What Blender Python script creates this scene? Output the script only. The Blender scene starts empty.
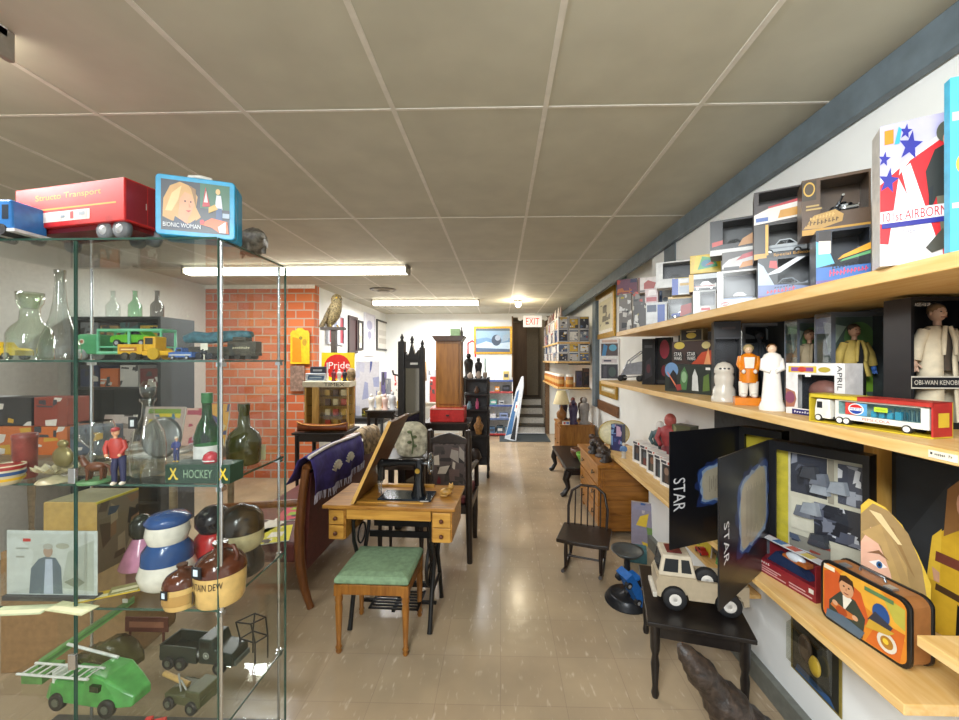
import bpy, bmesh, math, random
from mathutils import Matrix, Vector
PI = math.pi
sc = bpy.context.scene
COL = sc.collection
# ---------------------------------------------------------------- camera, world, exposure, room lamps, unseen fill lights
CAMZ = 1.6; F = 395.0; YAW = math.radians(1.46); CX = 490.4; CY = 360.0
cam = bpy.data.cameras.new('camera'); camo = bpy.data.objects.new('camera', cam); COL.objects.link(camo)
camo.location = (0, 0, CAMZ); camo.rotation_euler = (PI/2, 0, YAW)
cam.sensor_width = 36; cam.lens = F/959*36; cam.shift_x = -(CX-479.5)/959; cam.clip_start = 0.02
sc.camera = camo
sc.view_settings.view_transform = 'Standard'; sc.view_settings.look = 'None'
sc.view_settings.gamma = 1; sc.view_settings.use_curve_mapping = False
sc.view_settings.exposure = 0.03
w = bpy.data.worlds.new('world'); sc.world = w; w.use_nodes = True
w.node_tree.nodes['Background'].inputs[0].default_value = (.95, .97, 1.0, 1)
w.node_tree.nodes['Background'].inputs[1].default_value = 1.1
def area(name, loc, sx, sy, power, col=(.97, .98, 1.0), rot=(0, 0, 0)):
    l = bpy.data.lights.new(name, 'AREA'); l.shape = 'RECTANGLE'; l.size = sx; l.size_y = sy; l.energy = power; l.color = col
    o = bpy.data.objects.new(name, l); o.location = loc; o.rotation_euler = rot; COL.objects.link(o); return o
CEIL = CAMZ + 1.012
area('tube_light_front', (-2.2, 1.10, CEIL-.10), 1.2, .12, 21)
area('tube_light_middle', (-2.2, 4.2, CEIL-.11), 2.3, .14, 60)
area('tube_light_back', (-1.2, 6.6, CEIL-.11), 1.8, .14, 75)
area('tube_light_far', (-.9, 8.0, CEIL-.11), 1.6, .14, 38)
area('fill_light_behind', (-.7, -1.0, CEIL-.14), .3, 1.3, 95, (.93, .98, 1.0), (math.radians(28), math.radians(-38), 0))  # unseen fill light behind the camera, turned to brighten the right wall
area('fill_light_aisle', (-.35, .0, CEIL-.12), .2, 1.2, 40, (.93, .98, 1.0), (0, math.radians(-32), 0))  # added fill light above the view, tilted to brighten the right shelves
def point(name, loc, power, r=.04, col=(1, .85, .6)):
    l = bpy.data.lights.new(name, 'POINT'); l.energy = power; l.shadow_soft_size = r; l.color = col
    o = bpy.data.objects.new(name, l); o.location = loc; COL.objects.link(o); return o
point('bulb_light', (.30, 6.7, CEIL-.17), 22)
point('stair_light', (.55, 9.3, 2.5), 3)
# ---------------------------------------------------------------- pixel <-> world helpers (959 x 720 frame)
_ca, _sa = math.cos(YAW), math.sin(YAW)
def ray(px, py):
    a = (px-CX)/F; b = (CY-py)/F
    return Vector((a*_ca-_sa, a*_sa+_ca, b))
def U(px, py, d): return Vector((0, 0, CAMZ)) + ray(px, py)*d
def UX(px, py, x): r = ray(px, py); return Vector((0, 0, CAMZ)) + r*(x/r.x)
def UY(px, py, y): r = ray(px, py); return Vector((0, 0, CAMZ)) + r*(y/r.y)
def UZ(px, py, z): r = ray(px, py); return Vector((0, 0, CAMZ)) + r*((z-CAMZ)/r.z)
# ---------------------------------------------------------------- materials
_M = {}
def lin(c):
    if isinstance(c, str):
        c = c.lstrip('#'); c = [int(c[i:i+2], 16)/255 for i in (0, 2, 4)]
    return tuple((x/12.92 if x <= .04045 else ((x+.055)/1.055)**2.4) for x in c[:3])
def mat(c, rough=.45, metal=0., noise=.10, nscale=30., spec=.5, emit=0., bump=0.):
    """procedural surface of one colour with slight wear"""
    key = (c if isinstance(c, str) else tuple(c), rough, metal, noise, nscale, spec, emit, bump)
    if key in _M: return _M[key]
    m = bpy.data.materials.new('paint_%d' % len(_M)); m.use_nodes = True
    nt = m.node_tree; b = nt.nodes['Principled BSDF']; L = lin(c)
    b.inputs['Roughness'].default_value = rough; b.inputs['Metallic'].default_value = metal
    b.inputs['Specular IOR Level'].default_value = spec
    b.inputs['Base Color'].default_value = (*L, 1)
    if noise or bump:
        tc = nt.nodes.new('ShaderNodeTexCoord'); n = nt.nodes.new('ShaderNodeTexNoise'); n.inputs['Scale'].default_value = nscale
        n.inputs['Detail'].default_value = 3
        nt.links.new(tc.outputs['Object'], n.inputs['Vector'])
        if noise:
            r = nt.nodes.new('ShaderNodeValToRGB'); lo = 1-noise*1.6; hi = 1+noise
            r.color_ramp.elements[0].position = .3; r.color_ramp.elements[1].position = .7
            r.color_ramp.elements[0].color = (*[x*lo for x in L], 1); r.color_ramp.elements[1].color = (*[min(1, x*hi) for x in L], 1)
            nt.links.new(n.outputs['Fac'], r.inputs[0]); nt.links.new(r.outputs[0], b.inputs['Base Color'])
        if bump:
            bp = nt.nodes.new('ShaderNodeBump'); bp.inputs['Strength'].default_value = bump; bp.inputs['Distance'].default_value = .01
            nt.links.new(n.outputs['Fac'], bp.inputs['Height']); nt.links.new(bp.outputs[0], b.inputs['Normal'])
    if emit:
        b.inputs['Emission Color'].default_value = (*L, 1); b.inputs['Emission Strength'].default_value = emit
    _M[key] = m; return m
def wood(c1, c2, scale=6., rough=.4, axis=0, stretch=8.):
    """grain stretched along one local axis (0 x, 1 y, 2 z)"""
    key = ('wood', c1, c2, scale, rough, axis)
    if key in _M: return _M[key]
    m = bpy.data.materials.new('wood_%d' % len(_M)); m.use_nodes = True
    nt = m.node_tree; b = nt.nodes['Principled BSDF']; b.inputs['Roughness'].default_value = rough
    tc = nt.nodes.new('ShaderNodeTexCoord'); mp = nt.nodes.new('ShaderNodeMapping'); s = [scale*stretch]*3; s[axis] = scale
    mp.inputs['Scale'].default_value = s
    n = nt.nodes.new('ShaderNodeTexNoise'); n.inputs['Scale'].default_value = 1; n.inputs['Detail'].default_value = 6; n.inputs['Distortion'].default_value = .6
    r = nt.nodes.new('ShaderNodeValToRGB'); r.color_ramp.elements[0].position = .32; r.color_ramp.elements[1].position = .68
    r.color_ramp.elements[0].color = (*lin(c1), 1); r.color_ramp.elements[1].color = (*lin(c2), 1)
    nt.links.new(tc.outputs['Object'], mp.inputs[0]); nt.links.new(mp.outputs[0], n.inputs['Vector'])
    nt.links.new(n.outputs['Fac'], r.inputs[0]); nt.links.new(r.outputs[0], b.inputs['Base Color'])
    _M[key] = m; return m
def glass(tint=(.93, .97, .95), gl=1.0, ior=1.45, rough=.02):
    key = ('glass', tint, gl, ior, rough)
    if key in _M: return _M[key]
    m = bpy.data.materials.new('clear_%d' % len(_M)); m.use_nodes = True
    nt = m.node_tree; nt.nodes.remove(nt.nodes['Principled BSDF']); out = nt.nodes['Material Output']
    t = nt.nodes.new('ShaderNodeBsdfTransparent'); t.inputs[0].default_value = (*tint, 1)
    g = nt.nodes.new('ShaderNodeBsdfGlossy'); g.inputs['Roughness'].default_value = rough
    f = nt.nodes.new('ShaderNodeFresnel'); ge = nt.nodes.new('ShaderNodeNewGeometry'); io = nt.nodes.new('ShaderNodeMapRange')
    io.inputs['To Min'].default_value = ior; io.inputs['To Max'].default_value = 1/ior   # same reflectance on both sides of a thin sheet
    nt.links.new(ge.outputs['Backfacing'], io.inputs['Value']); nt.links.new(io.outputs[0], f.inputs[0])
    mu = nt.nodes.new('ShaderNodeMath'); mu.operation = 'MULTIPLY'; mu.inputs[1].default_value = gl; mu.use_clamp = True
    mx = nt.nodes.new('ShaderNodeMixShader')
    nt.links.new(f.outputs[0], mu.inputs[0]); nt.links.new(mu.outputs[0], mx.inputs[0])
    nt.links.new(t.outputs[0], mx.inputs[1]); nt.links.new(g.outputs[0], mx.inputs[2]); nt.links.new(mx.outputs[0], out.inputs[0])
    _M[key] = m; return m
def brick(c1, c2, mortar, scale):
    m = bpy.data.materials.new('brick_%d' % len(_M)); _M[('brick', len(_M))] = m; m.use_nodes = True
    nt = m.node_tree; b = nt.nodes['Principled BSDF']; b.inputs['Roughness'].default_value = .8
    tc = nt.nodes.new('ShaderNodeTexCoord'); sp = nt.nodes.new('ShaderNodeSeparateXYZ'); cb = nt.nodes.new('ShaderNodeCombineXYZ')
    ad = nt.nodes.new('ShaderNodeMath'); ad.operation = 'ADD'
    br = nt.nodes.new('ShaderNodeTexBrick'); br.inputs['Scale'].default_value = scale
    br.inputs['Color1'].default_value = (*lin(c1), 1); br.inputs['Color2'].default_value = (*lin(c2), 1); br.inputs['Mortar'].default_value = (*lin(mortar), 1)
    br.inputs['Mortar Size'].default_value = .018; br.inputs['Brick Width'].default_value = .5; br.inputs['Row Height'].default_value = .25
    nt.links.new(tc.outputs['Object'], sp.inputs[0]); nt.links.new(sp.outputs[0], ad.inputs[0]); nt.links.new(sp.outputs[1], ad.inputs[1])
    nt.links.new(ad.outputs[0], cb.inputs[0]); nt.links.new(sp.outputs[2], cb.inputs[1]); nt.links.new(cb.outputs[0], br.inputs['Vector'])
    nt.links.new(br.outputs[0], b.inputs['Base Color']); return m
# ---------------------------------------------------------------- mesh builder
class MB:
    def __init__(s, m=None): s.v = []; s.f = []; s.mi = []; s.sm = []; s.mats = []; s.m = m; s.x = None
    def _m(s, m):
        m = m or s.m
        if isinstance(m, str): m = mat(m)
        if m not in s.mats: s.mats.append(m)
        return s.mats.index(m)
    def add(s, vs, fs, m=None, smooth=False):
        b = len(s.v); k = s._m(m)
        for v in vs:
            v = Vector(v); s.v.append(s.x @ v if s.x else v)
        for f in fs: s.f.append([b+i for i in f]); s.mi.append(k); s.sm.append(smooth)
        return s
    def box(s, x0, y0, z0, x1, y1, z1, m=None):
        x0, x1 = min(x0, x1), max(x0, x1); y0, y1 = min(y0, y1), max(y0, y1); z0, z1 = min(z0, z1), max(z0, z1)
        vs = [(x, y, z) for z in (z0, z1) for y in (y0, y1) for x in (x0, x1)]
        return s.add(vs, [(0, 2, 3, 1), (4, 5, 7, 6), (0, 1, 5, 4), (2, 6, 7, 3), (0, 4, 6, 2), (1, 3, 7, 5)], m)
    def hexa(s, a, b, m=None):
        """a, b: four corners each (matching order)"""
        return s.add(list(a)+list(b), [(3, 2, 1, 0), (4, 5, 6, 7), (0, 1, 5, 4), (1, 2, 6, 5), (2, 3, 7, 6), (3, 0, 4, 7)], m)
    def prism(s, pts, t0, t1, pl='xz', m=None, smooth=False):
        n = len(pts)
        g = {'xz': lambda p, t: (p[0], t, p[1]), 'xy': lambda p, t: (p[0], p[1], t), 'yz': lambda p, t: (t, p[0], p[1])}[pl]
        vs = [g(p, t0) for p in pts]+[g(p, t1) for p in pts]
        s.add(vs, [tuple(range(n)), tuple(range(2*n-1, n-1, -1))], m)
        b = len(s.v)-2*n; k = s._m(m)
        for i in range(n): j = (i+1) % n; s.f.append([b+j, b+i, b+n+i, b+n+j]); s.mi.append(k); s.sm.append(smooth)
        return s
    def cyl(s, p0, p1, r0, r1=None, m=None, n=14, caps=True):
        p0, p1 = Vector(p0), Vector(p1); r1 = r0 if r1 is None else r1
        d = (p1-p0).normalized(); u = d.orthogonal().normalized(); w = d.cross(u)
        c = [(u*math.cos(2*PI*i/n)+w*math.sin(2*PI*i/n)) for i in range(n)]
        vs = [p0+q*r0 for q in c]+[p1+q*r1 for q in c]
        s.add(vs, [(i, (i+1) % n, n+(i+1) % n, n+i) for i in range(n)], m, True)
        if caps: s.add([p0+q*r0 for q in c], [tuple(range(n-1, -1, -1))], m); s.add([p1+q*r1 for q in c], [tuple(range(n))], m)
        return s
    def tube(s, pts, r, m=None, n=8, closed=False):
        pts = [Vector(p) for p in pts]; N = len(pts); rr = r if isinstance(r, (list, tuple)) else [r]*N
        u = None; vs = []
        for i, p in enumerate(pts):
            a = pts[(i-1) % N] if (closed or i) else p; b = pts[(i+1) % N] if (closed or i < N-1) else p
            d = (b-a); d = d.normalized() if d.length > 1e-9 else Vector((0, 0, 1))
            if u is None: u = d.orthogonal().normalized()
            else:
                u = u-d*u.dot(d); u = u.normalized() if u.length > 1e-6 else d.orthogonal().normalized()
            w = d.cross(u)
            vs += [p+(u*math.cos(2*PI*k/n)+w*math.sin(2*PI*k/n))*rr[i] for k in range(n)]
        fs = []
        for i in range(N if closed else N-1):
            a = i*n; b = ((i+1) % N)*n
            fs += [(a+k, a+(k+1) % n, b+(k+1) % n, b+k) for k in range(n)]
        s.add(vs, fs, m, True)
        if not closed: s.add(vs[:n], [tuple(range(n-1, -1, -1))], m); s.add(vs[-n:], [tuple(range(n))], m)
        return s
    def lathe(s, prof, c=(0, 0, 0), m=None, n=20, ax='z'):
        vs = []; c = Vector(c)
        for r, z in prof:
            for i in range(n):
                a = 2*PI*i/n; p = (r*math.cos(a), r*math.sin(a), z)
                if ax == 'x': p = (z, p[0], p[1])
                if ax == 'y': p = (p[0], z, p[1])
                vs.append(c+Vector(p))
        fs = [(j*n+i, j*n+(i+1) % n, (j+1)*n+(i+1) % n, (j+1)*n+i) for j in range(len(prof)-1) for i in range(n)]
        s.add(vs, fs, m, True); L = len(prof)
        s.add(vs[:n], [tuple(range(n-1, -1, -1))], m); s.add(vs[(L-1)*n:], [tuple(range(n))], m)
        return s
    def ell(s, c, r, m=None, n=14, k=8):
        r = r if isinstance(r, (list, tuple)) else (r, r, r); c = Vector(c)
        vs = []
        for j in range(k+1):
            t = PI*j/k; t = min(max(t, .02), PI-.02)
            for i in range(n):
                a = 2*PI*i/n; vs.append(c+Vector((r[0]*math.sin(t)*math.cos(a), r[1]*math.sin(t)*math.sin(a), -r[2]*math.cos(t))))
        fs = [(j*n+i, j*n+(i+1) % n, (j+1)*n+(i+1) % n, (j+1)*n+i) for j in range(k) for i in range(n)]
        s.add(vs, fs, m, True); return s
    def loft(s, rings, m=None, smooth=True, cap=True):
        n = len(rings[0]); vs = [p for r in rings for p in r]
        fs = [(j*n+i, j*n+(i+1) % n, (j+1)*n+(i+1) % n, (j+1)*n+i) for j in range(len(rings)-1) for i in range(n)]
        s.add(vs, fs, m, smooth)
        if cap: s.add(rings[0], [tuple(range(n-1, -1, -1))], m); s.add(rings[-1], [tuple(range(n))], m)
        return s
    def build(s, name, parent=None, bevel=0, seg=2, sub=0):
        me = bpy.data.meshes.new(name); me.from_pydata([tuple(v) for v in s.v], [], s.f)
        for m in s.mats: me.materials.append(m)
        me.polygons.foreach_set('material_index', s.mi); me.polygons.foreach_set('use_smooth', s.sm); me.update()
        o = bpy.data.objects.new(name, me); COL.objects.link(o)
        if parent is not None: o.parent = parent
        if bevel:
            bm = bmesh.new(); bm.from_mesh(me); bmesh.ops.remove_doubles(bm, verts=bm.verts, dist=1e-6)
            bmesh.ops.recalc_face_normals(bm, faces=bm.faces); bm.to_mesh(me); bm.free()
            md = o.modifiers.new('bevel', 'BEVEL'); md.width = bevel; md.segments = seg; md.limit_method = 'ANGLE'; md.angle_limit = .7
        if sub: md = o.modifiers.new('subdivision', 'SUBSURF'); md.levels = sub; md.render_levels = sub
        return o
def tag(o, label, cat, group=None, kind=None):
    o['label'] = label; o['category'] = cat
    if group: o['group'] = group
    if kind: o['kind'] = kind
    return o
def thing(name, label, cat, loc=(0, 0, 0), rz=0., group=None, rx=0., ry=0.):
    o = bpy.data.objects.new(name, None); o.empty_display_size = .05; COL.objects.link(o)
    o.location = loc; o.rotation_euler = (rx, ry, rz); return tag(o, label, cat, group)
def struct(name, mb, bevel=0):
    o = mb.build(name, None, bevel); o['kind'] = 'structure'; return o
def copy_thing(r, loc, rz=None, label=None, scale=None):
    c = r.copy(); COL.objects.link(c); c.location = loc
    if rz is not None: c.rotation_euler = (r.rotation_euler.x, r.rotation_euler.y, rz)
    if label: c['label'] = label
    if scale: c.scale = (scale,)*3
    for ch in list(r.children):
        k = ch.copy(); COL.objects.link(k); k.parent = c
        for g in list(ch.children):
            q = g.copy(); COL.objects.link(q); q.parent = k
    return c
# ---------------------------------------------------------------- flat printed artwork and lettering
_T = {}
def textmesh(s):
    if s in _T: return _T[s]
    cu = bpy.data.curves.new('lettering', 'FONT'); cu.body = s; cu.resolution_u = 3
    o = bpy.data.objects.new('lettering', cu); COL.objects.link(o)
    bpy.context.view_layer.update()
    me = o.evaluated_get(bpy.context.evaluated_depsgraph_get()).to_mesh()
    vs = [(v.co.x, v.co.y) for v in me.vertices]; fs = [tuple(p.vertices) for p in me.polygons]
    o.to_mesh_clear(); bpy.data.objects.remove(o); bpy.data.curves.remove(cu)
    x0 = min(v[0] for v in vs); x1 = max(v[0] for v in vs); y0 = min(v[1] for v in vs); y1 = max(v[1] for v in vs)
    _T[s] = ([((x-x0)/(x1-x0), (y-y0)/(y1-y0)) for x, y in vs], fs, (x1-x0)/(y1-y0)); return _T[s]
def art(items, W=1., H=1., xf=None, rough=.35, eps=.00015, base=.0004):
    """painted print on a face: u 0..1 to the right, v 0..1 up, facing local -y; shapes drawn in order"""
    mb = MB(); mb.x = xf; k = 0
    for it in items:
        y = -(base+eps*k); k += 1; t = it[0]; c = it[-1]; m = mat(c, rough, 0, .05) if isinstance(c, str) else c
        if t == 'r':
            _, a, b, c2, d, _ = it; P = [(a, b), (c2, b), (c2, d), (a, d)]
            mb.add([(u*W, y, v*H) for u, v in P], [(0, 1, 2, 3)], m)
        elif t == 'e':
            _, u0, v0, ru, rv, _ = it; P = [(u0+ru*math.cos(2*PI*i/18), v0+rv*math.sin(2*PI*i/18)) for i in range(18)]
            mb.add([(u*W, y, v*H) for u, v in P], [tuple(range(18))], m)
        elif t == 'p':
            P = it[1]; mb.add([(u*W, y, v*H) for u, v in P], [tuple(range(len(P)))], m)
        elif t == 'm':
            for P in it[1]: mb.add([(u*W, y, v*H) for u, v in P], [tuple(range(len(P)))], m)
        elif t == 't':   # ('t', text, u0, v0, u1, v1, colour) fills that rectangle; slant as it[6] optional
            s = it[1]; u0, v0, u1, v1 = it[2:6]; vs, fs, asp = textmesh(s); sl = it[6] if len(it) > 7 else 0
            vert = it[7] if len(it) > 8 else 0
            if vert: mb.add([((u0+(u1-u0)*(b if vert > 0 else 1-b))*W, y, (v0+(v1-v0)*((1-a) if vert > 0 else a))*H) for a, b in vs], fs, m)
            else: mb.add([((u0+(u1-u0)*a)*W, y, (v0+(v1-v0)*b+sl*a)*H) for a, b in vs], fs, m)
    return mb
def printed(name, parent, items, W, H, x=0, y=0, z=0, rz=0., xf=None, rough=.35):
    M = xf if xf is not None else Matrix.Translation((x, y, z)) @ Matrix.Rotation(rz, 4, 'Z')
    return art(items, W, H, M, rough).build(name, parent)
def scribble(rnd, cols, n=9, bg=None, u0=0., v0=0., u1=1., v1=1.):
    """busy generic picture: overlapping patches"""
    it = [('r', u0, v0, u1, v1, bg or rnd.choice(cols))]
    for i in range(n):
        c = rnd.choice(cols); a = rnd.uniform(u0, u1); b = rnd.uniform(v0, v1); s = rnd.uniform(.08, .3)*(u1-u0); t = rnd.uniform(.05, .25)*(v1-v0)
        P = [(a-s*rnd.uniform(.5, 1), b-t*rnd.uniform(.2, 1)), (a+s*rnd.uniform(.3, 1), b-t*rnd.uniform(.3, 1)), (a+s*rnd.uniform(.5, 1), b+t*rnd.uniform(.3, 1)), (a-s*rnd.uniform(.2, 1), b+t*rnd.uniform(.5, 1))]
        P = [(min(max(p, u0), u1), min(max(q, v0), v1)) for p, q in P]
        it.append(('p', P, c))
    return it
def strokes(u0, v0, u1, v1, n, c, seed=1, sl=0.):
    """lettering too blurred to read"""
    rr = random.Random(seed); P = []; w = (u1-u0)/n; h = v1-v0
    for i in range(n):
        a = u0+w*i; d = sl*(i+.5)/n; lo = v0+d+h*rr.choice((0, 0, .1)); hi = v0+d+h*rr.choice((.7, .75, 1)); P.append([(a, lo), (a+w*.34, lo), (a+w*.5, hi), (a+w*.16, hi)])
        m_ = (lo+hi)/2+h*rr.uniform(-.2, .2); P.append([(a+w*.2, m_-h*.09), (a+w*.8, m_-h*.09), (a+w*.85, m_+h*.09), (a+w*.25, m_+h*.09)])
    return ('m', P, c)
def bars(u0, v0, u1, v1, n, c, rnd=None):
    """unreadable small print"""
    h = (v1-v0)/n; return [('r', u0, v0+h*i+h*.25, u1-(u1-u0)*((i*37) % 10)/25, v0+h*i+h*.75, c) for i in range(n)]
# ================================================================ the room
WALLX = 1.48; Z1, Z2, Z3, Z4 = 1.84, 1.39, .7075, .91; WX = 1.30; LEFTX = -2.52; BACKY = 8.6
def S(name, m, *boxes, bevel=0):
    mb = MB(m)
    for b in boxes: mb.box(*b)
    return struct(name, mb, bevel)
def floor_mat():
    m = bpy.data.materials.new('vinyl_tile'); m.use_nodes = True; nt = m.node_tree; b = nt.nodes['Principled BSDF']
    tc = nt.nodes.new('ShaderNodeTexCoord'); N = lambda t: nt.nodes.new(t); L = nt.links.new
    br = N('ShaderNodeTexBrick'); br.offset = 0; br.inputs['Scale'].default_value = 1; br.inputs['Brick Width'].default_value = .305; br.inputs['Row Height'].default_value = .305
    br.inputs['Mortar Size'].default_value = .0016; br.inputs['Color1'].default_value = (*lin('#b3a084'), 1); br.inputs['Color2'].default_value = (*lin('#ae9a7f'), 1); br.inputs['Mortar'].default_value = (*lin('#a08c76'), 1)
    L(tc.outputs['Object'], br.inputs['Vector'])
    n = N('ShaderNodeTexNoise'); n.inputs['Scale'].default_value = 2.2; n.inputs['Detail'].default_value = 5; L(tc.outputs['Object'], n.inputs['Vector'])
    r = N('ShaderNodeValToRGB'); r.color_ramp.elements[0].position = .35; r.color_ramp.elements[1].position = .7; r.color_ramp.elements[0].color = (.82, .82, .82, 1); r.color_ramp.elements[1].color = (1.08, 1.06, 1.03, 1)
    L(n.outputs['Fac'], r.inputs[0])
    mx = N('ShaderNodeMix'); mx.data_type = 'RGBA'; mx.blend_type = 'MULTIPLY'; mx.inputs[0].default_value = 1
    L(br.outputs[0], mx.inputs[6]); L(r.outputs[0], mx.inputs[7])
    # pale streaks of the tile pattern
    mp = N('ShaderNodeMapping'); mp.inputs['Scale'].default_value = (26, 7, 1); L(tc.outputs['Object'], mp.inputs[0])
    v = N('ShaderNodeTexNoise'); v.inputs['Scale'].default_value = 1.6; v.inputs['Detail'].default_value = 2; L(mp.outputs[0], v.inputs['Vector'])
    r2 = N('ShaderNodeValToRGB'); r2.color_ramp.elements[0].position = .62; r2.color_ramp.elements[1].position = .74; r2.color_ramp.elements[0].color = (0, 0, 0, 1); r2.color_ramp.elements[1].color = (.5, .5, .5, 1)
    L(v.outputs['Fac'], r2.inputs[0])
    m2 = N('ShaderNodeMix'); m2.data_type = 'RGBA'; L(r2.outputs[0], m2.inputs[0]); L(mx.outputs[2], m2.inputs[6]); m2.inputs[7].default_value = (*lin('#d9c8b2'), 1)
    L(m2.outputs[2], b.inputs['Base Color']); b.inputs['Roughness'].default_value = .2; b.inputs['Specular IOR Level'].default_value = .4
    bp = N('ShaderNodeBump'); bp.inputs['Strength'].default_value = .25; bp.inputs['Distance'].default_value = .004
    n3 = N('ShaderNodeTexNoise'); n3.inputs['Scale'].default_value = 14; L(tc.outputs['Object'], n3.inputs['Vector']); L(n3.outputs['Fac'], bp.inputs['Height']); L(bp.outputs[0], b.inputs['Normal'])
    return m
M_WALL = mat('#e4e6e2', .6, noise=.04, nscale=3); M_GREY = mat('#65727a', .5, noise=.12, nscale=12); M_CEIL = mat('#bcbaaa', .7, noise=.05, nscale=5)
S('floor', floor_mat(), (-4.1, -2.2, -.05, 1.6, BACKY, 0))
S('ceiling', M_CEIL, (-4.1, -2.2, CEIL, 1.6, BACKY+.1, CEIL+.06))
mb = MB(mat('#d6d2c8', .6, noise=.05))
for k in range(-6, 3):
    x = -.432+.612*k
    if -4 < x < 1.3: mb.box(x-.010, -2.1, CEIL-.003, x+.010, BACKY, CEIL)
struct('trim_1', mb)
mb = MB(mat('#d6d2c8', .6, noise=.05))
for k in range(-3, 7):
    y = 1.585+1.215*k
    if y < BACKY: mb.box(-4, y-.006, CEIL-.0025, 1.32, y+.006, CEIL)
struct('trim_2', mb)
S('wall_right', M_WALL, (WALLX, -2.2, 0, WALLX+.1, BACKY, CEIL))
S('trim_3', M_GREY, (1.285, -2.2, CEIL-.125, 1.325, BACKY, CEIL), bevel=.004)                # ledger board under the ceiling
S('trim_4', M_GREY, (1.322, UX(675, 300, 1.322).y, 1.842, 1.329, UX(664, 300, 1.322).y, CEIL-.125), (1.42, 5.95, .9, WALLX, 6.15, CEIL-.125))   # grey wall battens
S('baseboard_right', mat('#6e7069', .5), (1.262, -2.2, 0, WX, 3.5, .10), bevel=.004)
S('wall_lower', mat('#f3f5f4', .55, noise=.03, nscale=3), (WX, -2.2, 0, WALLX, 3.5, Z3-.031))
S('wall_upper', mat('#eef0ee', .6, noise=.03, nscale=3), (1.33, -2.2, Z1+.001, WALLX, 3.5, CEIL))
S('wall_left', M_WALL, (LEFTX-.1, 5.3, 0, LEFTX, BACKY, CEIL))
S('wall_side', mat('#cfcfc8', .7, noise=.04), (-4.1, -2.2, 0, -4.0, 5.26, CEIL))
S('wall_brick', brick('#c9713f', '#b4542f', '#a99a88', 2.2), (-4.1, 5.26, 0, LEFTX+.012, 5.40, CEIL))
S('trim_5', mat('#e8e4da', .5), (-4.0, 5.235, CEIL-.05, LEFTX+.02, 5.26, CEIL))
# back wall with the stair opening
ox0, ox1, otop = .275, .97, 2.53
S('wall_back', M_WALL, (LEFTX-.1, BACKY, 0, ox0, BACKY+.1, CEIL), (ox1, BACKY, 0, WALLX+.1, BACKY+.1, CEIL), (ox0, BACKY, otop, ox1, BACKY+.1, CEIL))
M_BRN = mat('#6a5138', .6, noise=.12)
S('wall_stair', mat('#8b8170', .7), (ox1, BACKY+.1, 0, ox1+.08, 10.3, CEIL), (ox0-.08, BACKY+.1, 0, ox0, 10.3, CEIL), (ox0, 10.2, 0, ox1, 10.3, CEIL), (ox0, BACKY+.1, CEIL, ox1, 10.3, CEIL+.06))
S('door_1', wood('#5a4227', '#6e5233', 3, .5, 2), (ox0+.01, 10.14, .71, ox0+.40, 10.19, 2.55), (ox0+.07, 10.13, 1.6, ox0+.33, 10.14, 2.45), (ox0+.07, 10.13, .85, ox0+.33, 10.14, 1.5))
M_TREAD = mat('#4a453c', .6); M_RISER = mat('#c9c7bf', .6)
mb = MB()
for k in range(4):
    y = BACKY+.06+.27*k
    mb.box(ox0, y, 0, ox1, 10.2, .175*(k+1)-.02, M_RISER); mb.box(ox0, y-.02, .175*(k+1)-.035, ox1, 10.2, .175*(k+1), M_TREAD)
struct('trim_6', mb)['label'] = 'four steps rising to a brown door'
S('trim_7', M_BRN, (ox0-.03, BACKY-.015, 0, ox0, BACKY+.1, otop+.02), (ox1, BACKY-.015, 0, ox1+.09, BACKY+.1, otop+.02))
tag(MB(mat('#3d4548', .9, noise=.2, nscale=90)).box(-.02, 7.72, 0.0005, .98, 8.58, .012).build('door_mat', None, .004), 'dark grey mat on the floor at the foot of the stairs', 'mat')
# ---------------------------------------------------------------- ceiling fixtures
M_TUBE = mat('#fff6e4', .4, 0, 0, emit=11.0); M_WHITE = mat('#e9e7e0', .4, noise=.03)
def tube_light(x0, x1, y, label, e=None):
    t = thing('tube_light', label, 'ceiling light', ((x0+x1)/2, y, CEIL), 0, None); L = (x1-x0)/2
    MB(M_WHITE).box(-L, -.07, -.035, L, .07, 0).build('housing', t, .006)
    mb = MB(e or M_TUBE); pr = [(-.075, -.035), (.075, -.035), (.07, -.07), (.04, -.09), (-.04, -.09), (-.07, -.07)]
    mb.prism(pr, -L+.02, L-.02, 'yz'); mb.build('diffuser', t)
    for s in (-1, 1): MB(mat('#8c867a', .5)).box(s*L, -.085, -.095, s*(L-.02), .085, -.003).build('end_cap', t, .004)
    return t
tube_light(-2.8, -1.50, 1.10, 'ceiling tube light cut off at the upper left corner of the photo')
tube_light(-3.4, -.98, 4.2, 'long ceiling tube light above and behind the glass case')
tube_light(-2.15, -.35, 6.6, 'farther ceiling tube light, between round vent and back wall')
t = thing('ceiling_vent', 'round vent in the ceiling near the left wall', 'vent', (-1.68, 5.62, CEIL))
for i in range(4): MB(mat('#a49b8a' if i % 2 else '#6e675b', .5)).lathe([(.17-.04*i, -.012-.008*i), (.19-.04*i, -.002), (.14-.04*i, -.002)], n=24).build('vane_ring', t)
t = thing('ceiling_bulb', 'lit round bulb on the ceiling in front of the exit sign', 'ceiling light', (.30, 6.7, CEIL))
MB(M_WHITE).lathe([(.06, -.03), (.065, -.001)]).build('socket', t)
MB(mat('#fff0cc', .4, 0, 0, emit=14)).ell((0, 0, -.07), (.05, .05, .05)).build('bulb', t)
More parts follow.
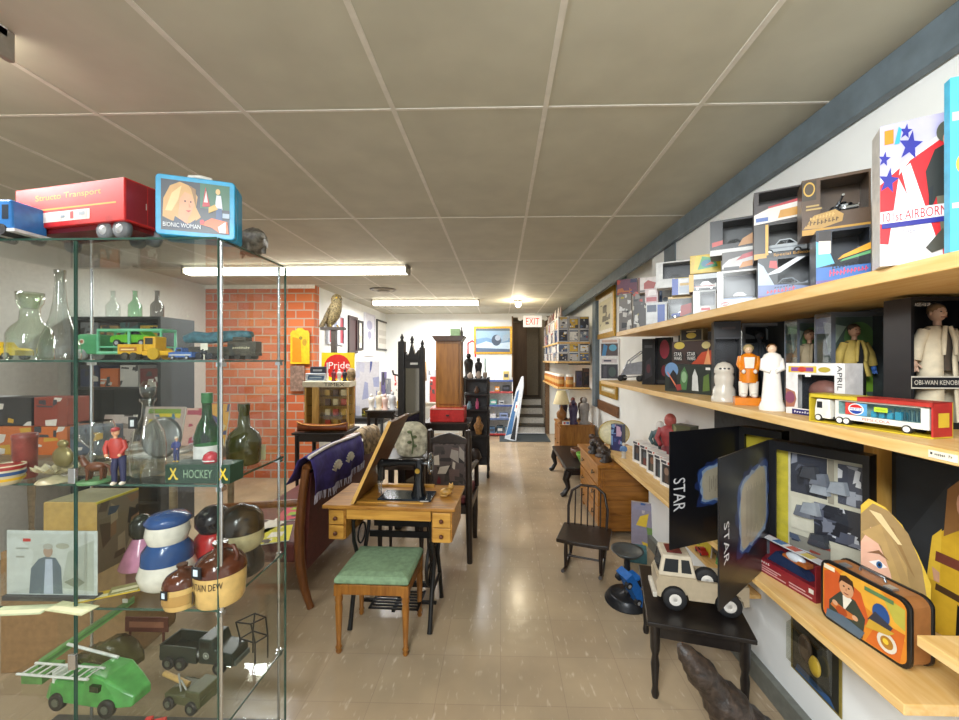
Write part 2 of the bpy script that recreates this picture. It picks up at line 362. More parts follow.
# exit sign
p = U(532.5, 321.5, 8.52)
t = thing('exit_sign', 'white and red illuminated sign hanging over the stairs', 'exit sign', (p.x, 8.5, p.z))
MB(M_WHITE).box(-.06, .02, .12, .06, .06, CEIL-p.z).build('ceiling_bracket', t)
MB(mat('#f2efe6', .4, 0, 0, emit=.5)).box(-.20, 0, -.12, .20, .07, .12).build('housing', t, .008)
art([('t', 'EXIT', .14, .2, .86, .8, mat('#ef2a1c', .4, 0, 0, emit=1.2))], .4, .24, Matrix.Translation((-.2, 0, -.12))).build('letters', t)
for s in (-1, 1):
    MB(M_WHITE).cyl((s*.27, -.02, .06), (s*.27, .04, .06), .05, .04).build('emergency_lamp', t)
    MB(M_WHITE).box(s*.18, .03, .04, s*.28, .07, .09).build('lamp_bracket', t)
# ---------------------------------------------------------------- shelf planks on the right wall
PINE = wood('#d9ac63', '#e8c68a', 5, .45, 1); PINE2 = wood('#cf9c50', '#e6c283', 5, .45, 1)
X1, X2, X3 = 1.00, 1.045, 1.045
def plank(name, label, x, y0, y1, z, th, m=PINE):
    o = MB(m).box(x-(WALLX-.001), y0-(y0+y1)/2, -th, 0, y1-(y0+y1)/2, 0).build('shelf_board', None, .003)
    o.location = (WALLX-.001, (y0+y1)/2, z); return tag(o, label, 'shelf')
plank('s', 'pine shelf board carrying the model car boxes, topmost on the right wall', X1, .35, 3.44, Z1, .038)
plank('s', 'pine shelf board with the white and orange figurines, second from the top', X2, .35, 4.15, Z2, .034)
plank('s', 'pine shelf board with the orange lunchbox, lowest long one on the right wall', X3, 1.05, 4.15, Z3, .03)
plank('s', 'short pine shelf board end jutting in at the right edge above the lowest shelf', X3, .45, 1.02, Z4, .028)
def upright(y, x0, x1, z0, z1, label):
    o = MB(wood('#c9953f', '#dcae5c', 5, .5, 2)).box(x0, -.02, z0, x1, .02, z1).build('shelf_post', None, .002); o.location = (0, y, 0); return tag(o, label, 'shelf post')
upright(1.54, 1.40, 1.476, Z3+.001, Z2-.036, 'upright pine post under the middle shelf beside the black poster')
S('shade_board_upper', mat('#3d4347', .6, noise=.15), (1.468, .3, Z2+.001, WALLX, 3.3, Z1-.039))          # added board: grey wall paint and shelf shade put into its colour
S('shade_board_lower', mat('#34393d', .6, noise=.2), (1.468, .6, Z3+.001, WALLX, 2.75, Z2-.036))  # added board below, likewise darkened for the shade under the shelf
# ================================================================ boxes and toys on the right-hand shelves
FWD = Vector((-_sa, _ca, 0))
def place(pl, pr, pt, xl, th, z0, zmax=None):
    """front-left foot at pixel column pl on x = xl, face turned th degrees; returns (pos, width, height)"""
    r = ray(pl, 360); P = Vector((xl, r.y*xl/r.x, z0)); t = math.radians(th); dx, dy = math.cos(t), -math.sin(t)
    q = ray(pr, 360); w = -(P.x*q.y-P.y*q.x)/(dx*q.y-dy*q.x); d = P.x*FWD.x+P.y*FWD.y
    h = CAMZ+(360-pt)/F*d-z0
    if zmax and z0+h > zmax: h = zmax-z0
    return P, w, h
BOXES = {}
def carton(name, label, cat, pl, pr, pt, xl, th, z0, dep, body, items, group=None, win=None, inner=None, zmax=None, on=None, part='printed_front', rough=.35, clear=False):
    """a package: shell, printed front, and a clear window onto what is inside"""
    if on: z0 = BOXES[on]+.001
    P, W, H = place(pl, pr, pt, xl, th, z0, zmax)
    t = thing(name, label, cat, P, -math.radians(th), group); BOXES[label] = z0+H
    m = mat(body, rough)
    if not win: MB(m).box(0, 0, 0, W, dep, H).build('carton', t, .0015)
    else:
        u0, v0, u1, v1 = win; a, b, c, d = u0*W, u1*W, v0*H, v1*H; e = .003
        mb = MB(m); mb.box(0, dep-e, 0, W, dep, H).box(e, 0, 0, W-e, dep-e, e)
        (MB(glass((.86, .89, .92), 1.5)) if clear else mb).box(0, 0, 0, e, dep-e, H).box(W-e, 0, 0, W, dep-e, H).box(e, 0, H-e, W-e, dep-e, H).build('clear_sides', t) if clear else mb.box(0, 0, 0, e, dep-e, H).box(W-e, 0, 0, W, dep-e, H).box(e, 0, H-e, W-e, dep-e, H)
        if a > e: mb.box(e, 0, e, a, .002, H-e)
        if b < W-e: mb.box(b, 0, e, W-e, .002, H-e)
        mb.box(a, 0, e, b, .002, max(c, e+.001)).box(a, 0, d, b, .002, H-e); mb.build('carton', t)
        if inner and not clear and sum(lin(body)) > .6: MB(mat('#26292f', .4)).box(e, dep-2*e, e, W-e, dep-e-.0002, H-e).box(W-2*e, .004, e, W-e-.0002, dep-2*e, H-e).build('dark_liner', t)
        if inner: inner(t, W, H, dep)
        MB(glass((.98, .99, .99), .35, 1.45, .16)).add([(a, .001, c), (b, .001, c), (b, .001, d), (a, .001, d)], [(0, 1, 2, 3)]).build('window_film', t)
    if items: art(items, W, H, None, rough).build(part, t)
    return t, W, H
def car_mb(L, col, kind='car', c2=None, glassc='#1c2024', x=0, y=0, z=0, mir=False):
    """toy car side-on along x, nose to the left, base at z"""
    mb = MB(mat(col, .42, spec=.3)); mb.x = Matrix.Translation((x, y, z)) @ (Matrix.Scale(-1, 4, (1, 0, 0)) if mir else Matrix()); Wd = L*.42; r = L*.085
    if kind == 'race': low = [(-.5, .10), (-.48, .17), (-.15, .24), (.1, .25), (.42, .27), (.5, .32), (.5, .10)]
    elif kind == 'truck': low = [(-.5, .10), (-.5, .30), (-.3, .32), (.0, .32), (.5, .32), (.5, .10)]
    else: low = [(-.5, .10), (-.5, .22), (-.42, .27), (-.15, .29), (.25, .29), (.47, .27), (.5, .2), (.5, .10)]
    mb.prism([(a*L, b*L) for a, b in low], -Wd/2, Wd/2, 'xz')
    cab = [(-.2, .27), (-.08, .42), (.16, .43), (.33, .27)] if kind != 'truck' else [(-.26, .31), (-.2, .5), (.04, .5), (.06, .31)]
    mb.prism([(a*L, b*L) for a, b in cab], -Wd*.42, Wd*.42, 'xz')
    cw = [(a*.86+.005, (b-.28)*.78+.285) for a, b in cab] if kind != 'truck' else [(-.2, .34), (-.165, .46), (.01, .46), (.02, .34)]
    mb.prism([(a*L, b*L) for a, b in cw], -Wd*.43, Wd*.43, 'xz', mat(glassc, .1))
    if c2: mb.box(-.46*L, -Wd/2-.0006, .18*L, .46*L, Wd/2+.0006, .215*L, mat(c2, .45, spec=.3))
    for sx in (-.31, .3):
        for sy in (-1, 1):
            yy = sy*Wd*.46
            mb.cyl((sx*L, yy-sy*.06*L, r), (sx*L, yy+sy*.05*L, r), r, m=mat('#17181a', .6), n=14)
            mb.cyl((sx*L, yy+sy*.05*L, r), (sx*L, yy+sy*.056*L, r), r*.55, m=mat('#c9ccd0', .25, .6), n=10)
    return mb
def in_car(col, kind='car', c2=None, vz=.12, f=.78, mir=False):
    def g(t, W, H, dep):
        L = min(W*f, dep*2.1); car_mb(L, col, kind, c2, x=W*.52, y=dep*.5, z=H*vz, mir=mir).build('toy_car', t)
    return g
def moto(t, x, y, z, L):
    mb = MB(mat('#1a1a1c', .25)); r = L*.2
    for sx in (-.3, .3): mb.lathe([(r*.72, -.012), (r, -.009), (r, .009), (r*.72, .012)], (x+sx*L, y, z+r), n=20, ax='y'); mb.cyl((x+sx*L, y-.006, z+r), (x+sx*L, y+.006, z+r), r*.35, m=mat('#c9cdd2', .2, .9))
    C = mat('#cfd3d8', .18, .95)
    mb.tube([(x-.3*L, y, z+r), (x-.16*L, y, z+.5*L), (x-.1*L, y, z+.62*L)], .005, C); mb.tube([(x-.12*L, y-.06, z+.66*L), (x-.1*L, y, z+.6*L), (x-.12*L, y+.06, z+.66*L)], .004, C)
    mb.ell((x+.0*L, y, z+.46*L), (.14*L, .03, .08*L)); mb.ell((x+.2*L, y, z+.4*L), (.14*L, .03, .05*L)); mb.box(x-.1*L, y-.03, z+.15*L, x+.12*L, y+.03, z+.36*L, C); mb.tube([(x, y-.035, z+.14*L), (x+.45*L, y-.035, z+.16*L)], .008, C); mb.ell((x-.2*L, y, z+.5*L), (.04*L, .02, .04*L), C)
    mb.build('toy_motorcycle', t)
R = random.Random(5)
TOP = 'boxed model vehicles on the top shelf'
CT = 'toy box'
# --- top shelf, near to far
fl = [('r', 0, 0, 1, 1, '#e2dcdd'), ('p', [(0, .62), (.55, .78), (1, .93), (1, 1), (0, 1)], '#b9b4d6'), ('p', [(0, .30), (.0, .58), (.28, .68), (.12, .15), (0, .16)], '#d8222c'),
      ('p', [(.25, .62), (.42, .72), (.8, .82), (1, .86), (1, .3), (.82, .1), (.7, .14)], '#d7262c'), ('p', [(.30, .66), (.42, .70), (.78, .13), (.55, .1)], '#f3eeee'), ('p', [(.8, .3), (1, .55), (1, .0), (.85, .04)], '#cf3038')]
def star(u, v, r, c, asp=1.6): return ('p', [(u+r*(1 if k % 2 == 0 else .42)*math.sin(PI*k/5+.2), v+r/asp*(1 if k % 2 == 0 else .42)*math.cos(PI*k/5+.2)) for k in range(10)], c)
fl += [star(.12, .60, .15, '#2d2f95'), star(.42, .82, .17, '#2d2f95'), star(.06, .76, .09, '#2d2f95'), star(.36, .925, .09, '#2d2f95'),
       ('r', .06, .86, .19, .96, '#eb8a1e'), ('p', [(.2, .85), (.26, .97), (.3, .95), (.27, .85)], '#3aa7df'),
       ('p', [(.62, .62), (.74, .76), (.95, .80), (1, .7), (1, .42), (.76, .44), (.7, .36), (.66, .46)], '#2e2f2c'), ('e', .88, .87, .12, .07, '#57584c'), ('e', .92, .82, .08, .05, '#c68f74'),
       ('p', [(.76, .44), (1, .44), (.98, .14), (.84, .12)], '#6f6a58'), ('p', [(.62, .10), (.84, .22), (.98, .16), (.96, .1), (.7, .06)], '#4b473d'), ('p', [(.66, .5), (.72, .52), (.7, .36), (.66, .36)], '#26282b'),
       ('r', .0, .30, .98, .385, '#efe3e6'), ('t', '101st AIRBORNE', .04, .31, .97, .375, '#c81f2e'), ('r', .02, .265, 1, .30, '#2c2c8c'), ('t', 'THEATER', .3, .215, .62, .245, '#a9a3ad')]
P0 = 'tall toy soldier box with stars, red stripes and a standing soldier'
carton('toy_box', P0, CT, 880, 955, 127, .975, 31, Z1, .075, '#ded9d3', fl, TOP)
carton('toy_box', 'pale blue box cut off by the right edge on the top shelf', CT, 950, 990, 78, 1.0, 20, Z1, .02, '#4fb3d4', [('r', 0, 0, 1, 1, '#58b8d8'), ('e', .3, .5, .15, .05, '#e4c94c'), ('r', .05, .75, .5, .8, '#bfe3ea'), ('r', .05, .25, .6, .28, '#e6f3f4')], TOP)
B1 = 'blue-fronted race car box under the brown motorcycle box'
carton('toy_box', B1, CT, 816, 871, 231, 1.0, 30, Z1, .12, '#2a2f3a', [('r', 0, 0, 1, .30, '#3f6fb5'), ('p', [(0, .3), (.35, .36), (.2, .7), (0, .8)], '#64b7e2'), ('r', .05, .55, .28, .95, '#d9c9c0'), ('p', [(.05, .8), (.28, .78), (.28, .97), (.05, .97)], '#2d2623'), ('p', [(.4, .42), (1, .56), (1, .68), (.5, .5)], '#e0a02c'), ('p', [(.45, .38), (1, .48), (1, .54), (.5, .42)], '#5fa36c'), strokes(.25, .12, .96, .24, 11, '#d94a68', 3, .06), strokes(.3, .25, .8, .31, 8, '#23252c', 4, .05), ('r', 0, 0, 1, .06, '#6b5a9a')], TOP, (.3, .3, .97, .95), in_car('#5a6068', 'race'))
carton('toy_box', 'brown box with a black motorcycle behind its clear front', CT, 802, 871, 181, 1.0, 30, 0, .11, '#54402f', [('r', .0, .62, .22, .97, '#3a2f22'), ('e', .11, .82, .09, .13, '#c39a3e'), ('e', .11, .82, .07, .10, '#4a3b24'), ('p', [(.02, .12), (.18, .34), (.5, .40), (.62, .30), (.6, .18), (.3, .1)], '#b08a4a'), strokes(.06, .15, .56, .25, 9, '#5a4320', 5, .05), strokes(.12, .26, .5, .33, 8, '#d0aa62', 6, .03), ('r', 0, 0, 1, .1, '#b98b35'), ('r', .06, .44, .3, .47, '#a98d54'), ('r', .06, .5, .26, .53, '#a98d54')], TOP, (.28, .36, .97, .95),
       lambda t, W, H, dep: moto(t, W*.66, dep*.5, H*.37, W*.42), on=B1)
C1 = 'silver and red race car box left of the blue-fronted one'
carton('toy_box', C1, CT, 758, 815, 259, 1.0, 30, Z1, .12, '#363a3f', [('p', [(0, .04), (1, .04), (1, .2), (.5, .3), (0, .32)], '#6f7fae'), ('p', [(0, .32), (.3, .3), (.1, .8), (0, .9)], '#aebdd0'), ('p', [(.12, .55), (.7, .95), (.85, .95), (.4, .6)], '#d5d9df'), ('p', [(.2, .75), (.36, .7), (.34, .9), (.22, .92)], '#c24a4a'), strokes(.16, .09, .68, .2, 8, '#d44a5c', 7, .05), strokes(.3, .21, .66, .26, 7, '#23252c', 8, .04), ('r', 0, 0, 1, .05, '#6b5a9a')], TOP, (.36, .3, .97, .94), in_car('#8a9099', 'race', '#c9cdd2'))
C2 = 'black car box with a yellow band, between two other car boxes'
carton('toy_box', C2, CT, 754, 814, 226, 1.0, 30, 0, .12, '#25221f', [('r', 0, 0, .22, 1, '#37322c'), ('r', .0, .0, .22, .16, '#d09a3c'), ('r', .2, .1, .25, .98, '#d9a53a'), ('t', 'Special Edition', .34, .03, .96, .13, '#e1a548')], TOP, (.26, .16, .98, .95), in_car('#b9bdc1', 'car', '#8f949a'), on=C1)
carton('toy_box', 'white and gold car box highest on its stack, left of the motorcycle', CT, 754, 803, 193, 1.0, 30, 0, .11, '#3a3231', [('p', [(0, 0), (1, .1), (1, .55), (.3, .45), (0, .3)], '#d8d3cb'), ('p', [(.5, .12), (1, .15), (1, .4), (.55, .35)], '#c7913d'), ('r', .04, .08, .3, .2, '#4d6aa8'), ('p', [(.3, .45), (1, .55), (1, .64), (.3, .5)], '#b0353c')], TOP, (.1, .58, .98, .96), in_car('#a6323a', 'race'), on=C2)
D1 = 'white-edged box with a black window and a pale sports car'
carton('toy_box', D1, CT, 717, 758, 272, 1.0, 30, Z1, .12, '#e3e3e1', [('r', .05, .04, .5, .16, '#efefee'), ('e', .2, .1, .1, .05, '#c8404a'), ('r', .12, .085, .28, .11, '#f5f0ee')], TOP, (.16, .22, .97, .95), in_car('#20242c', 'car', '#8fa2c8'))
D2 = 'box printed with a pale race car on top of the white-edged one'
carton('toy_box', D2, CT, 722, 757, 253, 1.02, 30, 0, .11, '#524d4c', [('p', [(0, .1), (1, .2), (1, .9), (.2, .6), (0, .3)], '#c7c3c2'), ('p', [(.4, .5), (1, .7), (1, .95), (.6, .8)], '#b8434b'), ('p', [(.5, .1), (1, .2), (1, .5), (.6, .4)], '#c9853f'), ('r', .05, .05, .5, .2, '#2c2a2c')], TOP, on=D1)
carton('toy_box', 'black car box with a red corner tag at the top of its stack', CT, 710, 754, 222, 1.0, 30, 0, .12, '#26272a', [('r', 0, 0, 1, .16, '#d9d7d3'), ('p', [(.05, .25), (.3, .3), (.3, .42), (.05, .38)], '#c0392f'), ('p', [(.65, .2), (1, .24), (1, .55), (.75, .4)], '#c08a52')], TOP, (.3, .3, .97, .94), in_car('#17181b', 'car', '#777c82'), on=D2)
E1 = 'small grey window box with a red car, first from the left of the white-edged box'
carton('toy_box', E1, CT, 693, 716, 291, 1.02, 28, Z1, .11, '#b9bcbb', [('r', 0, 0, .3, 1, '#d5dadd'), ('e', .55, .22, .25, .14, '#dadada'), ('r', .36, .16, .75, .26, '#c23a44')], TOP, (.32, .36, .96, .93), in_car('#b3372f', 'race'))
E2 = 'dark window box with a red-striped car below the yellow and green one'
carton('toy_box', E2, CT, 689, 719, 275, 1.02, 28, 0, .11, '#2f2f2d', [('r', 0, 0, .16, 1, '#d9a92f'), ('r', .16, .7, 1, .98, '#c9cfd2')], TOP, (.18, .1, .97, .7), in_car('#d8d4cc', 'race', '#b8322e'), on=E1)
carton('toy_box', 'bright yellow box with a green car picture', CT, 690, 721, 256, 1.02, 28, 0, .12, '#d8b62c', [('p', [(.1, .12), (1, .1), (1, .8), (.2, .95)], '#d9c531'), ('p', [(.25, .2), (.9, .3), (.8, .75), (.4, .9)], '#49a36a'), ('e', .55, .5, .18, .2, '#3a7f9a'), ('p', [(.5, .4), (.8, .45), (.7, .6)], '#c9542f')], TOP, on=E2)
F1 = 'window box with a blue car beside a red one, bottom of its stack'
carton('toy_box', F1, CT, 668, 692, 297, 1.02, 26, Z1, .11, '#4b4c49', [('r', 0, .9, 1, 1, '#caa85a'), ('p', [(.5, .15), (.98, .3), (.98, .7), (.55, .6)], '#a83a35')], TOP, (.04, .12, .6, .85), in_car('#3550a8', 'car'))
F2 = 'blue and white box above the window box with the blue car'
carton('toy_box', F2, CT, 672, 690, 279, 1.02, 26, 0, .10, '#d4d7da', [('r', 0, 0, .35, 1, '#2c4fae'), ('r', .4, .1, .95, .5, '#aeb9c7'), ('r', .45, .55, .95, .7, '#c9a24b'), ('p', [(.4, .7), (.9, .75), (.9, .95), (.45, .9)], '#e6e6e4')], TOP, on=F1)
carton('toy_box', 'white-framed box with a dark window and red corner logo, high on its stack', CT, 656, 691, 263, 1.05, 26, 0, .11, '#e1e1de', [('r', .55, .04, .95, .34, '#d8bd3e'), ('r', .6, .12, .92, .28, '#c7353d')], TOP, (.2, .34, .98, .95), in_car('#26282d', 'car'), on=F2)
G1 = 'blue-ended model car box at the bottom, white car inside'
carton('toy_box', G1, CT, 646, 667, 303, 1.03, 26, Z1, .11, '#dfe2e4', [('r', .55, .1, .9, .9, '#2f56b0'), ('r', .05, .6, .5, .9, '#3a4a68'), ('r', .0, .0, 1, .1, '#b2b6ba')], TOP)
G2 = 'pink and white box stacked on the blue-ended one'
carton('toy_box', G2, CT, 645, 658, 289, 1.03, 26, 0, .10, '#d9c4c4', [('r', .1, .1, .9, .4, '#b4464b'), ('p', [(.2, .5), (.9, .55), (.8, .9), (.3, .9)], '#efe7e5')], TOP, on=G1)
carton('toy_box', 'blue and grey patterned box next to the pink and white one', CT, 659, 670, 287, 1.2, 26, BOXES[G1]+.001, .10, '#bfc6cc', [('r', 0, 0, .3, 1, '#27416f'), ('r', .35, .2, .95, .5, '#e3e2dc'), ('e', .6, .35, .25, .12, '#7b8794')], TOP)
carton('toy_box', 'flat white box with a red car picture and brown edge', CT, 638, 658, 278, 1.04, 26, 0, .10, '#e2d8d2', [('r', 0, 0, .1, 1, '#7b4a3a'), ('p', [(.3, .2), (.8, .2), (.9, .6), (.5, .8), (.3, .6)], '#b1473c'), ('r', .1, .05, 1, .15, '#4a3b36')], TOP, on=G2)
H1 = 'dark action toy box with green figure picture near the far end of the top shelf'
carton('toy_box', H1, CT, 633, 646, 305, 1.03, 26, Z1, .10, '#3c3735', scribble(R, ['#6d8f4a', '#c7c2b0', '#433b38', '#b7a43f', '#d8d6d0'], 8, '#4b4541'), TOP)
carton('toy_box', 'white and black action toy box standing above the green figure box', CT, 633, 645, 292, 1.04, 26, 0, .09, '#4a4644', scribble(R, ['#b9b3ab', '#2b2928', '#8f8b85', '#c44a3a'], 8, '#5b5551'), TOP, on=H1)
I1 = 'small box at the very end of the top shelf, white cross pattern'
carton('toy_box', I1, CT, 619, 632, 311, 1.04, 26, Z1, .10, '#6c6764', scribble(R, ['#2b2a2b', '#d7d3cc', '#a5a19a', '#ece8e0'], 9, '#77706b'), TOP)
I2 = 'white and yellow box second from the bottom at the end of the top shelf'
carton('toy_box', I2, CT, 619, 631, 294, 1.05, 26, 0, .09, '#8b8580', scribble(R, ['#f0eeea', '#c8b43c', '#5a5653', '#d7d3cc'], 7, '#8a847d'), TOP, on=I1)
carton('toy_box', 'red and purple box topmost at the end of the top shelf', CT, 617, 637, 280, 1.05, 26, 0, .09, '#6b4050', scribble(R, ['#b5432f', '#54468a', '#7d4257', '#c9763a', '#3d3a5c'], 9, '#74445a'), TOP, on=I2)
# wall poster board above far end of the shelf
def framed(name, label, cat, pl, pt, pr, pb, x, frame, items, fw=.04, th=.025, group=None, fm=None):
    """picture hung flat on the plane x, facing the aisle"""
    a = UX(pl, pt, x); b = UX(pr, pb, x); W = a.y-b.y; d = (a.x*FWD.x+a.y*FWD.y); zt = CAMZ+(360-pt)/F*d; zb = CAMZ+(360-pb)/F*(b.x*FWD.x+b.y*FWD.y); z0 = min(zb, zt); H = abs(zt-zb)
    t = thing(name, label, cat, (x, a.y, z0), -PI/2, group); m = fm or mat(frame, .4)
    mb = MB(m); mb.box(0, -th, 0, W, 0, fw).box(0, -th, H-fw, W, 0, H).box(0, -th, fw, fw, 0, H-fw).box(W-fw, -th, fw, W, 0, H-fw); mb.build('frame', t, .003)
    MB(mat('#e9e6dc', .5)).box(fw, -.008, fw, W-fw, 0, H-fw).build('mount', t)
    art(items, W-2*fw, H-2*fw, Matrix.Translation((fw, -.008, fw))).build('picture', t); return t
GOLD = mat('#b98f2e', .35, .4, .2)
framed('picture_frame', 'gold framed picture of an animal by the end of the top shelf', 'picture', 597, 297, 616, 336, 1.475, '#b98f2e', [('r', .1, .1, .9, .9, '#d9d2b0')]+scribble(R, ['#6e6a5b', '#3b3a36', '#a39b80', '#d9d2b0'], 10, '#cfc8a8', .2, .2, .8, .8), .07, fm=GOLD)
framed('picture_frame', 'dark gold frame hanging just below the end of the middle shelf', 'picture', 601, 381, 618, 400, 1.475, '#8a6a2c', [('r', 0, 0, 1, 1, '#c9c2a4'), ('r', .2, .3, .8, .7, '#efeadb')], .06, fm=GOLD)
framed('picture_frame', 'brown wooden frame leaning low behind the oval plate', 'picture', 599, 399, 619, 418, 1.475, '#6b4526', [('r', 0, 0, 1, 1, '#d8d2c2'), ('r', .25, .3, .75, .6, '#ebe7dc')], .07, fm=wood('#5c3a1f', '#7d5430', 4))
t = thing('poster', 'teal-grey poster standing at the far end of the top shelf', 'poster', UX(617, 296, 1.476), -PI/2)
MB(mat('#5f8288', .5)).box(0, -.012, -.02, .38, 0, .24).build('board', t); art(scribble(R, ['#86a3a5', '#4d6d75', '#39555c'], 6, '#5f8288'), .36, .22, Matrix.Translation((.01, -.012, -.01))).build('print', t)
# --- middle shelf
MID = 'boxed figures on the middle shelf'
def doll(t, x, y, z, h, coat, shirt, legs, skin='#c99a7c', hair='#5b4634', arms='#3563b0', robe=False):
    """a dressed doll, one body mesh with hair and clothes as parts of the package"""
    S_ = mat(skin, .5); u = h/8.
    b = MB(S_)
    b.ell((x, y, z+7.35*u), (.42*u, .46*u, .56*u)); b.cyl((x, y, z+6.5*u), (x, y, z+7*u), .2*u, .2*u)
    b.ell((x, y-.44*u, z+7.3*u), (.07*u, .09*u, .12*u)); b.box(x-.18*u, y-.45*u, z+7.04*u, x+.18*u, y-.40*u, z+7.09*u, mat('#8c4a42', .5))
    for s in (-1, 1): b.ell((x+s*.16*u, y-.40*u, z+7.42*u), (.06*u, .04*u, .04*u), mat('#2b2420', .3)); b.ell((x+s*.43*u, y, z+7.35*u), (.07*u, .09*u, .14*u))
    for s in (-1, 1):
        e = (x+s*1.55*u, y-.1*u, z+4.0*u)
        b.ell(e, (.2*u, .2*u, .28*u), mat(arms if arms else skin, .5))
        for k in range(4): b.tube([(e[0]+(k-1.5)*.1*u, e[1]-.05*u, e[2]-.15*u), (e[0]+(k-1.5)*.12*u, e[1]-.12*u, e[2]-(.45+.05*(k % 2))*u)], .05*u, mat(arms if arms else skin, .5), 5)
        b.tube([(e[0]-s*.15*u, e[1]-.1*u, e[2]), (e[0]-s*.3*u, e[1]-.2*u, e[2]-.22*u)], .06*u, mat(arms if arms else skin, .5), 5)
    b.build('figure', t)
    c = MB(mat(shirt, .7)); c.loft([[(x+a*r*u, y+q*r*.6*u, z+zz*u) for a, q in [(math.cos(k*PI/6), math.sin(k*PI/6)) for k in range(12)]] for zz, r in ((3.6, .85), (4.4, .78), (5.6, 1.0), (6.3, .85), (6.55, .3))]); c.build('shirt', t)
    c = MB(mat(coat, .75))
    for s in (-1, 1):
        c.tube([(x+s*.8*u, y, z+6.2*u), (x+s*1.25*u, y-.05*u, z+5.3*u), (x+s*1.5*u, y-.1*u, z+4.25*u)], [.34*u, .36*u, .32*u], n=10)
        lo = .15 if robe else 3.3
        an = [math.radians(-72+20*k) for k in range(9)]
        c.loft([[(x+s*R_*u*math.cos(q), y+R_*.72*u*math.sin(q), z+zz*u) for q in an]+[(x+s*(R_-.14)*u*math.cos(q), y+(R_-.14)*.72*u*math.sin(q), z+zz*u) for q in an[::-1]] for zz, R_ in ((6.5, .55), (6.25, .85), (5.4, 1.12), (4.4, 1.02), ((lo+4.4)/2, 1.15), (lo, 1.3))])
        c.tube([(x+s*.14*u, y-.62*u, z+6.45*u), (x+s*.34*u, y-.74*u, z+5.6*u), (x+s*.36*u, y-.76*u, z+4.6*u)], [.12*u, .16*u, .10*u], None, 6)
    c.build('robe' if robe else 'jacket', t)
    if not robe:
        c = MB(mat(legs, .7))
        for s in (-1, 1): c.tube([(x+s*.4*u, y, z+3.8*u), (x+s*.55*u, y, z+2*u), (x+s*.65*u, y, z+.35*u)], [.48*u, .36*u, .28*u], n=10); c.ell((x+s*.66*u, y-.2*u, z+.18*u), (.26*u, .5*u, .18*u))
        c.build('trousers', t)
    c = MB(mat(hair, .8)); c.ell((x, y+.08*u, z+7.55*u), (.46*u, .46*u, .46*u)); c.build('hair', t)
bl = lambda extra: [('r', 0, 0, 1, .03, '#15161a')]+extra
carton('toy_box', 'black doll box with a figure in a long cream robe, at the right edge', CT, 911, 975, 297, 1.25, 2, Z2, .09, '#16171a', [('t', 'AGES 4 & UP', .06, .93, .3, .955, '#d9d9d6'), ('r', .0, .305, .8, .40, '#c9c5b8'), ('r', .012, .315, .785, .39, '#1c1c1f'), ('t', 'OBI-WAN KENOBI', .05, .335, .74, .37, '#d8d4c6')], MID, (.05, .05, .97, .97), lambda t, W, H, dep: doll(t, W*.66, dep*.5, .006, H*.95, '#cdbfa4', '#554a3f', '#6b5a45', '#c9a48c', '#8a6a48', None, True), zmax=1.797)
grn = lambda t, W, H, dep: art([('r', 0, 0, 1, 1, '#5a6a60'), ('p', [(.1, 0), (.9, 0), (.75, .5), (.5, .62), (.2, .45)], '#9ccf30'), ('e', .72, .78, .26, .17, '#6f9a5c'), ('p', [(.1, .95), (.5, .9), (.2, .6)], '#a9bcae'), ('p', [(.82, .2), (.97, .2), (.97, .6), (.86, .5)], '#86b83a')], W*.94, H*.94, Matrix.Translation((W*.03, dep-.004, H*.03))).build('backing_card', t)
def green_in(coat, shirt, legs):
    def g(t, W, H, dep): grn(t, W, H, dep); doll(t, W*.5, dep*.5, .006, H*.88, coat, shirt, legs)
    return g
sil = [('r', 0, 0, .07, 1, '#5b616a'), ('r', .93, 0, 1, 1, '#5b616a'), ('r', 0, .96, 1, 1, '#565c64'), ('r', 0, 0, 1, .04, '#2a2d31')]
carton('toy_box', 'clear-fronted doll box with a figure in a yellow jacket and blue gloves', CT, 831, 897, 312, 1.25, 3, Z2, .085, '#7d858d', sil, MID, (.07, .04, .93, .96), green_in('#b69c4e', '#26262a', '#1f1d1c'), zmax=1.797, clear=True)
carton('toy_box', 'clear-fronted doll box with a beige-coated figure behind the white package', CT, 797, 836, 319, 1.25, 3, Z2, .08, '#7d858d', sil, MID, (.07, .04, .93, .96), green_in('#9c8b6e', '#2a2a2c', '#3a332b'), zmax=1.797, clear=True)
carton('toy_box', 'grey window box with dark armoured figures behind the white gowned figurine', CT, 742, 786, 323, 1.29, 4, Z2, .08, '#767b80', [('r', 0, .97, 1, 1, '#8e9398')], MID, (.08, .05, .92, .96), lambda t, W, H, dep: (art(scribble(R, ['#3b4148', '#555d66', '#23272c', '#7d858d', '#9aa2a8'], 14, '#2b3036'), W*.9, H*.92, Matrix.Translation((W*.05, dep-.004, H*.04))).build('backing_card', t), doll(t, W*.5, dep*.5, .006, H*.9, '#3d434a', '#59616a', '#2f343a', '#4a5058', '#2a2e33', '#4a5058')), zmax=1.797, clear=True)
carton('toy_box', 'tall plain black box behind the squat white figurine', CT, 714, 741, 318, 1.10, 20, Z2, .09, '#131317', [('r', .3, .9, .8, .93, '#3a2f2f'), ('r', .05, .78, .95, .80, '#2c2d33')], MID, (.06, .04, .94, .78), lambda t, W, H, dep: art(scribble(R, ['#1b1c22', '#2a2b33', '#40424c', '#15161a'], 9, '#191a1f'), W*.9, H*.74, Matrix.Translation((W*.05, dep-.004, H*.04))).build('backing_card', t), zmax=1.797)
